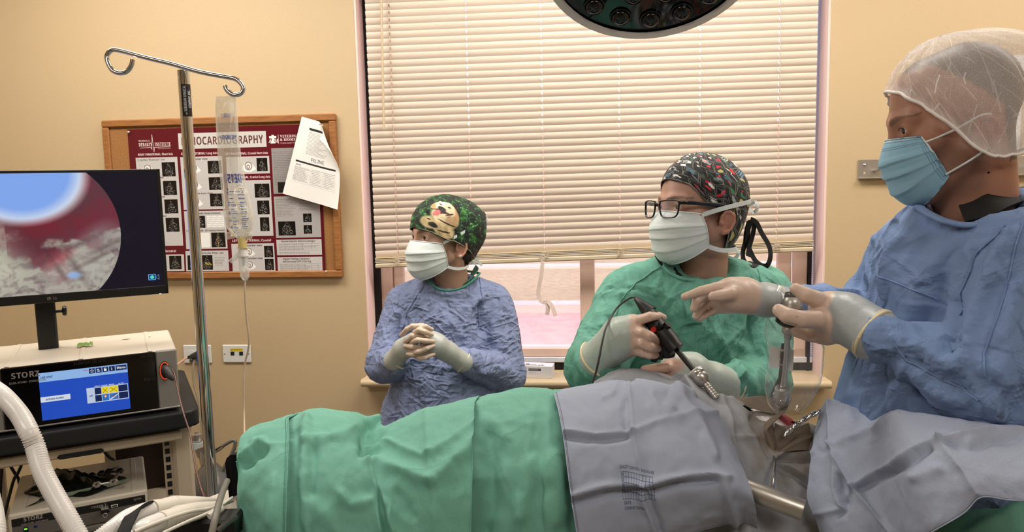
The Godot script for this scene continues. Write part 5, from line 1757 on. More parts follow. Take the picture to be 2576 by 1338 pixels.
class DogSkin extends Pelt:
	var n := FastNoiseLite.new()
	var red := Vector3.ZERO
	func _init() -> void:
		n.seed = 4
		n.frequency = 420.0
	func paint(p: Vector3, _n: Vector3) -> Color:
		var a := n.get_noise_3dv(p)
		var c := Color(0.62, 0.56, 0.53).lerp(Color(0.16, 0.15, 0.15), clampf(a * 2.0, 0.0, 1.0)).lerp(Color(0.62, 0.36, 0.34), clampf(-a * 0.6 - 0.1, 0.0, 0.4))
		var d := p - red
		c = c.lerp(Color(0.30, 0.035, 0.04), clampf((0.017 - absf(d.x) * 0.6 - absf(d.y) * 0.9) / 0.003, 0.0, 1.0))
		c.a = 1.0
		return c

func make_green_drapes() -> void:
	M.drape_green = drape_material(Color(0.43, 0.67, 0.595), 110)
	# the long drape: passes under the grey cloths to the far end
	var cols := [fall(1120, 1026, 1.425), fall(1203, 1006, 1.42), fall(1246, 996, 1.415), fall(1306, 984, 1.41), fall(1364, 983, 1.405), fall(1392, 988, 1.40), fall(1470, 995, 1.425, 30), fall(1600, 1030, 1.47, 20), fall(1800, 1070, 1.48), fall(2000, 1110, 1.47),
		fall(2150, 1150, 1.42, 0, [0, 60, 130, 220, 330, 500], [0, 0.06, 0.12, 0.17, 0.2, 0.2]), fall(2300, 1160, 1.33, 0, [0, 60, 120, 200, 310, 480], [0, 0.06, 0.12, 0.165, 0.19, 0.19]), fall(2480, 1160, 1.24, 0, [0, 60, 120, 200, 310, 480], [0, 0.05, 0.09, 0.12, 0.13, 0.13]), fall(2700, 1160, 1.20, 0, [0, 60, 120, 200, 310, 480], [0, 0.05, 0.09, 0.12, 0.13, 0.13])]
	for k in range(10, 14):
		cols[k][0] = cols[k][2] + Vector3(0, -0.05, -0.02)
		cols[k][1] = cols[k][2] + Vector3(0, -0.02, -0.012)
	var creases := [[0.004, 7, 1, [1350, 1000], [1335, 1090], [1312, 1230], [1300, 1338]], [0.003, 7, 1, [1232, 1066], [1290, 1062], [1345, 1074]], [0.012, 26, 0, [1392, 1150], [1404, 1230], [1398, 1310]], [0.010, 20, 0, [1338, 1160], [1330, 1240], [1310, 1300]],
		[-0.016, 26, 0, [1228, 1090], [1232, 1200], [1222, 1338]], [0.003, 6, 1, [1200, 1310], [1300, 1300], [1330, 1312]], [0.010, 14, 0, [2560, 1270], [2520, 1300], [2440, 1338]]]
	var nu := 170; var nv := 100
	var g := cloth_grid(cols, nu, nv, creases, 0.006, 301)
	var c0 := at(1600, 1200, 1.3); var o := thing("surgical_drape", "green drape running on beneath the grey cloths to the table's far end", "drape", Vector3(c0.x, 0.9, c0.z))
	put(sheet_at(g, nu, nv, o), "cloth", M.drape_green, o)
	# the drape over the patient's head and neck, its edge hanging straight at the right
	cols = [fall(613, 1150, 1.31, 6, [0, 40, 90, 180, 300, 480], [0, 0.015, 0.03, 0.045, 0.05, 0.05]), fall(628, 1090, 1.36, 2, [0, 60, 130, 230, 350, 540], [0, 0.05, 0.085, 0.105, 0.115, 0.12]), fall(690, 1062, 1.39), fall(749, 1044, 1.40), fall(783, 1037, 1.40), fall(846, 1041, 1.40), fall(885, 1048, 1.40), fall(932, 1076, 1.40), fall(964, 1079, 1.405), fall(1006, 1060, 1.41), fall(1071, 1035, 1.41), fall(1140, 1018, 1.41), fall(1197, 1005, 1.41, -12)]
	for k in cols.size():
		for r in range(2, 8):
			cols[k][r] += Vector3(0, 0.003, 0.014)
	creases = [
		[0.010, 13, 0, [772, 1050], [766, 1110], [764, 1250], [776, 1338]], [-0.006, 10, 0, [790, 1110], [785, 1240]],
		[-0.026, 20, 0, [936, 1070], [928, 1110], [918, 1140]], [0.016, 13, 1, [884, 1086], [916, 1150], [944, 1230], [956, 1338]], [-0.012, 10, 0, [915, 1145], [950, 1230], [972, 1338]], [0.014, 11, 1, [918, 1158], [962, 1250], [990, 1338]],
		[0.010, 12, 0, [768, 1112], [830, 1100], [884, 1088]], [0.009, 11, 1, [935, 1098], [985, 1112], [1062, 1146], [1080, 1138]], [0.005, 8, 1, [1071, 1036], [1074, 1090], [1078, 1140], [1084, 1212], [1096, 1338]], [0.010, 14, 1, [1192, 1062], [1140, 1104], [1078, 1140]],
		[0.012, 16, 0, [918, 1156], [1010, 1180], [1084, 1212]], [0.010, 16, 0, [1084, 1212], [1140, 1160], [1195, 1110]], [-0.006, 14, 0, [1000, 1240], [1040, 1300]], [0.007, 9, 1, [970, 1262], [985, 1275], [975, 1338]],
		[0.014, 14, 0, [660, 1112], [636, 1130], [612, 1150]], [-0.012, 11, 0, [668, 1128], [640, 1148], [615, 1172]], [0.004, 6, 1, [660, 1118], [700, 1118], [735, 1112]], [0.006, 20, 0, [780, 1260], [840, 1330]], [0.007, 14, 0, [856, 1240], [880, 1270], [930, 1260]]]
	nu = 220; nv = 130
	g = cloth_grid(cols, nu, nv, creases, 0.005, 302)
	c0 = at(900, 1200, 1.3); o = thing("surgical_drape", "green drape with sharp folds over the patient's head at the black head rest", "drape", Vector3(c0.x, 0.9, c0.z))
	put(sheet_at(g, nu, nv, o), "cloth", M.drape_green, o)
	var edge := []
	for j in nv: edge.append(j * nu + nu - 1)
	hem_line(g, edge, o, M.drape_green, Vector3(0, 0, 0.0005))
	# turned-back hem panel at the head end
	cols = [fall(611, 1150, 1.31, 6, [0, 40, 90, 180, 300, 480], [0, 0.015, 0.03, 0.045, 0.05, 0.05]), fall(628, 1086, 1.36, 2, [0, 60, 130, 230, 350, 540], [0, 0.05, 0.085, 0.105, 0.115, 0.12]), fall(690, 1058, 1.39), fall(748, 1040, 1.40, -14)]
	for k in cols.size():
		for r in range(1, 8):
			cols[k][r] += Vector3(0, 0.004, 0.020 + 0.004 * k)
	creases = [[0.014, 12, 0, [660, 1112], [636, 1130], [612, 1150]], [-0.012, 10, 0, [668, 1128], [640, 1148], [615, 1172]], [0.004, 6, 1, [660, 1118], [700, 1118], [735, 1112]], [0.006, 12, 0, [690, 1200], [680, 1320]]]
	nu = 50
	g = cloth_grid(cols, nu, nv, creases, 0.004, 303)
	put(sheet_at(g, nu, nv, o), "hem_panel", M.drape_green, o)
	edge = []; var inner := []
	for j in nv:
		edge.append(j * nu + nu - 1); inner.append(j * nu + nu - 4)
	hem_line(g, edge, o, M.drape_green)
	stitches(g, inner, o, mat(Color(0.10, 0.30, 0.25), 0.8))

func sheet_at(g: PackedVector3Array, nu: int, nv: int, root: Node3D, uvs := PackedVector2Array()) -> ArrayMesh:
	var q := PackedVector3Array()
	for p in g:
		q.append(p - root.position)
	return Shape.new().grid(q, nu, nv, uvs).mesh()

func px_cols(table: Array) -> Array:  # rows of [x, y, depth] -> columns of points
	var cols := []
	for c in table:
		var col := []
		for p in c:
			col.append(at(p[0], p[1], p[2]))
		cols.append(col)
	return cols

func make_grey_drapes() -> void:
	M.drape_taupe = drape_material(Color(0.58, 0.56, 0.545), 130)
	M.drape_grey = drape_material(Color(0.655, 0.69, 0.775), 140)
	M.thread_grey = mat(Color(0.27, 0.28, 0.33), 0.8)
	# towel with laundry print
	var cols := [fall(1396, 987, 1.40, 62), fall(1440, 979, 1.40, 50), fall(1500, 969, 1.40, 40), fall(1550, 960, 1.40, 34), fall(1610, 972, 1.385, 34), fall(1680, 982, 1.375, 40), fall(1740, 996, 1.37, 60), fall(1790, 1030, 1.365, 90, [0, 50, 110, 190, 292, 294]), fall(1815, 1060, 1.365, 120, [0, 50, 110, 180, 268, 270])]
	# the lower edge lies in view at the right
	for k in cols.size():
		for r in range(2, 8):
			cols[k][r] += Vector3(0, 0.004, 0.022)
	var bottom := [[1462, 1400], [1500, 1396], [1545, 1390], [1590, 1380], [1650, 1362], [1720, 1345], [1790, 1326], [1850, 1318], [1905, 1332]]
	for k in cols.size():
		cols[k][7] = at(bottom[k][0], bottom[k][1], 1.205 + 0.004 * k)
		cols[k][6] = (cols[k][5] as Vector3).lerp(cols[k][7], 0.6) + Vector3(0, 0, 0.008)
	var creases := [
		[0.006, 8, 1, [1555, 960], [1540, 990], [1518, 1000]], [0.008, 9, 1, [1580, 965], [1585, 1010], [1590, 1085]], [0.009, 9, 1, [1592, 1090], [1612, 1180], [1622, 1240]], [-0.006, 12, 0, [1576, 1010], [1578, 1080]],
		[0.011, 8, 1, [1420, 1086], [1500, 1096], [1590, 1090]], [-0.010, 8, 0, [1424, 1098], [1500, 1106], [1580, 1098]], [0.009, 11, 1, [1592, 1088], [1650, 1060], [1730, 1046], [1800, 1040]], [0.012, 12, 0, [1600, 968], [1680, 985], [1740, 992]],
		[0.016, 9, 1, [1440, 1246], [1520, 1222], [1622, 1218]], [-0.014, 9, 0, [1445, 1266], [1530, 1240], [1620, 1232]], [0.016, 9, 1, [1622, 1220], [1700, 1202], [1790, 1194], [1836, 1202]], [-0.014, 9, 0, [1640, 1236], [1710, 1216], [1800, 1206]],
		[-0.008, 9, 0, [1626, 1240], [1650, 1300], [1664, 1338]], [0.008, 9, 1, [1610, 1240], [1634, 1300], [1650, 1338]], [0.007, 14, 0, [1640, 1000], [1660, 1030], [1690, 1030]], [0.010, 12, 0, [1700, 985], [1720, 1010], [1770, 1080], [1800, 1150]], [0.008, 12, 0, [1826, 1210], [1835, 1260], [1850, 1316]]]
	var nu := 170; var nv := 150
	var g := cloth_grid(cols, nu, nv, creases, 0.004, 311)
	var c0 := at(1620, 1180, 1.25); var o := thing("surgical_towel", "blue-grey towel with printed laundry grid folded over the green drape", "towel", Vector3(c0.x, 0.98, c0.z))
	var tm := drape_material(Color(1, 1, 1), 150)
	tm.albedo_texture = tex(towel_print())
	tm.heightmap_enabled = false
	tm.uv1_triplanar = false
	tm.uv1_scale = Vector3.ONE
	put(sheet_at(g, nu, nv, o), "cloth", tm, o)
	var edge := []; var seam := []; var low := []; var lows := []
	for j in nv:
		edge.append(j * nu); seam.append(j * nu + 4)
	for i in nu:
		low.append((nv - 1) * nu + i); lows.append((nv - 4) * nu + i)
	hem_line(g, edge, o, M.drape_grey)
	stitches(g, seam, o, M.thread_grey)
	stitches(g, lows, o, M.thread_grey)
	# fenestrated drape: behind the towel at the left, rolled over it at the middle, gathered at the clamp
	cols = px_cols([
		[[1470, 1040, 1.60], [1480, 985, 1.52], [1482, 974, 1.47], [1490, 1000, 1.43], [1500, 1100, 1.36], [1520, 1200, 1.33], [1540, 1338, 1.30], [1550, 1480, 1.28]],
		[[1555, 1020, 1.60], [1560, 945, 1.52], [1560, 931, 1.47], [1562, 975, 1.43], [1570, 1100, 1.36], [1580, 1200, 1.33], [1600, 1338, 1.30], [1610, 1480, 1.28]],
		[[1640, 1020, 1.60], [1642, 950, 1.52], [1640, 936, 1.46], [1650, 990, 1.42], [1660, 1100, 1.36], [1670, 1200, 1.33], [1690, 1338, 1.30], [1700, 1480, 1.28]],
		[[1690, 1030, 1.60], [1690, 960, 1.52], [1692, 950, 1.45], [1710, 990, 1.40], [1730, 1100, 1.36], [1750, 1200, 1.33], [1780, 1338, 1.30], [1790, 1480, 1.28]],
		[[1730, 1020, 1.60], [1728, 955, 1.50], [1730, 944, 1.43], [1766, 1010, 1.375], [1800, 1110, 1.325], [1826, 1220, 1.275], [1850, 1338, 1.245], [1860, 1480, 1.23]],
		[[1765, 1030, 1.58], [1762, 985, 1.50], [1770, 974, 1.425], [1795, 1040, 1.355], [1822, 1130, 1.300], [1850, 1230, 1.250], [1885, 1338, 1.225], [1900, 1480, 1.21]],
		[[1805, 1040, 1.56], [1805, 1000, 1.48], [1812, 996, 1.425], [1840, 1060, 1.355], [1858, 1140, 1.310], [1880, 1230, 1.262], [1915, 1338, 1.235], [1930, 1480, 1.22]],
		[[1860, 1040, 1.54], [1860, 1012, 1.47], [1868, 1022, 1.41], [1885, 1085, 1.355], [1900, 1150, 1.315], [1910, 1240, 1.270], [1945, 1338, 1.240], [1960, 1480, 1.22]],
		[[1905, 1060, 1.53], [1905, 1040, 1.46], [1912, 1052, 1.405], [1920, 1105, 1.355], [1934, 1152, 1.318], [1940, 1240, 1.272], [1970, 1338, 1.242], [1990, 1480, 1.22]],
		[[1960, 1070, 1.50], [1962, 1056, 1.44], [1964, 1072, 1.395], [1958, 1120, 1.350], [1948, 1156, 1.318], [1975, 1240, 1.285], [2000, 1338, 1.252], [2020, 1480, 1.22]],
		[[2020, 1070, 1.48], [2022, 1066, 1.42], [2016, 1085, 1.380], [2005, 1130, 1.345], [1975, 1165, 1.322], [2005, 1235, 1.295], [2030, 1338, 1.262], [2050, 1480, 1.22]],
		[[2090, 1080, 1.44], [2085, 1080, 1.39], [2070, 1100, 1.350], [2060, 1150, 1.315], [2055, 1200, 1.300], [2055, 1250, 1.285], [2070, 1338, 1.262], [2090, 1480, 1.22]]])
	creases = [
		[0.010, 9, 1, [1725, 948], [1745, 985], [1790, 1060], [1825, 1150], [1846, 1230]], [-0.012, 11, 0, [1716, 965], [1735, 1000]], [0.007, 8, 1, [1812, 1000], [1838, 1050], [1846, 1098], [1900, 1100]], [0.005, 7, 1, [1800, 1004], [1830, 1006], [1850, 1000]],
		[0.012, 8, 1, [1948, 1154], [1985, 1130], [2030, 1110]], [-0.012, 8, 0, [1955, 1158], [2000, 1150], [2045, 1150]], [0.010, 8, 1, [1950, 1158], [1990, 1172], [2045, 1205]], [-0.010, 8, 0, [1955, 1168], [2000, 1196], [2040, 1226]], [0.009, 8, 1, [1945, 1152], [1925, 1110], [1920, 1070]], [-0.009, 8, 0, [1938, 1150], [1912, 1090], [1890, 1050]], [0.006, 10, 0, [1840, 1100], [1870, 1180], [1900, 1230]], [0.005, 7, 1, [1842, 1098], [1852, 1180]]]
	nu = 190; nv = 130
	g = cloth_grid(cols, nu, nv, creases, 0.005, 312)
	c0 = at(1850, 1180, 1.3); o = thing("surgical_drape", "stained taupe drape with the opening around the two trocars", "drape", Vector3(c0.x, 0.98, c0.z))
	# brown stain soaked into the weave around the opening, drawn on the cloth itself
	var stain := plate(512, 512, c8(146, 145, 150))
	var sn := FastNoiseLite.new(); sn.seed = 500; sn.frequency = 0.012; sn.fractal_octaves = 4
	for y in 512:
		for x in 512:
			var u := x / 511.0 * 11.0; var v := y / 511.0 * 7.0
			var d := Vector2((u - 9.0) / 2.3, (v - 2.6) / 1.9).length() + sn.get_noise_2d(x, y) * 0.55
			var c := Color(0.555, 0.560, 0.580).lerp(Color(0.400, 0.355, 0.305), clampf(1.25 - d, 0.0, 1.0))
			var q := rng.randf_range(-0.012, 0.012)
			stain.set_pixel(x, y, Color(c.r + q, c.g + q, c.b + q))
	var tmat := cloth(Color.WHITE)
	tmat.albedo_texture = tex(stain)
	var cut := open_sheet(g, nu, nv, o)
	put(cut, "cloth", tmat, o)
	# flaps of the opening
	var brown := drape_material(Color(0.43, 0.375, 0.315), 160)
	var fl := px_cols([
		[[1838, 1010, 1.43], [1836, 1003, 1.45], [1836, 1000, 1.46]], [[1870, 1018, 1.435], [1870, 1000, 1.455], [1872, 997, 1.462]], [[1905, 1030, 1.435], [1910, 1000, 1.46], [1912, 994, 1.465]], [[1935, 1038, 1.43], [1942, 1010, 1.455], [1946, 1002, 1.46]], [[1958, 1040, 1.42], [1966, 1022, 1.44], [1970, 1014, 1.445]], [[1976, 1040, 1.41], [1980, 1030, 1.42], [1982, 1028, 1.42]]])
	put(sheet_at(cloth_grid(fl, 40, 16, [], 0.003, 320), 40, 16, o), "far_flap", brown, o)
	var nf := px_cols([
		[[1990, 1010, 1.375], [1984, 1022, 1.365], [1972, 1030, 1.37]], [[1976, 1028, 1.375], [1968, 1042, 1.355], [1950, 1044, 1.365]], [[1952, 1048, 1.375], [1944, 1066, 1.350], [1926, 1062, 1.362]], [[1944, 1064, 1.372], [1930, 1082, 1.346], [1922, 1078, 1.36]], [[1950, 1082, 1.366], [1936, 1100, 1.342], [1924, 1092, 1.355]], [[1956, 1108, 1.358], [1944, 1122, 1.336], [1932, 1116, 1.348]], [[1956, 1140, 1.345], [1948, 1148, 1.328], [1942, 1146, 1.336]]])
	put(sheet_at(cloth_grid(nf, 60, 18, [], 0.003, 321), 60, 18, o), "near_flap", brown, o)
	var rf := px_cols([
		[[1950, 1062, 1.37], [1985, 1078, 1.365], [2035, 1062, 1.37]], [[1948, 1085, 1.36], [1985, 1098, 1.352], [2040, 1080, 1.36]], [[1946, 1110, 1.35], [1985, 1112, 1.342], [2042, 1104, 1.35]], [[1948, 1150, 1.330], [1990, 1134, 1.332], [2046, 1132, 1.338]]])
	put(sheet_at(cloth_grid(rf, 40, 30, [[0.008, 8, 1, [1948, 1150], [1990, 1120], [2040, 1100]], [-0.006, 7, 0, [1950, 1130], [2000, 1095]]], 0.004, 322), 40, 30, o), "side_flap", brown, o)
	# right-hand grey drape over the hind legs
	cols = px_cols([
		[[2060, 1090, 1.45], [2056, 1050, 1.40], [2060, 1040, 1.36], [2046, 1100, 1.325], [2036, 1170, 1.290], [2030, 1250, 1.262], [2052, 1310, 1.240], [2090, 1420, 1.215]],
		[[2100, 1070, 1.43], [2088, 1022, 1.375], [2086, 1012, 1.345], [2082, 1080, 1.30], [2078, 1160, 1.262], [2078, 1250, 1.232], [2096, 1320, 1.212], [2125, 1430, 1.19]],
		[[2150, 1080, 1.40], [2138, 1032, 1.345], [2132, 1023, 1.310], [2126, 1090, 1.262], [2132, 1170, 1.225], [2142, 1250, 1.198], [2160, 1330, 1.180], [2190, 1430, 1.165]],
		[[2215, 1110, 1.36], [2204, 1064, 1.31], [2200, 1052, 1.272], [2196, 1110, 1.225], [2206, 1190, 1.188], [2222, 1260, 1.165], [2244, 1335, 1.150], [2270, 1400, 1.14]],
		[[2275, 1090, 1.255], [2264, 1046, 1.205], [2258, 1039, 1.167], [2262, 1100, 1.123], [2276, 1180, 1.085], [2298, 1250, 1.063], [2320, 1318, 1.050], [2336, 1342, 1.045]],
		[[2350, 1090, 1.215], [2342, 1054, 1.165], [2338, 1046, 1.127], [2346, 1100, 1.085], [2362, 1160, 1.053], [2384, 1220, 1.030], [2408, 1270, 1.020], [2424, 1288, 1.017]],
		[[2430, 1100, 1.185], [2424, 1066, 1.135], [2420, 1058, 1.097], [2424, 1100, 1.060], [2434, 1150, 1.030], [2448, 1200, 1.010], [2460, 1236, 1.003], [2468, 1250, 1.001]],
		[[2520, 1110, 1.165], [2512, 1078, 1.115], [2508, 1069, 1.080], [2514, 1110, 1.045], [2522, 1155, 1.018], [2530, 1205, 0.999], [2534, 1242, 0.993], [2538, 1256, 0.991]],
		[[2610, 1115, 1.145], [2606, 1086, 1.095], [2600, 1076, 1.063], [2604, 1116, 1.030], [2610, 1162, 1.005], [2616, 1212, 0.987], [2620, 1246, 0.981], [2622, 1260, 0.979]],
		[[2720, 1120, 1.125], [2716, 1092, 1.075], [2710, 1084, 1.045], [2714, 1124, 1.015], [2720, 1170, 0.991], [2726, 1220, 0.975], [2730, 1252, 0.969], [2732, 1266, 0.967]]])
	for k in range(4, 10):
		cols[k][0] = cols[k][2] + Vector3(0, -0.07, -0.04)
		cols[k][1] = cols[k][2] + Vector3(0, -0.014, -0.022)
	creases = [
		[0.010, 8, 1, [2086, 1014], [2090, 1060], [2090, 1118]], [0.012, 9, 1, [2092, 1122], [2114, 1170], [2140, 1222]], [0.009, 9, 1, [2092, 1122], [2140, 1098], [2200, 1080], [2260, 1044]], [-0.007, 10, 0, [2060, 1132], [2088, 1130]], [0.006, 8, 1, [2036, 1140], [2090, 1122]],
		[0.013, 8, 1, [2142, 1222], [2230, 1178], [2300, 1130], [2364, 1106]], [-0.010, 9, 0, [2160, 1230], [2250, 1186], [2340, 1130]], [0.011, 8, 1, [2364, 1106], [2430, 1090], [2500, 1078], [2576, 1082]], [-0.009, 10, 0, [2380, 1114], [2440, 1122], [2500, 1108], [2560, 1098]],
		[0.012, 8, 1, [2142, 1224], [2190, 1280], [2250, 1338]], [-0.010, 9, 0, [2136, 1240], [2124, 1280], [2106, 1296]], [0.009, 9, 1, [2100, 1150], [2096, 1230], [2118, 1280], [2050, 1294]], [0.007, 12, 1, [2366, 1108], [2420, 1180], [2458, 1240]], [-0.012, 12, 0, [2112, 1200], [2120, 1260]], [0.008, 18, 0, [2300, 1200], [2360, 1180]]]
	nu = 210; nv = 150
	g = cloth_grid(cols, nu, nv, creases, 0.005, 313)
	c0 = at(2300, 1200, 1.15); o = thing("surgical_drape", "pale blue-grey drape with square fold lines over the patient's hind end", "drape", Vector3(c0.x, 0.98, c0.z))
	put(sheet_at(g, nu, nv, o), "cloth", M.drape_grey, o)
	low = []; lows = []
	for i in nu:
		low.append((nv - 1) * nu + i); lows.append((nv - 5) * nu + i)
	hem_line(g, low, o, M.drape_grey)
	stitches(g, lows, o, M.thread_grey)

func open_sheet(g: PackedVector3Array, nu: int, nv: int, root: Node3D) -> ArrayMesh:  # the cloth with its opening cut out
	var q := PackedVector3Array()
	for p in g:
		q.append(p - root.position)
	var s := Shape.new().grid(q, nu, nv)
	var keep := PackedInt32Array()
	for t in range(0, s.ix.size(), 3):
		var m := (g[s.ix[t]] + g[s.ix[t + 1]] + g[s.ix[t + 2]]) / 3.0
		var k := seen_from(m)
		var j := s.ix[t] / nu
		var inside := j > 19 and j < 70 and Geometry2D.is_point_in_polygon(k, PackedVector2Array([Vector2(1868, 1020), Vector2(1915, 1010), Vector2(1985, 1030), Vector2(2014, 1060), Vector2(1980, 1072), Vector2(1950, 1066), Vector2(1912, 1056)]))
		if not inside:
			for e in 3:
				keep.append(s.ix[t + e])
	s.ix = keep
	return s.mesh()

# ---------------------------------------------------------------- instruments, fluid stand, hoses, lamp
func rod(parent: Node3D, called: String, mat_: Material, pts: Array, r, seg := 10) -> MeshInstance3D:
	var c := PackedVector3Array()
	for p in pts:
		c.append(p)
	return put(Shape.new().tube(c, r, seg).mesh(), called, mat_, parent)

func turned(parent: Node3D, called: String, mat_: Material, a: Vector3, b: Vector3, prof: Array, seg := 24) -> MeshInstance3D:  # profile [radius, fraction of the way from a to b]
	var p := PackedVector2Array()
	for q in prof:
		p.append(Vector2(maxf(q[0], 0.0001), q[1] * a.distance_to(b)))
	return put(Shape.new().lathe(p, Transform3D(frame_along(b - a), a), seg).mesh(), called, mat_, parent)

func make_instruments() -> void:
	# vessel sealer in the green-gowned person's hand
	var k := 0.2242
	var P := func(x, y, d): return at(1420 + x * k, 720 + y * k, d)
	var o := thing("vessel_sealer", "black handheld surgical instrument with long shaft entering the slanted trocar", "surgical instrument", P.call(1000, 500, 1.49))
	var L := func(x, y, d): return P.call(x, y, d) - o.position
	turned(o, "strain_relief", M.black, L.call(795, 130, 1.52), L.call(960, 300, 1.50), [[0.003, 0.0], [0.0055, 0.05], [0.0105, 0.5], [0.0115, 0.6], [0.0155, 0.95], [0.016, 1.0], [0.0, 1.0]])
	put(Shape.new().tube(PackedVector3Array([L.call(930, 290, 1.50), L.call(1010, 400, 1.49), L.call(1060, 470, 1.485), L.call(1130, 570, 1.48)]), [0.017, 0.020, 0.021, 0.019], 14, true, 0.85).mesh(), "housing", M.black, o)
	turned(o, "barrel", M.black, L.call(1100, 520, 1.48), L.call(1262, 712, 1.462), [[0.0, 0.0], [0.019, 0.0], [0.0185, 0.5], [0.0165, 0.85], [0.0172, 0.9], [0.0172, 0.99], [0.014, 1.0], [0.0, 1.0]])
	for w in [[1035, 440, 1090, 500], [1165, 425, 1110, 490], [1010, 560, 1075, 545]]:
		put(Shape.new().tube(PackedVector3Array([L.call(w[0], w[1], 1.468), L.call(w[2], w[3], 1.476)]), [0.0075, 0.0095], 10).mesh(), "knob_wing", M.black, o)
	rod(o, "grip", M.black, [L.call(1120, 560, 1.485), L.call(1150, 700, 1.488), L.call(1160, 790, 1.49)], [0.017, 0.020, 0.014], 12)
	rod(o, "trigger", M.black, [L.call(1080, 640, 1.478), L.call(1090, 740, 1.48), L.call(1080, 820, 1.482)], [0.006, 0.005, 0.0045], 8)
	rod(o, "trigger_loop", M.black, [L.call(1050, 780, 1.482), L.call(1010, 822, 1.484), L.call(970, 820, 1.486)], [0.006, 0.007, 0.005], 8)
	rod(o, "slot", M.grey_metal, [L.call(1130, 490, 1.4655), L.call(1160, 540, 1.4625)], 0.0009, 5)
	turned(o, "button", mat(Color(0.72, 0.06, 0.05), 0.35), L.call(1008, 492, 1.482), L.call(996, 488, 1.462), [[0.0, 0.0], [0.0065, 0.0], [0.0065, 0.7], [0.005, 1.0], [0.0, 1.0]], 14)
	var shaft_m := mat(Color(0.05, 0.042, 0.040), 0.3)
	rod(o, "shaft", shaft_m, [L.call(1250, 700, 1.464), L.call(1500, 1000, 1.425), L.call(1640, 1170, 1.405)], 0.0054, 14)
	rod(o, "shaft_groove", M.black_gloss, [L.call(1262, 705, 1.4575), L.call(1462, 946, 1.4255)], 0.0014, 6)
	# its cable
	var cb := thing("instrument_cable", "thin dark cable arching from the handheld instrument down behind the towel", "cable", P.call(795, 128, 1.52))
	var cp := []
	for q in [[795, 128, 1.52], [740, 130, 1.53], [620, 210, 1.52], [530, 330, 1.50], [460, 480, 1.47], [420, 640, 1.45], [390, 800, 1.44], [350, 980, 1.44], [315, 1085, 1.46], [300, 1180, 1.50]]:
		cp.append(P.call(q[0], q[1], q[2]) - cb.position)
	rod(cb, "cord", mat(Color(0.17, 0.145, 0.13), 0.4), Array(curve(cp, 6)), 0.0021, 8)
	# slanted trocar with threaded cannula
	var ta: Vector3 = P.call(1475, 960, 1.430); var tb: Vector3 = P.call(1715, 1262, 1.395)
	var tr := thing("trocar", "steel trocar with threaded cannula, slanting, around the black shaft", "trocar", ta)
	turned(tr, "head", M.steel, Vector3.ZERO, tb - ta, [[0.0056, 0.0], [0.0150, 0.0], [0.0158, 0.03], [0.0158, 0.12], [0.0150, 0.13], [0.0150, 0.20], [0.0160, 0.21], [0.0152, 0.32], [0.0105, 0.42], [0.0082, 0.46], [0.0, 0.46]])
	turned(tr, "seal_ring", M.white_plastic, Vector3.ZERO, tb - ta, [[0.0058, -0.03], [0.0150, -0.03], [0.0156, -0.01], [0.0156, 0.0], [0.0058, 0.0]])
	var th := []
	for q in 40:
		th.append([0.0066 + (0.0014 if q % 6 < 2 else 0.0), 0.44 + q * 0.014])
	th.append([0.0, 0.99])
	turned(tr, "threaded_cannula", M.steel_satin, Vector3.ZERO, tb - ta, th)
	# laparoscope, upright trocar, light cable
	var q7 := 0.299
	var R := func(x, y, d): return at(1680 + x * q7, 660 + y * q7, d)
	var sc := thing("laparoscope", "steel laparoscope with camera head held upright inside a clear sleeve", "endoscope", R.call(1000, 600, 1.325))
	var S := func(x, y, d): return R.call(x, y, d) - sc.position
	turned(sc, "scope_rod", M.steel, S.call(1012, 590, 1.325), S.call(958, 1200, 1.375), [[0.0, 0.0], [0.0050, 0.0], [0.0050, 1.0], [0.0, 1.0]], 16)
	turned(sc, "adapter", M.steel_satin, S.call(1018, 490, 1.318), S.call(1008, 640, 1.328), [[0.0, 0.0], [0.0085, 0.0], [0.0085, 0.30], [0.0105, 0.36], [0.0112, 0.50], [0.0105, 0.66], [0.0065, 0.74], [0.0065, 1.0], [0.0, 1.0]], 12)
	turned(sc, "camera_head", M.black, S.call(1050, 380, 1.322), S.call(1010, 545, 1.325), [[0.0, 0.0], [0.018, 0.0], [0.021, 0.1], [0.0235, 0.5], [0.023, 0.85], [0.014, 1.0], [0.0, 1.0]])
	turned(sc, "focus_ring", M.steel_satin, S.call(1048, 300, 1.325), S.call(1044, 395, 1.323), [[0.0, 0.0], [0.0135, 0.0], [0.0165, 0.25], [0.0165, 0.6], [0.0185, 0.65], [0.0185, 1.0], [0.0, 1.0]])
	turned(sc, "eyepiece", M.black_gloss, S.call(1030, 250, 1.33), S.call(1034, 310, 1.328), [[0.0, 0.0], [0.009, 0.0], [0.010, 0.3], [0.012, 1.0], [0.0, 1.0]])
	rod(sc, "light_post", M.black, [S.call(985, 690, 1.340), S.call(978, 780, 1.345), S.call(960, 960, 1.36)], [0.0062, 0.0066, 0.0060], 10)
	for z in [0.12, 0.42, 0.55]:
		var a: Vector3 = S.call(985, 690, 1.340).lerp(S.call(960, 960, 1.36), z)
		turned(sc, "post_ring", M.steel, a, a + Vector3(0.0005, -0.004, 0), [[0.0, 0.0], [0.0070, 0.0], [0.0070, 1.0], [0.0, 1.0]], 12)
	rod(sc, "light_cable", M.black, Array(curve([S.call(960, 960, 1.36), S.call(920, 1040, 1.40), S.call(890, 1100, 1.45), S.call(880, 1180, 1.52)], 5)), 0.0052, 8)
	var ua: Vector3 = R.call(968, 1052, 1.362); var ub: Vector3 = R.call(948, 1262, 1.385)
	var t2 := thing("trocar", "steel trocar with dimpled head standing upright in the drape opening", "trocar", ua)
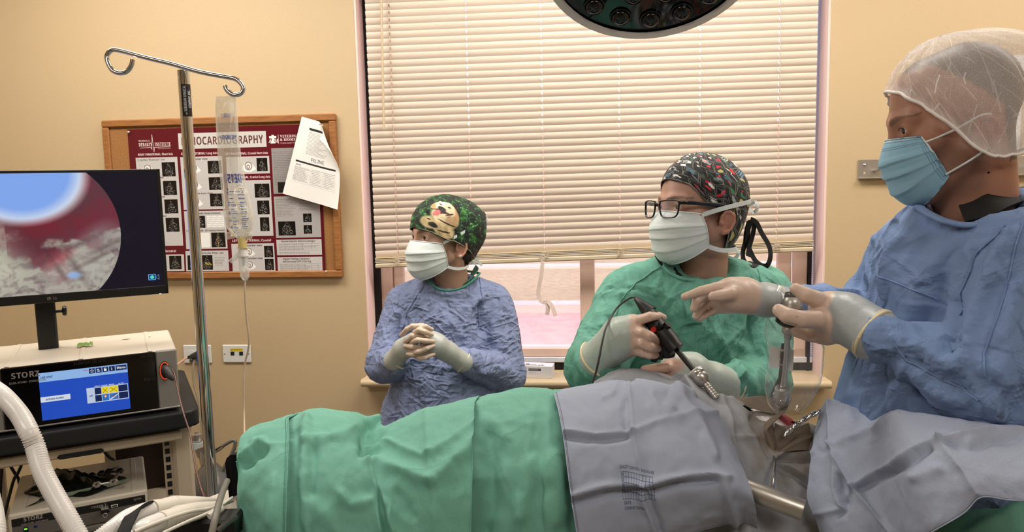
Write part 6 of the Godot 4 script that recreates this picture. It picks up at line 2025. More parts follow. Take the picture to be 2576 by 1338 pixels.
	turned(t2, "head", M.steel, Vector3.ZERO, ub - ua, [[0.0052, 0.0], [0.0120, 0.0], [0.0136, 0.04], [0.0136, 0.16], [0.0128, 0.17], [0.0145, 0.26], [0.0155, 0.40], [0.0150, 0.55], [0.0105, 0.70], [0.0065, 0.76], [0.0065, 0.80], [0.0, 0.80]])
	for e in 6:
		var b := frame_along(ub - ua)
		var c := (ub - ua) * 0.40 + b * Vector3(cos(e * TAU / 6 + 0.4) * 0.0150, 0, sin(e * TAU / 6 + 0.4) * 0.0150)
		turned(t2, "dimple", M.steel_satin, c - c.normalized() * 0.0, c + b * Vector3(cos(e * TAU / 6 + 0.4) * 0.0012, 0, sin(e * TAU / 6 + 0.4) * 0.0012), [[0.0052, 0.0], [0.0048, 0.8], [0.0020, 1.0], [0.0, 0.7]], 14)
	turned(t2, "cannula", M.steel_satin, Vector3.ZERO, ub - ua, [[0.0058, 0.78], [0.0066, 0.82], [0.0056, 0.86], [0.0066, 0.92], [0.0056, 0.97], [0.0, 1.0]])
	# clear sleeve over the scope
	var sl := thing("camera_sleeve", "crinkled clear plastic sleeve hanging around the scope", "plastic sleeve", R.call(1010, 700, 1.33))
	var film := glass(Color(0.95, 0.95, 0.95, 0.07), 0.05)
	var n := FastNoiseLite.new(); n.seed = 88; n.frequency = 16.0; n.fractal_type = FastNoiseLite.FRACTAL_RIDGED; n.fractal_octaves = 3
	var rows := [[1010, 190, 0.016, 0.020], [1030, 240, 0.028, 0.030], [1040, 320, 0.036, 0.038], [1045, 420, 0.038, 0.040], [1030, 520, 0.040, 0.042], [1050, 620, 0.046, 0.036], [1075, 720, 0.047, 0.034], [1070, 850, 0.046, 0.034], [1055, 980, 0.045, 0.034], [1030, 1080, 0.042, 0.032], [1010, 1180, 0.034, 0.028], [1000, 1260, 0.020, 0.018]]
	var g := PackedVector3Array()
	var nv := 60; var nu := 49
	for j in nv:
		var f := float(j) / (nv - 1) * (rows.size() - 1)
		var a := mini(int(f), rows.size() - 2); var t := f - a
		var c: Vector3 = R.call(lerpf(rows[a][0], rows[a + 1][0], t), lerpf(rows[a][1], rows[a + 1][1], t), 1.335 + 0.035 * j / nv)
		for i in nu:
			var an := TAU * i / (nu - 1)
			var w: float = lerpf(rows[a][2], rows[a + 1][2], t); var d: float = lerpf(rows[a][3], rows[a + 1][3], t)
			var nn := n.get_noise_3d(cos(an) * 0.14, c.y * 0.25, sin(an) * 0.14) * 0.004
			g.append(c + Vector3(cos(an) * (w + nn), 0, sin(an) * (d + nn)) - sl.position)
	put(Shape.new().grid(g, nu, nv, PackedVector2Array(), true).mesh(), "film", film, sl)
	var lab := Shape.new()
	var l0: Vector3 = R.call(858, 700, 1.348) - sl.position; var l1: Vector3 = R.call(1063, 738, 1.345) - sl.position; var l2: Vector3 = R.call(1050, 920, 1.352) - sl.position; var l3: Vector3 = R.call(855, 878, 1.355) - sl.position
	lab.quad(l3, l2, l1, l0)
	put(lab.mesh(), "paper_label", mat(Color(0.90, 0.90, 0.88), 0.7), sl)
	# braided towel clamp
	var ca := at(2064, 1034, 1.335); var cbv := at(1972, 1098, 1.335)
	var tc := thing("towel_clamp", "chrome towel clamp with twisted shanks gripping the taupe drape", "clamp", cbv)
	for e in 2:
		var pts := []; var rr := []
		for i in 33:
			var t := i / 32.0
			var b := frame_along(ca - cbv)
			pts.append((ca - cbv) * t + b * Vector3(cos(t * 14.0 + e * PI) * 0.0026, 0, sin(t * 14.0 + e * PI) * 0.0026) + Vector3(0, 0.006 * sin(t * PI), 0))
			rr.append(0.0026)
		rod(tc, "shank", M.chrome, pts, rr, 8)
	# steel handle lying on the drape with its rod
	var ha := at(1852, 1220, 1.232); var hb := at(2020, 1284, 1.190)
	var hd := thing("steel_handle", "thick brushed steel cylinder hanging from a thin rod at the drape", "handle", (ha + hb) / 2)
	turned(hd, "grip", M.steel_satin, ha - hd.position, hb - hd.position, [[0.0, -0.09], [0.008, -0.085], [0.0135, -0.055], [0.0160, 0.0], [0.0164, 0.06], [0.0168, 0.98], [0.0160, 1.0], [0.0, 1.0]], 32)
	rod(hd, "thin_rod", M.chrome, [at(1948, 1150, 1.315) - hd.position, at(1946, 1200, 1.255) - hd.position, at(1940, 1258, 1.218) - hd.position], 0.0030, 10)
	var mk := mat(Color(0.42, 0.40, 0.37), 0.5)
	make_lamp()
	make_fluid_stand()
	make_head_end()

func make_lamp() -> void:
	# round lamp head hanging into the top of the view
	var c := at(1643, -122, 1.5)
	var tilt := Basis(Vector3.RIGHT, LAMP_TILT) * Basis(Vector3.BACK, 0.02)
	var o := thing("surgical_light", "round grey surgical lamp head with dark lens face, switched off", "surgical light", c, tilt)
	var rim_m := mat(Color(0.82, 0.815, 0.80), 0.35)
	var r := LAMP_R
	var pf := PackedVector2Array([Vector2(0.0001, 0.075), Vector2(r * 0.5, 0.07), Vector2(r * 0.85, 0.045), Vector2(r * 0.985, 0.012), Vector2(r, 0.0), Vector2(r * 0.985, -0.008), Vector2(r * 0.91, -0.014), Vector2(r * 0.90, -0.008)])
	pf.reverse()
	put(Shape.new().lathe(pf, Transform3D(), 64).mesh(), "housing", rim_m, o)
	var face := mat(Color(0.010, 0.009, 0.014), 0.08)
	put(Shape.new().lathe(PackedVector2Array([Vector2(0.0001, -0.004), Vector2(r * 0.905, -0.004), Vector2(r * 0.905, -0.010)]), Transform3D(), 64).mesh(), "face_plate", face, o)
	var lens_m := mat(Color(0.016, 0.014, 0.018), 0.06)
	var ring_m := mat(Color(0.05, 0.047, 0.05), 0.25)
	for ring in [[r * 0.74, 16, 0.10], [r * 0.47, 10, 0.0], [r * 0.20, 4, 0.3]]:
		for k in ring[1]:
			var a: float = TAU * (k + ring[2]) / ring[1]
			var p := Vector3(cos(a) * ring[0], -0.006, sin(a) * ring[0])
			var lx := Transform3D(Basis(Vector3.RIGHT, PI), p)
			var ln := put(Shape.new().lathe(PackedVector2Array([Vector2(0.0205, 0.0), Vector2(0.0205, 0.003), Vector2(0.0165, 0.010), Vector2(0.0085, 0.013), Vector2(0.0080, 0.011), Vector2(0.0001, 0.0095)]), lx, 22).mesh(), "lens", lens_m, o)
			put(Shape.new().lathe(PackedVector2Array([Vector2(0.0235, 0.0), Vector2(0.0230, 0.002), Vector2(0.0207, 0.0022)]), lx, 22).mesh(), "lens_ring", ring_m, ln)
	for k in 8:
		var a := TAU * k / 8 + 0.12
		put(Shape.new().box(Vector3(cos(a) * r * 0.55, -0.0055, sin(a) * r * 0.55), Vector3(r * 0.66, 0.003, 0.004), Basis(Vector3.UP, -a), 0.001).mesh(), "seam", ring_m, o)
	put(Shape.new().tube(PackedVector3Array([Vector3(0, 0.07, 0), Vector3(0, 0.16, -0.02), Vector3(0, 0.24, -0.10)]), 0.02, 12).mesh(), "yoke", rim_m, o)
	var top := o.transform * Vector3(0, 0.24, -0.10)
	var arm := Shape.new().tube(PackedVector3Array([top, Vector3(top.x + 0.10, 2.55, top.z - 0.05), Vector3(top.x + 0.10, 2.72, top.z - 0.05)]), 0.022, 12)
	for i in arm.v.size():
		arm.v[i] = o.transform.affine_inverse() * arm.v[i]
		arm.n[i] = o.basis.inverse() * arm.n[i]
	put(arm.mesh(), "arm", rim_m, o)

const LAMP_TILT := -0.61
const LAMP_R := 0.229

func make_fluid_stand() -> void:
	var px := Vector3(-0.862, 0.0, -1.612)
	var o := thing("iv_stand", "chrome fluid stand with two curled hooks beside the equipment cart", "iv stand", px)
	var top := at(455, 172, 1.62).y
	put(Shape.new().tube(PackedVector3Array([Vector3(0, 0.10, 0), Vector3(0, 1.0, 0), Vector3(-0.001, top, 0)]), 0.0125, 20).mesh(), "pole", M.chrome, o)
	var bar := []
	var dd := 1.62
	for p in [[334, 150], [330, 166], [318, 180], [300, 184], [282, 176], [271, 156], [270, 138], [282, 126], [304, 128], [360, 143], [430, 160], [500, 180], [560, 192], [590, 198], [606, 210], [612, 224], [604, 236], [586, 238], [572, 228], [566, 216]]:
		bar.append(at(p[0], p[1], dd) - px)
	put(Shape.new().tube(curve(bar, 6), 0.0050, 12).mesh(), "hook_bar", M.chrome, o)
	var st := plate(220, 64, c8(16, 16, 18))
	ink(st, "SUBURBAN SURGICAL", 34, 28, 17, c8(220, 220, 220), "Droid Sans", 700, 176)
	ink(st, "COMPANY, INC.", 60, 54, 17, c8(220, 220, 220), "Droid Sans", 700, 120)
	for y in 22:
		rect(st, 8 + y * 0.5, 20 + y * 0.5, 22 - y, 1, c8(150, 150, 152))
	var sm := mat(Color.WHITE, 0.3); sm.albedo_texture = tex(st)
	var g := []; var uv := PackedVector2Array()
	var y0 := at(470, 206, 1.61).y; var y1 := at(476, 288, 1.61).y
	for j in 2:
		for i in 9:
			var a := -0.55 + 1.75 * i / 8.0 + 0.4
			g.append(Vector3(sin(a) * 0.01275, [y0, y1][j], cos(a) * 0.01275)); uv.append(Vector2(1.0 - j, i / 8.0))
	put(sheet(g, 9, 2, uv), "maker_label", sm, o)
	for k in 4:
		var a := TAU * k / 4 + 0.4
		put(Shape.new().tube(PackedVector3Array([Vector3(0, 0.12, 0), Vector3(cos(a) * 0.14, 0.09, sin(a) * 0.14), Vector3(cos(a) * 0.25, 0.06, sin(a) * 0.25)]), 0.011, 10).mesh(), "leg", M.chrome, o)
		put(Shape.new().lathe(PackedVector2Array([Vector2(0.0001, -0.01), Vector2(0.026, -0.01), Vector2(0.028, 0.0), Vector2(0.026, 0.01), Vector2(0.0001, 0.01)]), Transform3D(Basis(Vector3.RIGHT, PI / 2), Vector3(cos(a) * 0.25, 0.028, sin(a) * 0.25)), 14).mesh(), "caster", M.black, o)
	# fluid bag hanging from the right hook
	var d := 1.63
	var bag := thing("iv_bag", "clear fluid bag with blue scale, nearly empty, on the stand's hook", "iv bag", at(578, 240, d))
	var rows := [[568, 242, 26, 3], [568, 262, 29, 6], [572, 330, 29, 9], [578, 400, 30, 12], [588, 470, 33, 15], [598, 520, 38, 20], [602, 550, 38, 22], [603, 575, 33, 18], [606, 594, 18, 10], [608, 602, 9, 7]]
	var bm := cloth(Color.WHITE); bm.rim_enabled = false; bm.roughness = 0.15; bm.transparency = BaseMaterial3D.TRANSPARENCY_ALPHA
	bm.albedo_texture = tex(bag_print())
	var pts := PackedVector3Array(); var uvs := PackedVector2Array()
	var nu := 33; var nv := 40
	var fac := (at(0, 0, 1.0) - EYE).normalized()
	for j in nv:
		var f := float(j) / (nv - 1) * (rows.size() - 1)
		var a := mini(int(f), rows.size() - 2); var t := f - a
		var cx := lerpf(rows[a][0], rows[a + 1][0], t); var cy := lerpf(rows[a][1], rows[a + 1][1], t); var w := lerpf(rows[a][2], rows[a + 1][2], t) / FOCAL * d; var th := lerpf(rows[a][3], rows[a + 1][3], t) / FOCAL * d
		for i in nu:
			var an := TAU * i / (nu - 1)
			pts.append(at(cx, cy, d) + Vector3(-cos(an) * w, 0, sin(an) * th * (1.0 + 0.15 * sin(an * 5.0 + cy * 0.05))) - bag.position)
			uvs.append(Vector2(absf(1.0 - 2.0 * i / (nu - 1)) if false else fmod(i * 2.0 / (nu - 1), 1.0001), float(j) / (nv - 1)))
	put(Shape.new().grid(pts, nu, nv, uvs, true).mesh(), "film", bm, bag)
	# fluid inside
	var fl := PackedVector3Array()
	var fr := [[600, 528, 33, 17], [602, 550, 36, 20], [603, 575, 31, 16], [606, 592, 16, 9], [608, 600, 6, 5]]
	for j in fr.size():
		for i in nu:
			var an := TAU * i / (nu - 1)
			fl.append(at(fr[j][0], fr[j][1], d) + Vector3(-cos(an) * fr[j][2], 0, sin(an) * fr[j][3]) / FOCAL * d - bag.position)
	var fs := Shape.new().grid(fl, nu, fr.size(), PackedVector2Array(), true)
	for i in nu - 1:
		fs.tri(at(600, 528, d) - bag.position, fl[i], fl[i + 1])
	put(fs.mesh(), "fluid", glass(Color(0.90, 0.88, 0.80, 0.16), 0.03), bag)
	var clear := glass(Color(0.95, 0.93, 0.86, 0.28), 0.08)
	rod(bag, "hang_tab", clear, [at(582, 226, d) - bag.position, at(580, 240, d) - bag.position, at(575, 262, d) - bag.position], [0.0016, 0.002, 0.003], 6)
	for e in [-1.0, 1.0]:
		put(Shape.new().box(at(600 + e * 22, 592, d) - bag.position, Vector3(0.022, 0.016, 0.008), Basis(Vector3.BACK, -e * 0.15), 0.003).mesh(), "shoulder", clear, bag)
	rod(bag, "port", mat(Color(0.87, 0.78, 0.50), 0.3), [at(608, 598, d) - bag.position, at(610, 612, d) - bag.position, at(610, 622, d) - bag.position, at(610, 625, d) - bag.position], [0.0075, 0.0095, 0.0095, 0.0125], 12)
	var ln := thing("iv_line", "drip chamber and clear infusion line below the fluid bag", "infusion line", at(611, 640, d))
	var cl2 := glass(Color(0.93, 0.93, 0.92, 0.34), 0.1)
	var pl2 := mat(Color(0.86, 0.84, 0.82), 0.3)
	turned(ln, "spike_hub", pl2, at(611, 626, d) - ln.position, at(612, 646, d) - ln.position, [[0.0, 0.0], [0.009, 0.0], [0.010, 0.5], [0.012, 0.9], [0.012, 1.0], [0.0, 1.0]], 16)
	rod(ln, "side_arm", cl2, [at(606, 632, d) - ln.position, at(592, 648, d) - ln.position, at(579, 658, d) - ln.position], [0.004, 0.005, 0.0045], 8)
	turned(ln, "drip_chamber", cl2, at(612, 646, d) - ln.position, at(617, 706, d) - ln.position, [[0.0, 0.0], [0.0100, 0.0], [0.0098, 0.8], [0.006, 0.95], [0.0035, 1.0], [0.0, 1.0]], 18)
	rod(ln, "drip_tube", pl2, [at(612, 646, d) - ln.position, at(614, 668, d) - ln.position], 0.003, 8)
	var tc := []
	for p in [[617, 704, 1.63], [616, 740, 1.63], [620, 800, 1.64], [626, 850, 1.65], [624, 880, 1.66], [616, 915, 1.67], [613, 960, 1.67], [614, 1040, 1.67], [616, 1130, 1.62], [618, 1200, 1.55]]:
		tc.append(at(p[0], p[1], p[2]) - ln.position)
	rod(ln, "tube", mat(Color(0.80, 0.71, 0.61), 0.25), Array(curve(tc, 6)), 0.0021, 8)

func hose(o: Node3D, called: String, m: Material, ctl: Array, r: float, pitch: float, depth: float) -> void:  # corrugated breathing hose
	var c := Curve3D.new()
	c.bake_interval = 0.002
	var path := curve(ctl, 10)
	for p in path:
		c.add_point(p)
	var n := int(c.get_baked_length() / (pitch / 6.0))
	var pts := PackedVector3Array(); var rr := []
	for i in n + 1:
		pts.append(c.sample_baked(c.get_baked_length() * i / n))
		rr.append(r + depth * [0.0, 0.55, 1.0, 1.0, 0.55, 0.0][i % 6])
	put(Shape.new().tube(pts, rr, 22).mesh(), called, m, o)

func make_head_end() -> void:
	var hm := mat(Color(0.88, 0.86, 0.84), 0.28)
	hm.backlight_enabled = true
	hm.backlight = Color(0.25, 0.24, 0.23)
	var h1 := thing("breathing_hose", "white corrugated breathing hose arching in front of the cart", "breathing hose", at(60, 1060, 0.92))
	var c := []
	for p in [[-70, 940, 1.0], [-20, 975, 0.96], [12, 1000, 0.94], [49, 1043, 0.93], [72, 1085, 0.92], [88, 1122, 0.92], [106, 1183, 0.91], [138, 1246, 0.90], [174, 1308, 0.89], [220, 1390, 0.88]]:
		c.append(at(p[0], p[1], p[2]) - h1.position)
	hose(h1, "corrugated_tube", hm, c, 0.0098, 0.0034, 0.0014)
	var h2 := thing("breathing_hose", "white corrugated hose hanging at the cart's near corner", "breathing hose", at(0, 1270, 0.95))
	c = []
	for p in [[-60, 1150, 1.0], [-34, 1220, 0.97], [-18, 1280, 0.95], [-10, 1338, 0.93], [0, 1430, 0.92]]:
		c.append(at(p[0], p[1], p[2]) - h2.position)
	hose(h2, "corrugated_tube", hm, c, 0.0098, 0.0034, 0.0014)
	# pair of hoses bound with a black strap, leading to the patient's head
	var z := 0.3797
	var Z := func(x, y, d): return at(x * z, 830 + y * z, d)
	var h3 := thing("breathing_hose", "clear-ended white breathing hose strapped beside its twin near the head rest", "breathing hose", Z.call(900, 1260, 1.15))
	c = []
	for p in [[640, 1400, 1.08], [760, 1310, 1.10], [860, 1240, 1.13], [1000, 1190, 1.17], [1150, 1160, 1.22], [1300, 1150, 1.27], [1420, 1150, 1.31]]:
		c.append(Z.call(p[0], p[1], p[2]) - h3.position)
	hose(h3, "corrugated_tube", hm, c.slice(0, 4), 0.0122, 0.0036, 0.0014)
	var soft := mat(Color(0.86, 0.83, 0.78), 0.3)
	rod(h3, "cuff", soft, [c[3], c[3].lerp(c[4], 0.5), c[4]], [0.0145, 0.0135, 0.0150], 18)
	rod(h3, "connector", soft, [c[4], c[5], c[6]], [0.0150, 0.0120, 0.0100], 18)
	var h4 := thing("breathing_hose", "white breathing hose strapped beside its twin, lower of the two", "breathing hose", Z.call(950, 1340, 1.12))
	c = []
	for p in [[760, 1450, 1.04], [860, 1370, 1.07], [960, 1310, 1.09], [1060, 1270, 1.12], [1180, 1230, 1.16], [1300, 1200, 1.20], [1440, 1180, 1.27]]:
		c.append(Z.call(p[0], p[1], p[2]) - h4.position)
	hose(h4, "corrugated_tube", hm, c.slice(0, 4), 0.0122, 0.0036, 0.0014)
	rod(h4, "cuff", soft, [c[3], c[3].lerp(c[4], 0.6), c[4]], [0.0150, 0.0142, 0.0158], 18)
	rod(h4, "connector", soft, [c[4], c[5], c[6]], [0.0155, 0.0140, 0.0115], 18)
	var st := thing("hose_strap", "black woven strap wrapped around the pair of breathing hoses", "strap", Z.call(890, 1260, 1.10))
	var sp := []
	for p in [[985, 1165, 1.17], [925, 1180, 1.135], [880, 1215, 1.105], [850, 1270, 1.085], [822, 1330, 1.065], [800, 1390, 1.05]]:
		sp.append(Z.call(p[0], p[1], p[2] - 0.006) - st.position)
	put(ribbon(curve(sp, 6), 0.020, Vector3(0.1, 0.45, 1), 0.0014), "webbing", M.black_cloth, st)
	# sample lines
	for w in [[[[890, 1338, 1.06], [1080, 1260, 1.10], [1250, 1205, 1.14], [1400, 1180, 1.20], [1540, 1130, 1.27]], 0.0030, M.cable_white, "white sensor cable lying over the breathing hoses"], [[[1080, 1345, 1.07], [1240, 1270, 1.10], [1400, 1200, 1.16], [1540, 1110, 1.26]], 0.0024, M.cable_white, "thin white cable running under the grey tube"], [[[1400, 1360, 1.04], [1425, 1250, 1.06], [1450, 1150, 1.10], [1480, 1060, 1.16], [1505, 1000, 1.22]], 0.0048, M.cable_grey, "olive grey tube rising beside the head rest"], [[[1430, 1345, 1.06], [1490, 1290, 1.10], [1560, 1240, 1.15]], 0.0042, mat(Color(0.16, 0.05, 0.10), 0.25), "short dark purple tube at the head rest's foot"]]:
		var first: Vector3 = Z.call(w[0][0][0], w[0][0][1], w[0][0][2])
		var t := thing("cable", w[3], "cable", first)
		var cc := []
		for p in w[0]:
			cc.append(Z.call(p[0], p[1], p[2]) - first)
		rod(t, "cord", w[2], Array(curve(cc, 6)), w[1], 10)
	var cn := thing("cable_connector", "white inline connector on the sensor cable", "connector", Z.call(1425, 1205, 1.145))
	rod(cn, "shell", M.cable_white, [Z.call(1385, 1235, 1.135) - cn.position, Z.call(1470, 1175, 1.155) - cn.position], [0.0050, 0.0058], 10)
	# pale moulded block under the hoses' end
	var bk := thing("absorber_cover", "pale beige moulded cover behind the hose connectors", "equipment cover", at(560, 1270, 1.36))
	put(Shape.new().box(Vector3(0, -0.04, 0), Vector3(0.12, 0.10, 0.10), Basis(Vector3.UP, 0.3) * Basis(Vector3.BACK, 0.28), 0.016).mesh(), "shell", M.beige_case, bk)
	# gas cylinder with valve in the corner behind
	var gp := at(528, 1180, 2.50)
	var gc := thing("gas_cylinder", "grey gas cylinder with regulator standing against the tan wall", "gas cylinder", Vector3(gp.x, 0.0, gp.z))
	var gm := mat(Color(0.42, 0.41, 0.39), 0.35, 0.5)
	var ytop := at(528, 1165, 2.50).y
	put(Shape.new().lathe(PackedVector2Array([Vector2(0.0001, 0.0), Vector2(0.082, 0.0), Vector2(0.086, 0.01), Vector2(0.086, ytop - 0.13), Vector2(0.080, ytop - 0.085), Vector2(0.062, ytop - 0.045), Vector2(0.030, ytop - 0.012), Vector2(0.022, ytop), Vector2(0.0001, ytop)]), Transform3D(), 32).mesh(), "tank", gm, gc)
	var gx := func(x, y): return at(x, y, 2.50) - gc.position
	turned(gc, "valve_stem", M.steel_satin, gx.call(520, 1166), gx.call(508, 1110), [[0.0, 0.0], [0.020, 0.0], [0.020, 0.7], [0.016, 0.8], [0.0, 0.8]], 16)
	put(Shape.new().box(gx.call(515, 1132), Vector3(0.055, 0.05, 0.04), Basis(Vector3.BACK, 0.3), 0.01).mesh(), "yoke", M.steel_satin, gc)
	turned(gc, "pressure_gauge", mat(Color(0.70, 0.72, 0.72), 0.3), gx.call(496, 1128), gx.call(496, 1112), [[0.0, 0.0], [0.020, 0.0], [0.020, 1.0], [0.0, 1.0]], 16)
	turned(gc, "key_stem", M.steel_satin, gx.call(496, 1112), gx.call(494, 1086), [[0.012, 0.0], [0.016, 0.1], [0.016, 0.75], [0.007, 0.8], [0.007, 1.0], [0.0, 1.0]], 14)
	rod(gc, "outlet_pipe", M.chrome, [gx.call(524, 1138), gx.call(548, 1130), gx.call(560, 1122)], [0.012, 0.009, 0.008], 10)
	rod(gc, "hose", M.cable_grey, Array(curve([gx.call(556, 1124), gx.call(584, 1108), gx.call(592, 1114), gx.call(584, 1140), gx.call(562, 1180), gx.call(550, 1210)], 6)), 0.0062, 10)
	var gl := plate(128, 64, c8(226, 224, 220))
	grey_lines(gl, 8, 8, 110, 3, 12, 7, c8(60, 60, 60)); grey_lines(gl, 8, 46, 90, 1, 12, 5, c8(90, 90, 90))
	var glm := mat(Color.WHITE, 0.5); glm.albedo_texture = tex(gl)
	var lg := []; var luv := PackedVector2Array()
	var ly: float = gx.call(508, 1246).y
	for j in 2:
		for i in 7:
			var a := -0.95 + 0.75 * i / 6.0
			lg.append(Vector3(sin(a) * 0.0866, ly + (0.02 if j == 0 else -0.02), cos(a) * 0.0866)); luv.append(Vector2(i / 6.0, j))
	put(sheet(lg, 7, 2, luv), "label", glm, gc)

# ---------------------------------------------------------------- people
class HeadSkin extends Pelt:
	var inv: Transform3D
	var skin := Color(0.56, 0.34, 0.25)
	var hair := Color(0.06, 0.035, 0.025)
	var brow := Color(0.10, 0.06, 0.045)
	var stubble := 0.0
	var hairline := 0.075
	var nape := true
	var n := FastNoiseLite.new()
	func _init() -> void:
		n.seed = 5
		n.frequency = 40.0
	func paint(p: Vector3, _n: Vector3) -> Color:
		var q := inv * p
		var ax := absf(q.x)
		var m := n.get_noise_3dv(p)
		var c := skin * (1.0 + m * 0.05)
		# redder ears, nose and cheeks: blood under the skin
		var ear := clampf((ax - 0.066) / 0.010, 0.0, 1.0) * (1.0 if absf(q.y + 0.033) < 0.035 else 0.0)
		c = c.lerp(Color(skin.r * 1.12, skin.g * 0.80, skin.b * 0.78), ear * 0.6)
		var cheek := clampf(1.0 - Vector3(ax - 0.040, q.y + 0.030, q.z - 0.066).length() / 0.030, 0.0, 1.0)
		c = c.lerp(Color(skin.r * 1.08, skin.g * 0.86, skin.b * 0.82), cheek * 0.5)
		# eyebrows
		if q.z > 0.04:
			var t := clampf((ax - 0.012) / 0.040, 0.0, 1.0)
			var by := 0.0150 + 0.0055 * sin(t * 2.4) + m * 0.0016
			var half := lerpf(0.0058, 0.0026, t)
			var w := clampf((half - absf(q.y - by)) / 0.0016, 0.0, 1.0)
			if ax < 0.010 or ax > 0.056:
				w = 0.0
			c = c.lerp(brow, w * 0.72)
		# hair above the hairline and down the nape
		var front := hairline - (0.0 if q.z > 0.03 else (0.03 - q.z) * 1.05)
		if q.y > front + m * 0.004 or (nape and q.z < -0.052 and q.y > -0.085 + m * 0.004):
			if not (ear > 0.2):
				c = c.lerp(hair, 0.92)
		if stubble > 0.0 and q.y < -0.012:
			var jaw := clampf((-0.020 - q.y) / 0.030 + (0.0 if q.z > 0.02 else -0.1), 0.0, 1.0) * clampf((q.y + 0.135) / 0.02, 0.0, 1.0) * clampf((q.z + 0.022) / 0.02, 0.0, 1.0)
			c = c.lerp(hair * 1.6, jaw * stubble * clampf(0.75 + m * 0.5, 0.0, 1.0))
		c.a = 1.0
		return c

class ClothSkin extends Pelt:
	var n := FastNoiseLite.new()
	var n2 := FastNoiseLite.new()
	var amp := 0.005
	var amp2 := 0.002
	var stretch := Vector3(1, 0.55, 1)
	func _init(seed_ := 1, freq := 11.0) -> void:
		n.seed = seed_
		n.noise_type = FastNoiseLite.TYPE_SIMPLEX
		n.fractal_type = FastNoiseLite.FRACTAL_RIDGED
		n.fractal_octaves = 2
		n.frequency = freq
		n2.seed = seed_ + 9
		n2.noise_type = FastNoiseLite.TYPE_SIMPLEX
		n2.fractal_type = FastNoiseLite.FRACTAL_RIDGED
		n2.fractal_octaves = 2
		n2.frequency = freq * 3.2
	var folds := []   # [height, half width, points]
	func shift(p: Vector3, _n: Vector3) -> float:
		var q := p * stretch
		var h := 0.0
		for f in folds:
			var pts: PackedVector3Array = f[2]
			var w: float = f[1]
			var best := 9.0
			for k in pts.size() - 1:
				var a := pts[k]; var d := pts[k + 1] - a
				var e := p - a
				if absf(e.y) > 0.4:
					continue
				var t := clampf(e.dot(d) / d.length_squared(), 0.0, 1.0)
				best = minf(best, (e - d * t).length() / (w * (0.65 + 0.7 * sin(PI * (k + t) / (pts.size() - 1)))))
			if best < 2.5:
				h += f[0] * exp(-best * best)
		return h + n.get_noise_3dv(q) * amp + n2.get_noise_3dv(Vector3(p.x + p.y * 0.4, p.y - p.x * 0.3, p.z)) * amp2

class GloveSkin extends Pelt:
	var f: Field
	var skin := Color(0.66, 0.46, 0.36)
	var grey := Color(0.42, 0.44, 0.43)
	var n := FastNoiseLite.new()
	var stain := Vector3.INF
	func _init() -> void:
		n.seed = 12
		n.frequency = 90.0
	func shift(p: Vector3, _n: Vector3) -> float:
		return n.get_noise_3dv(p * 0.6) * 0.0004
	func paint(p: Vector3, _n: Vector3) -> Color:
		var a := 1e3; var b := 1e3
		for i in f.A.size():
			var d := f.one(i, p)
			if f.TAG[i] == 0: a = minf(a, d)
			elif f.TAG[i] == 1: b = minf(b, d)
		var t := clampf(0.5 + (a - b) / 0.005, 0.0, 1.0)
		var c := skin.lerp(grey, t) * (1.0 + n.get_noise_3dv(p) * 0.05)
		if stain != Vector3.INF:
			var w := clampf(1.0 - (p - stain).length() / 0.022, 0.0, 1.0)
			if n.get_noise_3dv(p * Vector3(1.2, 3.0, 1.2) + Vector3(3, 1, 7)) > 0.40 and w > 0.0:
				c = c.lerp(Color(0.42, 0.05, 0.05), 0.7)
		c.a = 1.0
		return c

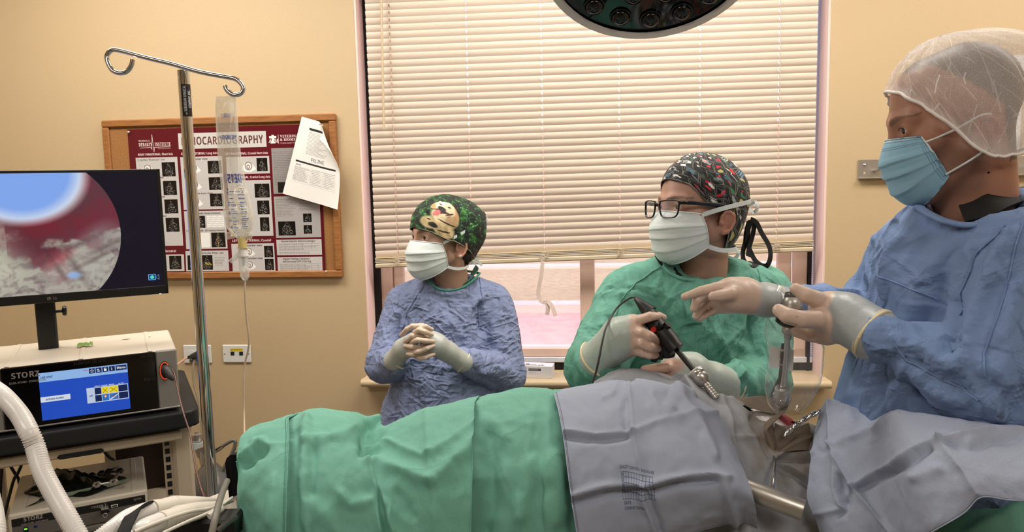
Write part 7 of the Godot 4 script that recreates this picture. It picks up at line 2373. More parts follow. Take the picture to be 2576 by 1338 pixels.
func head_bones(f: Field, hx: Transform3D, jaw := 1.0) -> void:
	var s := hx.basis.get_scale().x
	var X := hx.basis.x.normalized()
	f.cap(hx * Vector3(0, 0.034, -0.026), hx * Vector3(0, 0.030, 0.013), 0.078 * s, 0.075 * s, 0.02 * s, X, 1.10)
	f.cap(hx * Vector3(0, -0.015, 0.040), hx * Vector3(0, -0.072, 0.048), 0.051 * s, 0.036 * s * jaw, 0.03 * s)
	for e in [-1.0, 1.0]:
		f.cap(hx * Vector3(e * 0.047, -0.020, 0.044), hx * Vector3(e * 0.040, -0.030, 0.058), 0.020 * s, 0.018 * s, 0.02 * s)
		f.cap(hx * Vector3(e * 0.047 * jaw, -0.055, 0.004), hx * Vector3(e * 0.017, -0.103, 0.064), 0.019 * s, 0.016 * s * jaw, 0.025 * s)
	f.cap(hx * Vector3(-0.008, -0.104, 0.071), hx * Vector3(0.008, -0.104, 0.071), 0.018 * s * jaw, 0.018 * s * jaw, 0.012 * s)
	for e in [-1.0, 1.0]:
		f.cap(hx * Vector3(e * 0.041, 0.016, 0.068), hx * Vector3(e * 0.011, 0.014, 0.085), 0.0105 * s * (0.6 + 0.4 * jaw), 0.0105 * s, 0.012 * s)
		f.cap(hx * Vector3(e * 0.031, 0.000, 0.100), hx * Vector3(e * 0.033, 0.000, 0.101), 0.0165 * s, 0.0165 * s, 0.012 * s, Vector3.ZERO, 1.0, 1)
	f.cap(hx * Vector3(0, 0.010, 0.0845), hx * Vector3(0, -0.034, 0.1015), 0.0075 * s, 0.0095 * s, 0.010 * s)
	for e in [-1.0, 1.0]:
		f.cap(hx * Vector3(e * 0.011, -0.038, 0.091), hx * Vector3(e * 0.010, -0.038, 0.095), 0.008 * s, 0.008 * s, 0.006 * s)
		f.cap(hx * Vector3(e * 0.031, -0.001, 0.0720), hx * Vector3(e * 0.0312, -0.001, 0.0720), 0.0146 * s, 0.0146 * s, 0.005 * s)
		f.cap(hx * Vector3(e * 0.0225, -0.0012, 0.0880), hx * Vector3(e * 0.0395, -0.0008, 0.0845), 0.0040 * s, 0.0036 * s, 0.002 * s, Vector3.ZERO, 1.0, 1)
		f.cap(hx * Vector3(e * 0.0285, -0.0006, 0.0880), hx * Vector3(e * 0.0335, -0.0004, 0.0870), 0.0056 * s, 0.0056 * s, 0.002 * s, Vector3.ZERO, 1.0, 1)
	for e in [-1.0, 1.0]:
		f.cap(hx * Vector3(e * 0.020, -0.071, 0.082), hx * Vector3(0, -0.069, 0.089), 0.0045 * s, 0.0065 * s, 0.006 * s)
		f.cap(hx * Vector3(e * 0.018, -0.078, 0.080), hx * Vector3(0, -0.080, 0.087), 0.0045 * s, 0.0065 * s, 0.006 * s)
		# ear: a shallow shell with a rolled rim and a lobe
		var nn: Vector3 = (hx.basis * Vector3(0.94 * e, 0.0, 0.30)).normalized()
		f.cap(hx * Vector3(e * 0.0725, -0.026, -0.020), hx * Vector3(e * 0.0700, -0.046, -0.012), 0.0160 * s, 0.0105 * s, 0.004 * s, nn, 2.3)
		var rim := [[-0.003, -0.034], [-0.003, -0.020], [-0.010, -0.011], [-0.021, -0.010], [-0.030, -0.018], [-0.031, -0.032], [-0.025, -0.045], [-0.016, -0.055]]
		for k in rim.size() - 1:
			var a: Array = rim[k]; var b: Array = rim[k + 1]
			var xa: float = 0.0745 - a[0] * 0.26 if k > 0 else 0.071; var xb: float = 0.0745 - b[0] * 0.26
			f.cap(hx * Vector3(e * xa, a[1], a[0]), hx * Vector3(e * xb, b[1], b[0]), 0.0036 * s, 0.0036 * s, 0.002 * s)
		f.cap(hx * Vector3(e * 0.0745, -0.054, -0.014), hx * Vector3(e * 0.073, -0.056, -0.010), 0.0056 * s, 0.0056 * s, 0.004 * s)
		f.cap(hx * Vector3(e * 0.0835, -0.033, -0.013), hx * Vector3(e * 0.0850, -0.025, -0.018), 0.0065 * s, 0.0065 * s, 0.003 * s, Vector3.ZERO, 1.0, 1)
		f.cap(hx * Vector3(e * 0.0735, -0.034, -0.003), hx * Vector3(e * 0.0735, -0.037, -0.004), 0.0042 * s, 0.0042 * s, 0.003 * s)

func make_body(root: Node3D, hx: Transform3D, neck_base: Vector3, neck_r: float, pelt: HeadSkin, torso: Array, mat_: Material, jaw := 1.0) -> void:
	var sh := Shape.new()
	pelt.inv = hx.affine_inverse()
	var f := Field.new()
	head_bones(f, hx, jaw)
	var s := hx.basis.get_scale().x
	f.cap(hx * Vector3(0, -0.050, -0.022), neck_base, 0.050 * s * jaw, neck_r, 0.03 * s)
	f.build(sh, 0.0027 * s, pelt, false, true)
	# the rest of the figure under the clothes, coarser
	var g := Field.new()
	for t in torso:
		g.cap(t[0], t[1], t[2], t[3], 0.03)
	pelt.nape = false
	var p2 := HeadSkin.new()
	p2.inv = Transform3D(Basis(), Vector3(0, -50, 0))
	p2.skin = pelt.skin; p2.nape = false; p2.hairline = 100.0
	g.build(sh, 0.022, p2, false, true)
	settle(sh, root)
	put(sh.mesh(), "body", mat_, root)
	# eyes
	for e in [-1.0, 1.0]:
		var c := hx * Vector3(e * 0.0310, -0.0010, 0.0724)
		var look := (hx.basis * Vector3(0.06, 0.0, 1.0)).normalized()
		var b := frame_along(look)
		var eye := Shape.new()
		var prof := PackedVector2Array()
		for k in 13:
			var a := -PI / 2 + PI * k / 12
			prof.append(Vector2(maxf(cos(a), 0.0001), sin(a)) * 0.0128 * s)
		eye.lathe(prof, Transform3D(b, c), 20)
		settle(eye, root)
		var ob := put(eye.mesh(), "eye", M.eye_white, root)
		var iris := Shape.new()
		iris.lathe(PackedVector2Array([Vector2(0.0062, 0.0113), Vector2(0.0050, 0.0121), Vector2(0.0026, 0.01285)].map(func(q): return q * s)), Transform3D(b, c), 18)
		settle(iris, root)
		put(iris.mesh(), "iris", M.iris, ob)
		var pupil := Shape.new()
		pupil.lathe(PackedVector2Array([Vector2(0.0027, 0.01286), Vector2(0.0001, 0.01305)].map(func(q): return q * s)), Transform3D(b, c), 14)
		settle(pupil, root)
		put(pupil.mesh(), "pupil", M.black_gloss, ob)
		var lash := Shape.new()
		lash.tube(curve([hx * Vector3(e * 0.0225, 0.0014, 0.0880), hx * Vector3(e * 0.031, 0.0046, 0.0876), hx * Vector3(e * 0.0400, 0.0006, 0.0834)], 5), 0.0007 * s, 5)
		settle(lash, root)
		put(lash.mesh(), "eyelashes", M.lash, ob)

func settle(sh: Shape, root: Node3D) -> Shape:
	for i in sh.v.size():
		sh.v[i] -= root.position
	return sh

func make_mask(root: Node3D, hx: Transform3D, mat_: Material, short := 0.0) -> MeshInstance3D:
	var nu := 49; var nv := 61
	var pts := PackedVector3Array()
	var uvs := PackedVector2Array()
	var n := FastNoiseLite.new(); n.seed = 3; n.frequency = 30.0
	for j in nv:
		var v := float(j) / (nv - 1)
		for i in nu:
			var a := 2.0 * i / (nu - 1) - 1.0
			var w := pow(cos(a * PI / 2 * 0.999), 0.95)
			var yc := lookup([[0.0, -0.010], [0.3, -0.044], [0.6, -0.080], [0.85, -0.116], [1.0, -0.127]], v)
			var zc := lookup([[0.0, 0.1000], [0.10, 0.1055], [0.28, 0.1135], [0.5, 0.1110], [0.75, 0.104], [0.9, 0.090], [1.0, 0.072]], v)
			var ye := lerpf(-0.016, -0.086, v); var ze := lerpf(0.044, 0.016, v) + short
			var xh := lookup([[0.0, 0.0655], [0.4, 0.0690], [0.75, 0.0645], [1.0, 0.0590]], v)
			xh -= short * 0.45
			var bulge := sin(PI * v) * 0.004
			var x := xh * sin(a * 1.42) / sin(1.42)
			var p := Vector3(x, lerpf(ye, yc, w), lerpf(ze, zc, w))
			# pleats: three overlapping steps
			var push := bulge * w
			for pv in [0.36, 0.55, 0.73]:
				var d: float = v - pv - 0.02 * sin(a * 3.0 + pv * 9.0)
				if d < 0.0 and d > -0.10:
					push += 0.0030 * (1.0 + d / 0.10) * (0.55 + 0.45 * w)
				elif d >= 0.0 and d < 0.012:
					push += 0.0030 * (1.0 - d / 0.012) * (0.55 + 0.45 * w)
			push += n.get_noise_3d(x * 0.8, v * 0.03, a * 0.02) * 0.0016
			var out := Vector3(x * 0.9, 0.0, 0.06).normalized()
			p += out * (push + 0.0035)
			pts.append(hx * p - root.position)
			uvs.append(Vector2(float(i) / (nu - 1), v))
	var sh := Shape.new().grid(pts, nu, nv, uvs)
	var o := put(sh.mesh(), "face_mask", mat_, root)
	# folded edging along the top and the two sides
	var edge := Shape.new()
	for run in [range(nu), range(nv).map(func(j): return j * nu), range(nv).map(func(j): return j * nu + nu - 1), range(nu).map(func(i): return (nv - 1) * nu + i)]:
		var line := PackedVector3Array()
		for k in run:
			line.append(pts[k])
		edge.tube(line, 0.0014, 5, true)
	put(edge.mesh(), "binding", mat_, o)
	return o

func strap(mask: Node3D, root: Node3D, hx: Transform3D, local: Array, width: float, mat_: Material) -> void:
	var c := []
	for p in local:
		c.append(hx * (p as Vector3) - root.position)
	var pts := curve(c, 6)
	var mid := hx * Vector3(0, 0.0, -0.01) - root.position
	var g := PackedVector3Array()
	var np := pts.size()
	for i in np:
		var t := (pts[mini(i + 1, np - 1)] - pts[maxi(i - 1, 0)]).normalized()
		var outw := pts[i] - mid
		var up := hx.basis.y.normalized()
		outw = (outw - up * outw.dot(up)).normalized()
		var side := t.cross(outw).normalized() * width * 0.5
		for p in [pts[i] - side + outw * 0.001, pts[i] + side + outw * 0.001, pts[i] + side, pts[i] - side, pts[i] - side + outw * 0.001]:
			g.append(p)
	put(Shape.new().grid(g, 5, np).mesh(), "tie", mat_, mask)

func egg(d: Vector3, rad: Vector3, back: float) -> float:
	return 1.0 / sqrt(pow(d.x / rad.x, 2) + pow(d.y / (rad.y if d.y > 0.0 else rad.y * 1.7), 2) + pow(d.z / (rad.z if d.z > 0 else back), 2))

func make_cap(root: Node3D, hx: Transform3D, rim: Array, rad: Vector3, back: float, bag: float, mat_: Material, called: String, seed_: int, wrinkle := 0.002, tuck := 0.0, hem := 0.0014) -> MeshInstance3D:
	var nu := 121; var nv := 61
	var pts := PackedVector3Array(); var uvs := PackedVector2Array()
	var n := FastNoiseLite.new(); n.seed = seed_; n.frequency = 1.0; n.fractal_type = FastNoiseLite.FRACTAL_RIDGED; n.fractal_octaves = 2
	var mid := Vector3(0, 0.030, -0.006)
	var rims := []
	for i in nu:
		var phi := TAU * i / (nu - 1) - PI
		var want := lookup(rim, absf(rad_to_deg(phi))) - mid.y
		var lo := -1.5; var hi := 1.4
		for q in 18:
			var e := (lo + hi) / 2
			if sin(e) * egg(Vector3(sin(phi) * cos(e), sin(e), cos(phi) * cos(e)), rad, back) < want: lo = e
			else: hi = e
		rims.append((lo + hi) / 2)
	for j in nv:
		var t := float(j) / (nv - 1)
		for i in nu:
			var phi := TAU * i / (nu - 1) - PI
			var el_r: float = rims[i]
			var el := lerpf(PI / 2, el_r, t)
			var d := Vector3(sin(phi) * cos(el), sin(el), cos(phi) * cos(el))
			var r := egg(d, rad, back)
			var rear := clampf(-d.z * 1.3 - 0.1, 0.0, 1.0)
			r += bag * rear * smoothstep(1.06, 0.72, t) * smoothstep(0.05, 0.6, t)
			var gather := smoothstep(0.55, 1.0, t)
			r += (n.get_noise_3d(phi * 2.2, t * 1.6, seed_) - 0.2) * wrinkle * (0.6 + t) + sin(phi * 34.0 + 3.0 * n.get_noise_2d(phi, t * 2.0)) * wrinkle * 0.35 * gather * (0.3 + rear)
			r -= tuck * smoothstep(0.86, 1.0, t)
			pts.append(hx * (mid + d * r) - root.position)
			uvs.append(Vector2(float(i) / (nu - 1), t * 0.98))
	var o := put(Shape.new().grid(pts, nu, nv, uvs, true).mesh(), called, mat_, root)
	var line := PackedVector3Array()
	for i in nu:
		line.append(pts[(nv - 1) * nu + i])
	put(Shape.new().tube(line, hem, 6, false).mesh(), "hem", mat_, o)
	return o

func bead_ring(parent: Node3D, root: Node3D, c: Vector3, axis: Vector3, r: float, thick: float, mat_: Material, called := "cuff_bead", squash := 1.0) -> void:
	var b := frame_along(axis)
	var line := PackedVector3Array()
	for k in 33:
		var a := TAU * k / 32
		line.append(c + b * Vector3(cos(a) * r, 0, sin(a) * r * squash) - root.position)
	put(Shape.new().tube(line, thick, 7, false).mesh(), called, mat_, parent)

func glove(root: Node3D, ox: float, oy: float, sc: float, chains: Array, blend: float, pelt: GloveSkin, cell := 0.0026, finger := 0.86) -> MeshInstance3D:
	# chains: [tag, smoothness, [x, y, depth, radius], ...]
	var f := Field.new()
	for ch in chains:
		for k in range(2, ch.size() - 1):
			var a: Array = ch[k]; var b: Array = ch[k + 1]
			var slim := (finger if k > 2 else 1.0) if ch[1] < 0.01 else 1.0; var slim_b := finger if ch[1] < 0.01 else 1.0
			f.cap(at(ox + a[0] * sc, oy + a[1] * sc, a[2]), at(ox + b[0] * sc, oy + b[1] * sc, b[2]), a[3] * slim, b[3] * slim_b, (0.0016 if k > 2 else blend * 0.6) if ch[1] < 0.01 else ch[1], Vector3.ZERO, 1.0, 0, ch[0])
	pelt.f = f
	var sh := Shape.new()
	f.build(sh, cell, pelt, true, true)
	settle(sh, root)
	return put(sh.mesh(), "glove", M.glove, root)

func legs(root: Node3D, hips: Vector3, facing: Vector3, width: float, mat_: Material) -> void:
	var side := facing.cross(Vector3.UP).normalized()
	for e in [-1.0, 1.0]:
		var foot: Vector3 = Vector3(hips.x, 0.0, hips.z) + side * width * e
		var t := Shape.new()
		t.tube(curve([hips + side * width * 0.8 * e, Vector3(foot.x, 0.48, foot.z) + facing * 0.02, foot + Vector3(0, 0.05, 0)], 6), [0.10, 0.10, 0.098, 0.096, 0.094, 0.09, 0.085, 0.082, 0.08, 0.08, 0.08, 0.08, 0.08], 14)
		settle(t, root)
		put(t.mesh(), "trouser_leg", mat_, root)
		var shoe := Field.new()
		shoe.cap(foot + Vector3(0, 0.045, 0) - facing * 0.06, foot + Vector3(0, 0.035, 0) + facing * 0.13, 0.044, 0.034, 0.02)
		shoe.cap(foot + Vector3(0, 0.02, 0) - facing * 0.06, foot + Vector3(0, 0.02, 0) + facing * 0.14, 0.02, 0.02, 0.02)
		var ss := Shape.new()
		shoe.build(ss, 0.012)
		settle(ss, root)
		put(ss.mesh(), "shoe", M.black, root)

func gown(root: Node3D, bones: Array, holes: Array, mat_: Material, pelt: ClothSkin, cell: float, folds := [], seams := []) -> MeshInstance3D:
	var f := Field.new()
	for b in bones:
		f.cap(b[0], b[1], b[2], b[3], b[4] if b.size() > 4 else 0.04, b[5] if b.size() > 5 else Vector3.ZERO, b[6] if b.size() > 6 else 1.0)
	for h in holes:
		f.cap(h[0], h[1], h[2], h[3], 0.012, Vector3.ZERO, 1.0, 1)
	var sh := Shape.new()
	for c in folds:
		pelt.folds.append([c[0], c[1], touch(f, c.slice(2))])
	f.build(sh, cell, pelt, true, false)
	settle(sh, root)
	var o := put(sh.mesh(), "gown", mat_, root)
	for c in seams:
		var dense := []
		for k in c.size() - 1:
			for q in 6:
				dense.append([lerpf(c[k][0], c[k + 1][0], q / 6.0), lerpf(c[k][1], c[k + 1][1], q / 6.0)])
		var line := touch(f, dense)
		var who := PackedInt32Array(range(f.A.size()))
		for i in line.size():
			var e := f.dist(line[i], who)
			var nn := Vector3(f.dist(line[i] + Vector3(0.004, 0, 0), who) - e, f.dist(line[i] + Vector3(0, 0.004, 0), who) - e, f.dist(line[i] + Vector3(0, 0, 0.004), who) - e).normalized()
			line[i] += nn * (pelt.shift(line[i], nn) + 0.0008) - root.position
		if line.size() < 3:
			continue
		put(Shape.new().tube(line, 0.0016, 6, true).mesh(), "seam", mat_, o)
	return o

func touch(f: Field, pix: Array) -> PackedVector3Array:  # where sight lines meet the body
	var out := PackedVector3Array()
	var who := PackedInt32Array(range(f.A.size()))
	for p in pix:
		var d := (at(p[0], p[1], 1.0) - EYE).normalized()
		var t := 0.6
		for k in 60:
			var e := f.dist(EYE + d * t, who)
			if e < 0.001 or t > 3.0:
				break
			t += e * 0.8
		if t < 3.0:
			out.append(EYE + d * t)
	return out

func head_frame(px: float, py: float, depth: float, yaw_deg: float, pitch_deg: float, roll_deg: float, s: float) -> Transform3D:
	# yaw 0 looks at the camera side (+z), positive turns to -x; pitch positive looks down
	var b := Basis(Vector3.UP, -deg_to_rad(yaw_deg)) * Basis(Vector3.RIGHT, deg_to_rad(pitch_deg)) * Basis(Vector3.BACK, deg_to_rad(roll_deg))
	return Transform3D(b.scaled(Vector3(s, s, s)), at(px, py, depth))

func make_people_materials() -> void:
	M.skin = mat(Color.WHITE, 0.48)
	M.skin.vertex_color_use_as_albedo = true
	M.skin.subsurf_scatter_enabled = true
	M.skin.subsurf_scatter_strength = 0.12
	M.glove = mat(Color.WHITE, 0.38)
	M.glove.vertex_color_use_as_albedo = true
	relief(M.glove, noise_tex(FastNoiseLite.TYPE_SIMPLEX, 0.03, 41, 3, 256), 0.03, Vector3(9, 9, 9))
	M.eye_white = mat(Color(0.80, 0.77, 0.74), 0.15)
	M.iris = mat(Color(0.16, 0.11, 0.08), 0.1)
	M.lash = mat(Color(0.05, 0.035, 0.03), 0.7)
	M.crumple = crumple_tex(21, 620, 90.0, 5.0)
	M.crumple_soft = crumple_tex(55, 260, 190.0, 8.0)
	M.gown_blue = relief(cloth(Color(0.47, 0.515, 0.65)), M.crumple, 3.0, Vector3(2.4, 2.4, 2.4))
	M.gown_green = relief(cloth(Color(0.37, 0.60, 0.53)), M.crumple_soft, 3.0, Vector3(1.9, 1.9, 1.9))
	M.gown_man = relief(cloth(Color(0.43, 0.525, 0.69)), M.crumple_soft, 3.4, Vector3(1.6, 1.6, 1.6))
	M.mask_white = relief(cloth(Color(0.84, 0.87, 0.865)), noise_tex(FastNoiseLite.TYPE_SIMPLEX, 0.012, 61, 3, 512), 0.02, Vector3(5, 5, 5))
	M.mask_blue = cloth(Color.WHITE)
	M.mask_blue.albedo_texture = tex(mask_print())
	M.bead = mat(Color(0.86, 0.80, 0.66), 0.4)
	M.scrub_green = cloth(Color(0.20, 0.46, 0.38))
	M.scrub_navy = cloth(Color(0.03, 0.035, 0.07))

func cloth(c: Color) -> StandardMaterial3D:
	var m := mat(c, 0.82)
	m.rim_enabled = true
	m.rim = 0.12
	m.rim_tint = 0.6
	return m

func crumple_tex(seed_: int, folds: int, reach: float, wide: float) -> ImageTexture:  # relief of worn-in folds: tapered ridges, steep on one side, over soft waves
	var S := 512
	var r := RandomNumberGenerator.new()
	r.seed = seed_
	var h := PackedFloat32Array()
	h.resize(S * S)
	var n := FastNoiseLite.new(); n.seed = seed_; n.frequency = 0.012; n.fractal_octaves = 2
	var soft := n.get_seamless_image(S, S)
	for i in S * S:
		h[i] = soft.get_pixel(i % S, i / S).r * 0.25
	var lean := r.randf_range(0, TAU)
	for k in folds:
		var a := Vector2(r.randf_range(0, S), r.randf_range(0, S))
		var ang := lean + r.randfn(0.0, 0.9)
		var l := r.randf_range(0.25, 1.0) * reach
		var u := Vector2(cos(ang), sin(ang)); var v := Vector2(-u.y, u.x)
		var w := r.randf_range(0.5, 1.2) * wide
		var up := r.randf_range(0.10, 0.34) * (1.0 if r.randf() < 0.7 else -0.7)
		var bend := r.randf_range(-0.25, 0.25) * l
		for s in int(l):
			var t := s / l
			var c := a + u * s + v * bend * t * (1.0 - t)
			var e := sin(PI * t) * up
			for q in range(-int(w), int(w * 2.2) + 1):
				var f := 1.0 + q / w if q < 0 else 1.0 - q / (w * 2.2)
				if f > 0.0:
					var p := c + v * q
					var ix := posmod(int(p.y), S) * S + posmod(int(p.x), S)
					var z := e * f
					if absf(z) > 0.0:
						h[ix] += (z - h[ix] * 0.0) * 0.35 if absf(h[ix]) > 0.8 else z * 0.6
	var im := Image.create(S, S, false, Image.FORMAT_RF)
	for i in S * S:
		im.set_pixel(i % S, i / S, Color(h[i], 0, 0))
	im.resize(S / 2, S / 2, Image.INTERPOLATE_LANCZOS)
	im.resize(S, S, Image.INTERPOLATE_CUBIC)
	return tex(im)

func make_cap_materials() -> void:
	M.cap_dog = cloth(Color.WHITE)
	M.cap_dog.albedo_texture = tex(dog_cap_print())
	M.cap_comic = cloth(Color.WHITE)
	M.cap_comic.albedo_texture = tex(comic_cap_print())
	M.glove_fold = mat(Color(0.74, 0.72, 0.64), 0.4)

func mask_print() -> Image:  # pale blue pleated cloth with welded seams of dark dots
	var im := plate(512, 384, c8(138, 182, 206))
	rect(im, 0, 0, 512, 12, c8(214, 224, 230))
	for x in range(6, 512, 8):
		for y in [18, 46, 56]:
			rect(im, x, y, 5, 3, c8(52, 84, 112))
	for y in range(64, 380, 9):
		for x in [8, 16, 24, 488, 496, 504]:
			rect(im, x, y, 3, 5, c8(70, 104, 132))
	return im

func make_blue_gown_person() -> void:
	var base := at(1140, 1000, 2.38)
	base.y = 0.0
	var root := thing("person", "person in crinkled blue gown and dog-print cap with gloved hands clasped", "person", base)
	var hx := head_frame(1114, 596, 2.30, 47, -3, 0, 1.0)
	var nb := at(1135, 725, 2.36)
	var pelt := HeadSkin.new()
	pelt.skin = Color(0.48, 0.285, 0.205)
	pelt.hair = Color(0.05, 0.024, 0.014)
	var d := 2.36
	var hip := at(1140, 1090, 2.38)
	make_body(root, hx, nb, 0.056, pelt, [
		[nb + Vector3(0, -0.03, 0), at(1125, 800, d), 0.035, 0.06], [at(1080, 800, d), at(1160, 800, d), 0.06, 0.06], [at(1125, 800, d), hip, 0.075, 0.09],
		[hip, Vector3(hip.x - 0.08, 0.1, hip.z), 0.08, 0.045], [hip, Vector3(hip.x + 0.08, 0.1, hip.z), 0.08, 0.045]], M.skin)
	# gown
	var low := Vector3(0, -0.55, 0)
	var bones := [
		[at(1066, 795, d), at(1056, 1075, d + 0.01), 0.084, 0.105, 0.06], [at(1172, 792, d + 0.02), at(1205, 1075, d + 0.03), 0.080, 0.105, 0.06],
		[at(1120, 782, d - 0.01), at(1132, 1075, d - 0.01), 0.096, 0.125, 0.06],
		[at(1052, 1075, d + 0.01), at(1040, 1075, d) + low, 0.110, 0.13, 0.06], [at(1218, 1075, d + 0.03), at(1228, 1075, d) + low, 0.112, 0.13, 0.06], [at(1135, 1075, d), at(1135, 1075, d) + low, 0.125, 0.15, 0.06],
		[at(1128, 738, d), at(1020, 762, d - 0.01), 0.060, 0.058, 0.05], [at(1135, 738, d), at(1240, 758, d + 0.03), 0.060, 0.060, 0.05],
		[at(1018, 775, d - 0.02), at(968, 918, 2.28), 0.060, 0.055, 0.010], [at(968, 918, 2.28), at(1000, 912, 2.17), 0.053, 0.036, 0.012],
		[at(1245, 775, d + 0.02), at(1272, 940, 2.34), 0.062, 0.060, 0.010], [at(1272, 940, 2.34), at(1165, 905, 2.18), 0.058, 0.036, 0.012]]
	var nk := hx * Vector3(0, -0.12, -0.03)
	var g := gown(root, bones, [[hx * Vector3(0, -0.06, -0.02), at(1135, 690, 2.34), 0.055, 0.055], [at(1104, 698, 2.285), at(1172, 692, 2.30), 0.036, 0.038], [at(1110, 690, 2.26), at(1165, 686, 2.27), 0.04, 0.04]], M.gown_blue, ClothSkin.new(3, 9.0), 0.0085, [
		[-0.014, 0.009, [1207, 768], [1212, 830], [1216, 890], [1218, 930]], [-0.013, 0.009, [1004, 795], [1003, 850], [1002, 890]], [0.007, 0.007, [1010, 752], [1032, 790], [1046, 840]], [0.006, 0.006, [992, 780], [1020, 815], [1034, 850]], [0.006, 0.007, [1056, 742], [1070, 790], [1072, 840]],
		[0.008, 0.006, [1188, 772], [1206, 752], [1226, 738]], [0.007, 0.006, [1188, 774], [1178, 800], [1164, 826]], [-0.007, 0.006, [1192, 778], [1202, 800], [1206, 830]], [0.006, 0.006, [1150, 782], [1170, 776], [1186, 774]], [0.006, 0.006, [1110, 770], [1118, 810], [1106, 840]], [0.006, 0.006, [1130, 800], [1150, 830], [1170, 850]],
		[0.007, 0.009, [1082, 950], [1076, 1010], [1074, 1070]], [-0.006, 0.008, [1112, 940], [1110, 1010], [1108, 1070]], [0.006, 0.009, [1190, 950], [1196, 1000], [1200, 1050]], [0.007, 0.008, [1236, 800], [1250, 860], [1262, 910]], [-0.006, 0.007, [1268, 780], [1284, 850], [1292, 900]], [0.007, 0.007, [1270, 930], [1240, 940], [1205, 935]], [0.006, 0.007, [950, 860], [965, 905], [985, 930]], [-0.006, 0.006, [1190, 925], [1220, 955], [1260, 970]], [0.007, 0.008, [965, 830], [975, 870], [990, 895]]],
		[[[1072, 712], [1040, 760], [1018, 800], [1006, 850]], [[1205, 700], [1210, 740], [1208, 780], [1212, 840]]])
	# dark green neck binding and the scrub collar behind it
	var ring := []
	for p in [[1207, 691, 2.33], [1196, 704, 2.285], [1170, 724, 2.255], [1140, 734, 2.243], [1108, 733, 2.243], [1085, 719, 2.255], [1073, 703, 2.28], [1076, 690, 2.33], [1110, 684, 2.40], [1160, 684, 2.42], [1207, 691, 2.33]]:
		ring.append(at(p[0], p[1] - 4, p[2] + 0.016) - base)
	put(Shape.new().tube(curve(ring, 6), 0.0036, 7, false).mesh(), "neck_binding", M.scrub_green, g)
	var sc := []
	for p in [[1172, 712, 2.30], [1186, 697, 2.32], [1196, 686, 2.345], [1190, 678, 2.39]]:
		sc.append(at(p[0], p[1], p[2]) - base)
	put(ribbon(curve(sc, 6), 0.034, Vector3(-0.75, 0.5, 0.4)), "scrub_collar", M.scrub_green, root)
	# gloves
	var ga := GloveSkin.new(); ga.skin = Color(0.60, 0.455, 0.36); ga.grey = Color(0.40, 0.41, 0.37)
	var k := 0.142
	var r1 := glove(root, 940, 770, k, [
		[1, 0.02, [640, 720, 2.105, 0.022], [520, 770, 2.115, 0.024], [360, 960, 2.15, 0.030]], [1, 0.02, [700, 560, 2.10, 0.016], [560, 720, 2.115, 0.022]],
		[0, 0.004, [690, 560, 2.090, 0.0085], [850, 380, 2.066, 0.0080], [920, 365, 2.064, 0.0078], [1030, 412, 2.076, 0.0062]],
		[0, 0.004, [650, 620, 2.090, 0.0085], [735, 460, 2.066, 0.0082], [800, 425, 2.055, 0.0082], [900, 455, 2.056, 0.0078], [1032, 505, 2.074, 0.0064]],
		[0, 0.004, [640, 700, 2.092, 0.0085], [710, 620, 2.062, 0.0082], [780, 600, 2.050, 0.0082], [920, 615, 2.052, 0.0078], [1060, 625, 2.074, 0.0064]],
		[0, 0.004, [640, 780, 2.094, 0.0085], [740, 815, 2.064, 0.0080], [800, 805, 2.054, 0.0080], [930, 750, 2.056, 0.0076], [1065, 698, 2.076, 0.0062]],
		[0, 0.004, [660, 840, 2.096, 0.0080], [830, 925, 2.070, 0.0070], [900, 915, 2.066, 0.0070], [1070, 850, 2.080, 0.0056]]], 0.008, ga, 0.0026, 0.94)
	bead_ring(r1, root, at(940 + 395 * k, 770 + 970 * k, 2.152), at(360, 960, 2.15) - at(520, 770, 2.115), 0.031, 0.0018, M.bead)
	var gb := GloveSkin.new(); gb.skin = ga.skin; gb.grey = Color(0.40, 0.42, 0.39)
	var r2 := glove(root, 940, 770, k, [
		[1, 0.02, [960, 680, 2.10, 0.022], [1100, 700, 2.105, 0.027], [1300, 800, 2.13, 0.0255], [1580, 985, 2.165, 0.030]], [1, 0.02, [960, 500, 2.105, 0.016], [1120, 660, 2.11, 0.024]],
		[0, 0.004, [960, 480, 2.105, 0.009], [860, 345, 2.082, 0.0080], [690, 355, 2.070, 0.0080], [590, 410, 2.074, 0.0078], [490, 512, 2.088, 0.0062]],
		[0, 0.004, [940, 580, 2.095, 0.0085], [860, 525, 2.074, 0.0082], [690, 530, 2.060, 0.0082], [560, 625, 2.080, 0.0064]],
		[0, 0.004, [940, 700, 2.095, 0.0085], [820, 735, 2.074, 0.0080], [690, 725, 2.062, 0.0080], [558, 702, 2.080, 0.0062]],
		[0, 0.004, [940, 800, 2.096, 0.0085], [800, 850, 2.076, 0.0076], [700, 858, 2.068, 0.0074], [600, 848, 2.082, 0.0056]]], 0.008, gb, 0.0026, 0.94)
	bead_ring(r2, root, at(940 + 1595 * k, 770 + 998 * k, 2.167), at(1580, 985, 2.165) - at(1300, 800, 2.13), 0.031, 0.0018, M.bead)
	for q in [0.35, 0.5, 0.72]:
		bead_ring(r2, root, at(940 + lerpf(1300, 1580, q) * k, 770 + lerpf(800, 985, q) * k, lerpf(2.13, 2.165, q)), at(1580, 985, 2.165) - at(1330 + 60 * q, 800, 2.13), lerpf(0.0257, 0.0292, q), 0.0007, M.glove_fold, "glove_crease")
	# cap with dog print, a pouch at the back and a small knot
	var cap := make_cap(root, hx, [[0, 0.031], [38, 0.016], [62, -0.002], [88, -0.014], [112, -0.032], [140, -0.055], [165, -0.066], [180, -0.068]], Vector3(0.0870, 0.098, 0.1055), 0.114, 0.022, M.cap_dog, "scrub_cap", 4, 0.0035)
	var kn := Shape.new()
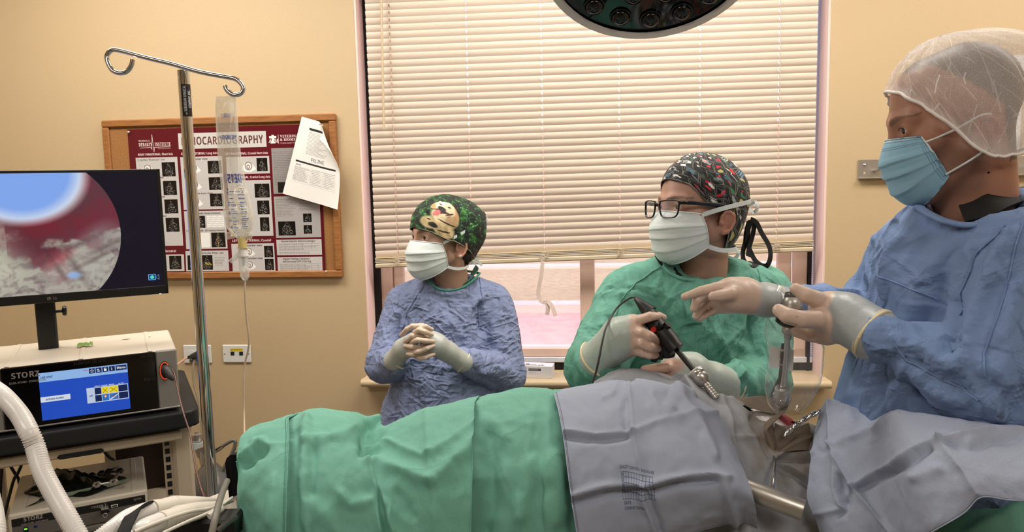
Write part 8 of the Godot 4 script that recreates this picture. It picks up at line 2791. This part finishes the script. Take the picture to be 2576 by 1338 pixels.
	kn.tube(curve([hx * Vector3(0.03, 0.06, -0.108), hx * Vector3(0.032, 0.072, -0.122), hx * Vector3(0.038, 0.064, -0.128)], 4), [0.006, 0.008, 0.010, 0.010, 0.009, 0.008, 0.007, 0.006, 0.003], 8)
	settle(kn, root)
	put(kn.mesh(), "knot", M.cap_dog, cap)
	var mk := make_mask(root, hx, M.mask_white)
	for e in [-1.0, 1.0]:
		strap(mk, root, hx, [Vector3(e * 0.064, -0.018, 0.046), Vector3(e * 0.083, 0.003, 0.012), Vector3(e * 0.0885, 0.024, -0.03), Vector3(e * 0.080, 0.044, -0.090), Vector3(e * 0.036, 0.058, -0.140), Vector3(0, 0.058, -0.148)], 0.0085, M.mask_white)
		strap(mk, root, hx, [Vector3(e * 0.060, -0.086, 0.020), Vector3(e * 0.064, -0.092, -0.010), Vector3(e * 0.060, -0.090, -0.045), Vector3(e * 0.035, -0.084, -0.072), Vector3(0, -0.082, -0.080)], 0.0085, M.mask_white)
	for t in [[[1186, 648], [1200, 655], [1212, 668]], [[1180, 645], [1184, 655], [1196, 664]]]:
		var c := []
		for p in t:
			c.append(at(p[0], p[1], 2.33) - base)
		put(ribbon(curve(c, 5), 0.008, Vector3(0, 0.4, 1)), "tie_end", M.mask_white, mk)
	# hair at the nape and an ear stud
	var hr := Field.new()
	hr.cap(hx * Vector3(0.030, -0.030, -0.070), hx * Vector3(-0.03, -0.03, -0.070), 0.034, 0.034, 0.02)
	hr.cap(hx * Vector3(0.045, -0.045, -0.048), hx * Vector3(0.03, -0.06, -0.066), 0.016, 0.018, 0.015)
	var hs := Shape.new()
	var hp := ClothSkin.new(8, 60.0); hp.amp = 0.003; hp.amp2 = 0.001
	hr.build(hs, 0.004, hp, true, false)
	settle(hs, root)
	put(hs.mesh(), "hair", mat(Color(0.20, 0.12, 0.085), 0.5), root)
	var stud := Shape.new()
	stud.lathe(PackedVector2Array([Vector2(0.0001, -0.002), Vector2(0.0042, -0.001), Vector2(0.0042, 0.001), Vector2(0.0022, 0.0022), Vector2(0.0001, 0.0025)]), Transform3D(frame_along(hx.basis * Vector3(1, 0, 0.3)), hx * Vector3(0.0795, -0.055, -0.010)), 12)
	settle(stud, root)
	put(stud.mesh(), "ear_stud", M.steel, root)
	legs(root, Vector3(hip.x, 0.85, hip.z), Vector3(0, 0, 1), 0.085, M.scrub_green)

func make_green_gown_person() -> void:
	var base := at(1750, 1000, 1.84)
	base.y = 0.0
	var root := thing("person", "person in green gown, glasses and comic-print cap gripping the black instrument", "person", base)
	var hx := head_frame(1757, 522, 1.75, 59, -3, 2, 1.02)
	var nb := at(1765, 690, 1.80)
	var pelt := HeadSkin.new()
	pelt.skin = Color(0.44, 0.245, 0.175)
	pelt.hair = Color(0.02, 0.014, 0.012)
	pelt.hairline = 0.085
	var d := 1.82
	var hip := at(1760, 1120, 1.86)
	make_body(root, hx, nb, 0.060, pelt, [
		[nb + Vector3(0, -0.03, 0), at(1760, 780, d), 0.038, 0.07], [at(1700, 790, d), at(1810, 790, d), 0.07, 0.07], [at(1758, 790, d), hip, 0.09, 0.10],
		[hip, Vector3(hip.x - 0.08, 0.1, hip.z), 0.085, 0.045], [hip, Vector3(hip.x + 0.08, 0.1, hip.z), 0.085, 0.045]], M.skin)
	var low := Vector3(0, -0.55, 0)
	var bones := [
		[at(1672, 790, d - 0.02), at(1650, 1090, d), 0.100, 0.120, 0.06], [at(1830, 790, d + 0.02), at(1830, 1090, d + 0.02), 0.096, 0.115, 0.06], [at(1745, 770, d - 0.02), at(1740, 1090, d - 0.01), 0.120, 0.130, 0.06],
		[at(1640, 1090, d), at(1630, 1090, d) + low, 0.12, 0.14, 0.06], [at(1835, 1090, d + 0.02), at(1845, 1090, d) + low, 0.115, 0.13, 0.06], [at(1740, 1090, d), at(1740, 1090, d) + low, 0.13, 0.15, 0.06],
		[at(1745, 715, d), at(1590, 735, d - 0.05), 0.070, 0.062, 0.05], [at(1765, 715, d), at(1925, 740, d + 0.04), 0.070, 0.066, 0.05],
		[at(1580, 755, d - 0.06), at(1500, 918, 1.67), 0.070, 0.068, 0.010], [at(1500, 918, 1.67), at(1520, 905, 1.56), 0.064, 0.045, 0.012],
		[at(1925, 765, d + 0.03), at(1915, 965, 1.74), 0.068, 0.064, 0.010], [at(1915, 965, 1.74), at(1850, 965, 1.60), 0.060, 0.042, 0.012]]
	var g := gown(root, bones, [[hx * Vector3(0, -0.07, -0.02), at(1765, 650, 1.78), 0.060, 0.062], [at(1715, 656, 1.71), at(1830, 656, 1.74), 0.040, 0.044], [at(1725, 640, 1.69), at(1820, 645, 1.70), 0.045, 0.045]], M.gown_green, ClothSkin.new(13, 8.0), 0.009, [
		[-0.016, 0.011, [1890, 790], [1884, 850], [1888, 930]], [-0.014, 0.010, [1540, 800], [1545, 850], [1560, 880]], [0.009, 0.008, [1560, 740], [1620, 790], [1690, 796]], [0.008, 0.007, [1700, 770], [1760, 810], [1800, 850], [1870, 872]], [0.008, 0.007, [1740, 930], [1776, 880], [1800, 850], [1826, 780]], [-0.006, 0.006, [1710, 800], [1760, 860], [1790, 920]],
		[0.007, 0.007, [1640, 720], [1700, 760], [1730, 830]], [0.006, 0.006, [1580, 715], [1620, 722], [1660, 735]], [0.006, 0.006, [1575, 735], [1610, 742], [1640, 752]], [0.008, 0.008, [1800, 850], [1840, 900], [1870, 940]], [0.009, 0.008, [1470, 850], [1500, 880], [1520, 900]], [0.008, 0.007, [1450, 900], [1480, 940], [1500, 960]], [-0.007, 0.007, [1460, 880], [1480, 915], [1495, 945]], [0.007, 0.008, [1500, 780], [1520, 830], [1524, 870]], [0.007, 0.007, [1820, 730], [1860, 760], [1900, 790]]],
		[[[1662, 672], [1600, 712], [1560, 760], [1540, 820]], [[1905, 678], [1912, 720], [1900, 770], [1892, 820]]])
	# stand-up neck band, dark shirt inside it
	var band := []
	for p in [[1912, 664, 1.86], [1890, 680, 1.80], [1850, 698, 1.745], [1790, 708, 1.70], [1730, 705, 1.69], [1690, 690, 1.70], [1668, 668, 1.73], [1660, 648, 1.78]]:
		band.append(at(p[0], p[1], p[2] + 0.012) - base)
	put(Shape.new().tube(curve(band, 6), 0.0048, 8, true).mesh(), "neck_band", M.gown_green, g)
	var dark := []
	for p in [[1900, 662, 1.86], [1880, 668, 1.80], [1850, 670, 1.80]]:
		dark.append(at(p[0], p[1], p[2]) - base)
	put(ribbon(curve(dark, 4), 0.030, Vector3(0, 1, 0.6), 0.002), "shirt_collar", M.scrub_navy, root)
	dark = []
	for p in [[1664, 645, 1.77], [1676, 664, 1.745], [1690, 688, 1.73], [1702, 700, 1.72]]:
		dark.append(at(p[0], p[1], p[2]) - base)
	put(ribbon(curve(dark, 4), 0.034, Vector3(0.5, 0.5, 1), 0.002), "shirt_collar", M.scrub_navy, root)
	# gloves
	var k := 0.2242
	var ga := GloveSkin.new(); ga.skin = Color(0.60, 0.42, 0.33); ga.grey = Color(0.40, 0.46, 0.41)
	var r1 := glove(root, 1420, 720, k, [
		[1, 0.02, [760, 520, 1.50, 0.028], [640, 570, 1.50, 0.033], [520, 680, 1.52, 0.033], [385, 800, 1.55, 0.040]], [1, 0.02, [760, 620, 1.50, 0.024], [620, 620, 1.51, 0.032]], [1, 0.02, [770, 430, 1.495, 0.018], [640, 520, 1.50, 0.030]],
		[0, 0.004, [790, 400, 1.490, 0.0135], [850, 375, 1.475, 0.0120], [960, 340, 1.462, 0.0112], [1045, 335, 1.470, 0.0092]],
		[0, 0.004, [980, 350, 1.50, 0.0110], [1060, 335, 1.505, 0.0100], [1112, 348, 1.51, 0.0078]],
		[0, 0.004, [790, 500, 1.480, 0.0130], [880, 520, 1.462, 0.0118], [960, 560, 1.455, 0.0112], [1040, 610, 1.475, 0.0094]],
		[0, 0.004, [780, 610, 1.480, 0.0130], [870, 640, 1.462, 0.0118], [960, 680, 1.457, 0.0110], [1050, 695, 1.478, 0.0092]],
		[0, 0.004, [800, 715, 1.488, 0.0115], [870, 745, 1.472, 0.0105], [950, 770, 1.468, 0.0098], [1035, 778, 1.484, 0.0084]]], 0.008, ga, 0.0026, 0.84)
	bead_ring(r1, root, at(1420 + 375 * k, 720 + 810 * k, 1.552), at(1420 + 385 * k, 720 + 800 * k, 1.55) - at(1420 + 560 * k, 720 + 640 * k, 1.515), 0.041, 0.0026, M.bead)
	var gb := GloveSkin.new(); gb.skin = Color(0.60, 0.37, 0.28); gb.grey = Color(0.46, 0.52, 0.46)
	var r2 := glove(root, 1420, 720, k, [
		[1, 0.02, [1230, 940, 1.53, 0.026], [1400, 960, 1.54, 0.031], [1650, 1050, 1.57, 0.034], [1900, 1140, 1.60, 0.041]], [1, 0.03, [1250, 890, 1.53, 0.020], [1420, 940, 1.54, 0.029]],
		[0, 0.004, [1260, 910, 1.52, 0.0150], [1150, 910, 1.505, 0.0128], [1030, 922, 1.50, 0.0120], [895, 932, 1.50, 0.0095]],
		[0, 0.004, [1260, 980, 1.525, 0.0140], [1160, 1000, 1.515, 0.0120], [1070, 1010, 1.51, 0.0095]],
		[0, 0.004, [1260, 1050, 1.53, 0.0130], [1160, 1070, 1.52, 0.0112], [1080, 1080, 1.52, 0.0090]]], 0.008, gb, 0.0026, 0.84)
	bead_ring(r2, root, at(1420 + 1912 * k, 720 + 1145 * k, 1.602), at(1900, 1140, 1.60) - at(1680, 1050, 1.57), 0.042, 0.0026, M.bead)
	# cap, ribbons
	var cap := make_cap(root, hx, [[0, 0.062], [35, 0.048], [58, 0.014], [76, -0.004], [96, -0.006], [108, -0.044], [120, -0.085], [150, -0.108], [180, -0.110]], Vector3(0.0795, 0.094, 0.097), 0.114, 0.006, M.cap_comic, "scrub_cap", 14, 0.0022)
	var rb := 0.239
	for t in [[[1205, 760], [1270, 800], [1320, 900], [1400, 1040], [1415, 1150], [1385, 1240], [1330, 1250], [1260, 1200], [1210, 1110], [1175, 1010], [1180, 880], [1205, 770]], [[1190, 780], [1160, 900], [1150, 1000], [1125, 1100], [1130, 1180], [1165, 1235]], [[1200, 770], [1240, 830], [1225, 930], [1190, 1060], [1180, 1150]]]:
		var c := []
		var q := 0
		for p in t:
			c.append(at(1600 + p[0] * rb, 370 + p[1] * rb, 1.84 + 0.008 * sin(q * 0.9)) - base)
			q += 1
		put(ribbon(curve(c, 6), 0.013, Vector3(0.5, 0.1, 1)), "ribbon", M.black_cloth, cap)
	var mk := make_mask(root, hx, M.mask_white)
	for e in [-1.0, 1.0]:
		strap(mk, root, hx, [Vector3(e * 0.066, -0.018, 0.046), Vector3(e * 0.081, -0.006, 0.012), Vector3(e * 0.0835, 0.004, -0.03), Vector3(e * 0.071, 0.014, -0.085), Vector3(e * 0.03, 0.022, -0.116), Vector3(0, 0.022, -0.120)], 0.010, M.mask_white)
		strap(mk, root, hx, [Vector3(e * 0.060, -0.086, 0.020), Vector3(e * 0.066, -0.094, -0.010), Vector3(e * 0.062, -0.094, -0.045), Vector3(e * 0.038, -0.090, -0.078), Vector3(0, -0.088, -0.088)], 0.010, M.mask_white)
	for t in [[[1885, 515], [1900, 508], [1906, 522], [1896, 534], [1886, 524]], [[1835, 622], [1850, 625], [1858, 638], [1848, 650], [1832, 655]]]:
		var c := []
		for p in t:
			c.append(at(p[0], p[1], 1.83) - base)
		put(ribbon(curve(c, 5), 0.009, Vector3(0.7, 0.2, 1)), "tie_end", M.mask_white, mk)
	make_glasses(root, hx)
	legs(root, Vector3(hip.x, 0.85, hip.z), Vector3(0, 0, 1), 0.09, M.scrub_navy)

func make_glasses(root: Node3D, hx: Transform3D) -> void:
	var o := Node3D.new()
	o.name = "glasses"
	root.add_child(o)
	o.set_meta("label", "dark rectangular glasses")
	var navy := mat(Color(0.03, 0.032, 0.06), 0.25)
	var lens := glass(Color(0.95, 0.96, 0.98, 0.08), 0.02)
	for e in [-1.0, 1.0]:
		var loop := []; var flat_ := PackedVector3Array()
		var out := [[-0.024, 0.013], [0.0, 0.0155], [0.022, 0.014], [0.026, 0.006], [0.024, -0.012], [0.016, -0.021], [0.0, -0.0225], [-0.016, -0.020], [-0.023, -0.010], [-0.0255, 0.004], [-0.024, 0.013]]
		for q in out:
			var x: float = 0.0335 + q[0]
			loop.append(hx * Vector3(e * x, q[1] - 0.002, 0.1135 - x * x * 3.4) - root.position)
		var pts := curve(loop, 5)
		put(Shape.new().tube(pts, 0.0017, 6, false, 1.5, hx.basis.z).mesh(), "rim", navy, o)
		var c := hx * Vector3(e * 0.0335, -0.005, 0.1095) - root.position
		var sh := Shape.new()
		for i in pts.size() - 1:
			sh.tri(c, pts[i], pts[i + 1])
		put(sh.mesh(), "lens", lens, o)
		var arm := curve([hx * Vector3(e * 0.058, 0.008, 0.102) - root.position, hx * Vector3(e * 0.071, 0.008, 0.09) - root.position, hx * Vector3(e * 0.0775, 0.006, 0.05) - root.position, hx * Vector3(e * 0.0795, 0.003, 0.0) - root.position, hx * Vector3(e * 0.078, -0.010, -0.03) - root.position], 6)
		put(Shape.new().tube(arm, 0.0042, 8, true, 0.35, hx.basis.x).mesh(), "temple", navy, o)
	put(Shape.new().tube(curve([hx * Vector3(-0.0095, 0.004, 0.1130) - root.position, hx * Vector3(0, 0.0065, 0.1155) - root.position, hx * Vector3(0.0095, 0.004, 0.1130) - root.position], 5), 0.0017, 6).mesh(), "bridge", navy, o)

func make_bouffant_person() -> void:
	var base := at(2430, 1000, 1.40)
	base.y = 0.0
	var root := thing("person", "person in blue gown and sheer white bouffant cap holding the sleeved scope", "person", base)
	var hx := head_frame(2400, 296, 1.25, 98, 13, 0, 1.03)
	var nb := at(2452, 545, 1.29)
	var pelt := HeadSkin.new()
	pelt.skin = Color(0.40, 0.195, 0.13)
	pelt.hair = Color(0.075, 0.05, 0.04)
	pelt.brow = Color(0.12, 0.06, 0.04)
	pelt.stubble = 0.55
	pelt.hairline = 0.088
	var hip := at(2420, 1130, 1.36)
	make_body(root, hx, nb, 0.066, pelt, [
		[nb + Vector3(0, -0.04, 0), at(2440, 700, 1.32), 0.042, 0.10], [at(2350, 700, 1.42), at(2520, 700, 1.22), 0.075, 0.075], [at(2430, 720, 1.32), hip, 0.11, 0.11],
		[hip, Vector3(hip.x + 0.02, 0.1, hip.z - 0.1), 0.09, 0.05], [hip, Vector3(hip.x + 0.02, 0.1, hip.z + 0.09), 0.09, 0.05]], M.skin, 1.08)
	var low := Vector3(0, -0.60, 0)
	var bones := [
		[at(2345, 715, 1.46), at(2318, 1075, 1.43), 0.120, 0.135, 0.06], [at(2440, 690, 1.32), at(2420, 1090, 1.32), 0.150, 0.170, 0.06], [at(2530, 720, 1.26), at(2530, 1090, 1.30), 0.105, 0.12, 0.06],
		[at(2318, 1075, 1.43), at(2310, 1075, 1.43) + low, 0.135, 0.15, 0.06], [at(2420, 1090, 1.32), at(2420, 1090, 1.32) + low, 0.17, 0.18, 0.06],
		[at(2440, 610, 1.30), at(2310, 645, 1.48), 0.075, 0.075, 0.05], [at(2460, 600, 1.28), at(2590, 650, 1.17), 0.075, 0.088, 0.05],
		[at(2596, 665, 1.16), at(2495, 968, 1.13), 0.088, 0.074, 0.012], [at(2495, 968, 1.13), at(2226, 850, 1.203), 0.072, 0.036, 0.014],
		[at(2290, 670, 1.50), at(2180, 800, 1.52), 0.075, 0.062, 0.014], [at(2180, 800, 1.52), at(1985, 765, 1.385), 0.058, 0.034, 0.014]]
	var pelt_g := ClothSkin.new(23, 6.5); pelt_g.amp = 0.009; pelt_g.amp2 = 0.0015; pelt_g.stretch = Vector3(1, 0.6, 1)
	var g := gown(root, bones, [[hx * Vector3(0, -0.09, 0.01), at(2440, 505, 1.275), 0.070, 0.068], [at(2380, 505, 1.22), at(2520, 500, 1.20), 0.05, 0.05]], M.gown_man, pelt_g, 0.0095, [
		[0.012, 0.010, [2400, 570], [2350, 680], [2310, 790], [2296, 900]], [-0.010, 0.010, [2330, 720], [2322, 800], [2310, 900]], [0.010, 0.010, [2470, 590], [2410, 720], [2380, 840]], [0.014, 0.011, [2540, 590], [2490, 700], [2440, 800], [2420, 890]], [-0.016, 0.012, [2410, 760], [2405, 840], [2400, 880]], [0.012, 0.010, [2250, 610], [2230, 680], [2220, 740]],
		[0.014, 0.011, [2400, 905], [2450, 935], [2500, 940]], [-0.014, 0.010, [2440, 925], [2470, 960], [2490, 985]], [0.014, 0.011, [2440, 960], [2490, 1000], [2520, 1050]], [-0.010, 0.010, [2500, 970], [2530, 1020], [2560, 1050]], [0.010, 0.010, [2250, 850], [2320, 880], [2400, 930]], [-0.009, 0.009, [2290, 900], [2350, 940], [2420, 980]], [0.012, 0.012, [2560, 720], [2530, 850], [2540, 960]], [0.010, 0.009, [2270, 910], [2340, 970], [2420, 1020]], [-0.008, 0.009, [2240, 900], [2225, 960], [2210, 1030]], [0.009, 0.010, [2270, 930], [2260, 990], [2250, 1040]]],
		[[[2222, 695], [2280, 720], [2350, 748], [2396, 772]], [[2575, 560], [2545, 680], [2510, 800], [2476, 890], [2480, 960]], [[2240, 850], [2280, 905], [2350, 945], [2430, 985], [2470, 1010]], [[2530, 570], [2460, 650], [2420, 740], [2405, 800]]])
	# neck band of the gown and the dark shirt showing above it
	var band := []
	for p in [[2600, 512, 1.30], [2575, 530, 1.22], [2520, 552, 1.17], [2450, 566, 1.165], [2390, 560, 1.185], [2340, 540, 1.215], [2312, 520, 1.25], [2320, 512, 1.32]]:
		band.append(at(p[0], p[1], p[2] + 0.01) - base)
	put(Shape.new().tube(curve(band, 6), 0.0095, 8, true, 0.5).mesh(), "neck_band", M.gown_man, g)
	var dark := []
	for p in [[2620, 480, 1.34], [2560, 490, 1.25], [2510, 505, 1.20], [2470, 525, 1.19], [2420, 538, 1.20]]:
		dark.append(at(p[0], p[1], p[2]) - base)
	put(ribbon(curve(dark, 6), 0.040, Vector3(-0.1, 1, 0.75), 0.002), "shirt_collar", M.black_cloth, root)
	# gloves
	var k := 0.299
	var ga := GloveSkin.new(); ga.skin = Color(0.62, 0.46, 0.375); ga.grey = Color(0.36, 0.39, 0.40)
	ga.stain = at(1680 + 1010 * k, 660 + 440 * k, 1.225)
	var r1 := glove(root, 1680, 660, k, [
		[1, 0.02, [1400, 450, 1.285, 0.038], [1500, 460, 1.265, 0.037], [1640, 550, 1.24, 0.037], [1740, 610, 1.222, 0.043]],
		[0, 0.02, [1340, 400, 1.285, 0.026], [1330, 540, 1.285, 0.026]],
		[0, 0.004, [1340, 370, 1.28, 0.022], [1250, 310, 1.265, 0.0160], [1160, 275, 1.26, 0.0145], [1075, 222, 1.265, 0.0108]],
		[0, 0.004, [1340, 510, 1.28, 0.026], [1250, 480, 1.25, 0.0175], [1120, 478, 1.235, 0.0160], [1010, 450, 1.235, 0.0150], [935, 402, 1.245, 0.0118]],
		[0, 0.004, [1320, 590, 1.29, 0.022], [1210, 605, 1.285, 0.0150], [1090, 575, 1.31, 0.0130]]], 0.012, ga, 0.0028, 0.9)
	var ax := at(1680 + 1725 * k, 660 + 600 * k, 1.225) - at(1680 + 1600 * k, 660 + 520 * k, 1.245)
	bead_ring(r1, root, at(1680 + 1735 * k, 660 + 606 * k, 1.222), ax, 0.0430, 0.0030, M.bead); bead_ring(r1, root, at(1680 + 1715 * k, 660 + 594 * k, 1.228), ax, 0.0425, 0.0026, M.bead)
	bead_ring(r1, root, at(1680 + 1590 * k, 660 + 515 * k, 1.25), ax + Vector3(0.02, 0.01, 0), 0.0375, 0.0012, M.bead)
	var gb := GloveSkin.new(); gb.skin = Color(0.60, 0.45, 0.365); gb.grey = Color(0.40, 0.43, 0.43)
	var r2 := glove(root, 1680, 660, k, [
		[1, 0.02, [720, 300, 1.338, 0.0265], [820, 315, 1.355, 0.0265], [930, 325, 1.375, 0.029]],
		[0, 0.02, [660, 290, 1.332, 0.026], [560, 285, 1.325, 0.025], [480, 300, 1.325, 0.021]], [0, 0.02, [640, 230, 1.33, 0.018], [500, 225, 1.322, 0.015]],
		[0, 0.004, [530, 200, 1.32, 0.0135], [400, 212, 1.31, 0.0112], [280, 240, 1.305, 0.0102], [140, 288, 1.30, 0.0078]],
		[0, 0.004, [480, 265, 1.325, 0.0130], [335, 262, 1.315, 0.0112], [245, 320, 1.31, 0.0102], [218, 392, 1.315, 0.0082]],
		[0, 0.004, [480, 330, 1.33, 0.0130], [350, 332, 1.325, 0.0108], [275, 388, 1.325, 0.0096], [236, 455, 1.33, 0.0078]],
		[0, 0.004, [520, 375, 1.335, 0.0120], [400, 392, 1.335, 0.0100], [320, 432, 1.335, 0.0088], [262, 475, 1.335, 0.0070]],
		[0, 0.004, [610, 250, 1.315, 0.0170], [520, 265, 1.297, 0.0138], [440, 280, 1.290, 0.0120], [380, 285, 1.288, 0.0102]]], 0.010, gb, 0.0026, 0.82)
	var a2 := at(1680 + 930 * k, 660 + 325 * k, 1.375) - at(1680 + 820 * k, 660 + 315 * k, 1.355)
	for q in [0.55, 0.68]:
		bead_ring(r2, root, at(1680 + lerpf(820, 930, q) * k, 660 + lerpf(315, 325, q) * k, lerpf(1.355, 1.375, q)), a2, 0.0285, 0.0016, M.bead)
	# sheer cap, gathered on an elastic edge
	M.sheer = cloth(Color(1, 1, 1, 1))
	M.sheer.transparency = BaseMaterial3D.TRANSPARENCY_ALPHA
	M.sheer.albedo_texture = tex(sheer_print())
	M.sheer_edge = cloth(Color(0.92, 0.89, 0.87))
	var cap := make_cap(root, hx, [[0, 0.066], [25, 0.058], [45, 0.034], [62, 0.0], [78, -0.042], [94, -0.066], [120, -0.074], [155, -0.074], [180, -0.072]], Vector3(0.0975, 0.100, 0.098), 0.128, 0.020, M.sheer, "bouffant_cap", 33, 0.0035, 0.0, 0.0026)
	(cap.get_child(0) as MeshInstance3D).material_override = M.sheer_edge
	var mk := make_mask(root, hx, M.mask_blue, 0.021)
	# ear loops
	for e in [-1.0, 1.0]:
		for l in [[Vector3(e * 0.060, -0.026, 0.064), Vector3(e * 0.074, -0.018, 0.026), Vector3(e * 0.0815, -0.006, -0.010), Vector3(e * 0.078, -0.008, -0.026)], [Vector3(e * 0.055, -0.082, 0.044), Vector3(e * 0.071, -0.068, 0.012), Vector3(e * 0.080, -0.054, -0.016), Vector3(e * 0.078, -0.048, -0.030)]]:
			var c := []
			for p in l:
				c.append(hx * p - base)
			put(Shape.new().tube(curve(c, 6), 0.0018, 6).mesh(), "ear_loop", M.mask_white, mk)
	legs(root, Vector3(hip.x, 0.85, hip.z), Vector3(-1, 0, 0.1), 0.10, M.scrub_navy)

func sheer_print() -> Image:  # spun fibre: a thin cloud of threads with sharp denser creases
	var im := Image.create(1024, 512, false, Image.FORMAT_RGBA8)
	var m := FastNoiseLite.new(); m.seed = 71; m.frequency = 0.30
	for y in 512:
		for x in 1024:
			var a := 0.37 + m.get_noise_2d(x, y * 0.6) * 0.22 + clampf((y - 450.0) / 62.0, 0.0, 1.0) * 0.35
			im.set_pixel(x, y, Color(0.94, 0.91, 0.90, clampf(a, 0.06, 0.95)))
	for k in 420:
		var p := Vector2(rng.randf_range(0, 1024), rng.randf_range(20, 500))
		var lean := rng.randf_range(-0.7, 0.7) if k % 4 else rng.randf_range(-1.6, 1.6)
		var d := Vector2(sin(lean) * 0.8, cos(lean)) * rng.randf_range(40, 190)
		stroke(im, [p, p + d * 0.5 + Vector2(rng.randf_range(-6, 6), 0), p + d], rng.randf_range(1.0, 3.4), Color(0.98, 0.96, 0.95, rng.randf_range(0.55, 0.95)), rng.randf_range(0.45, 0.95))
	return im
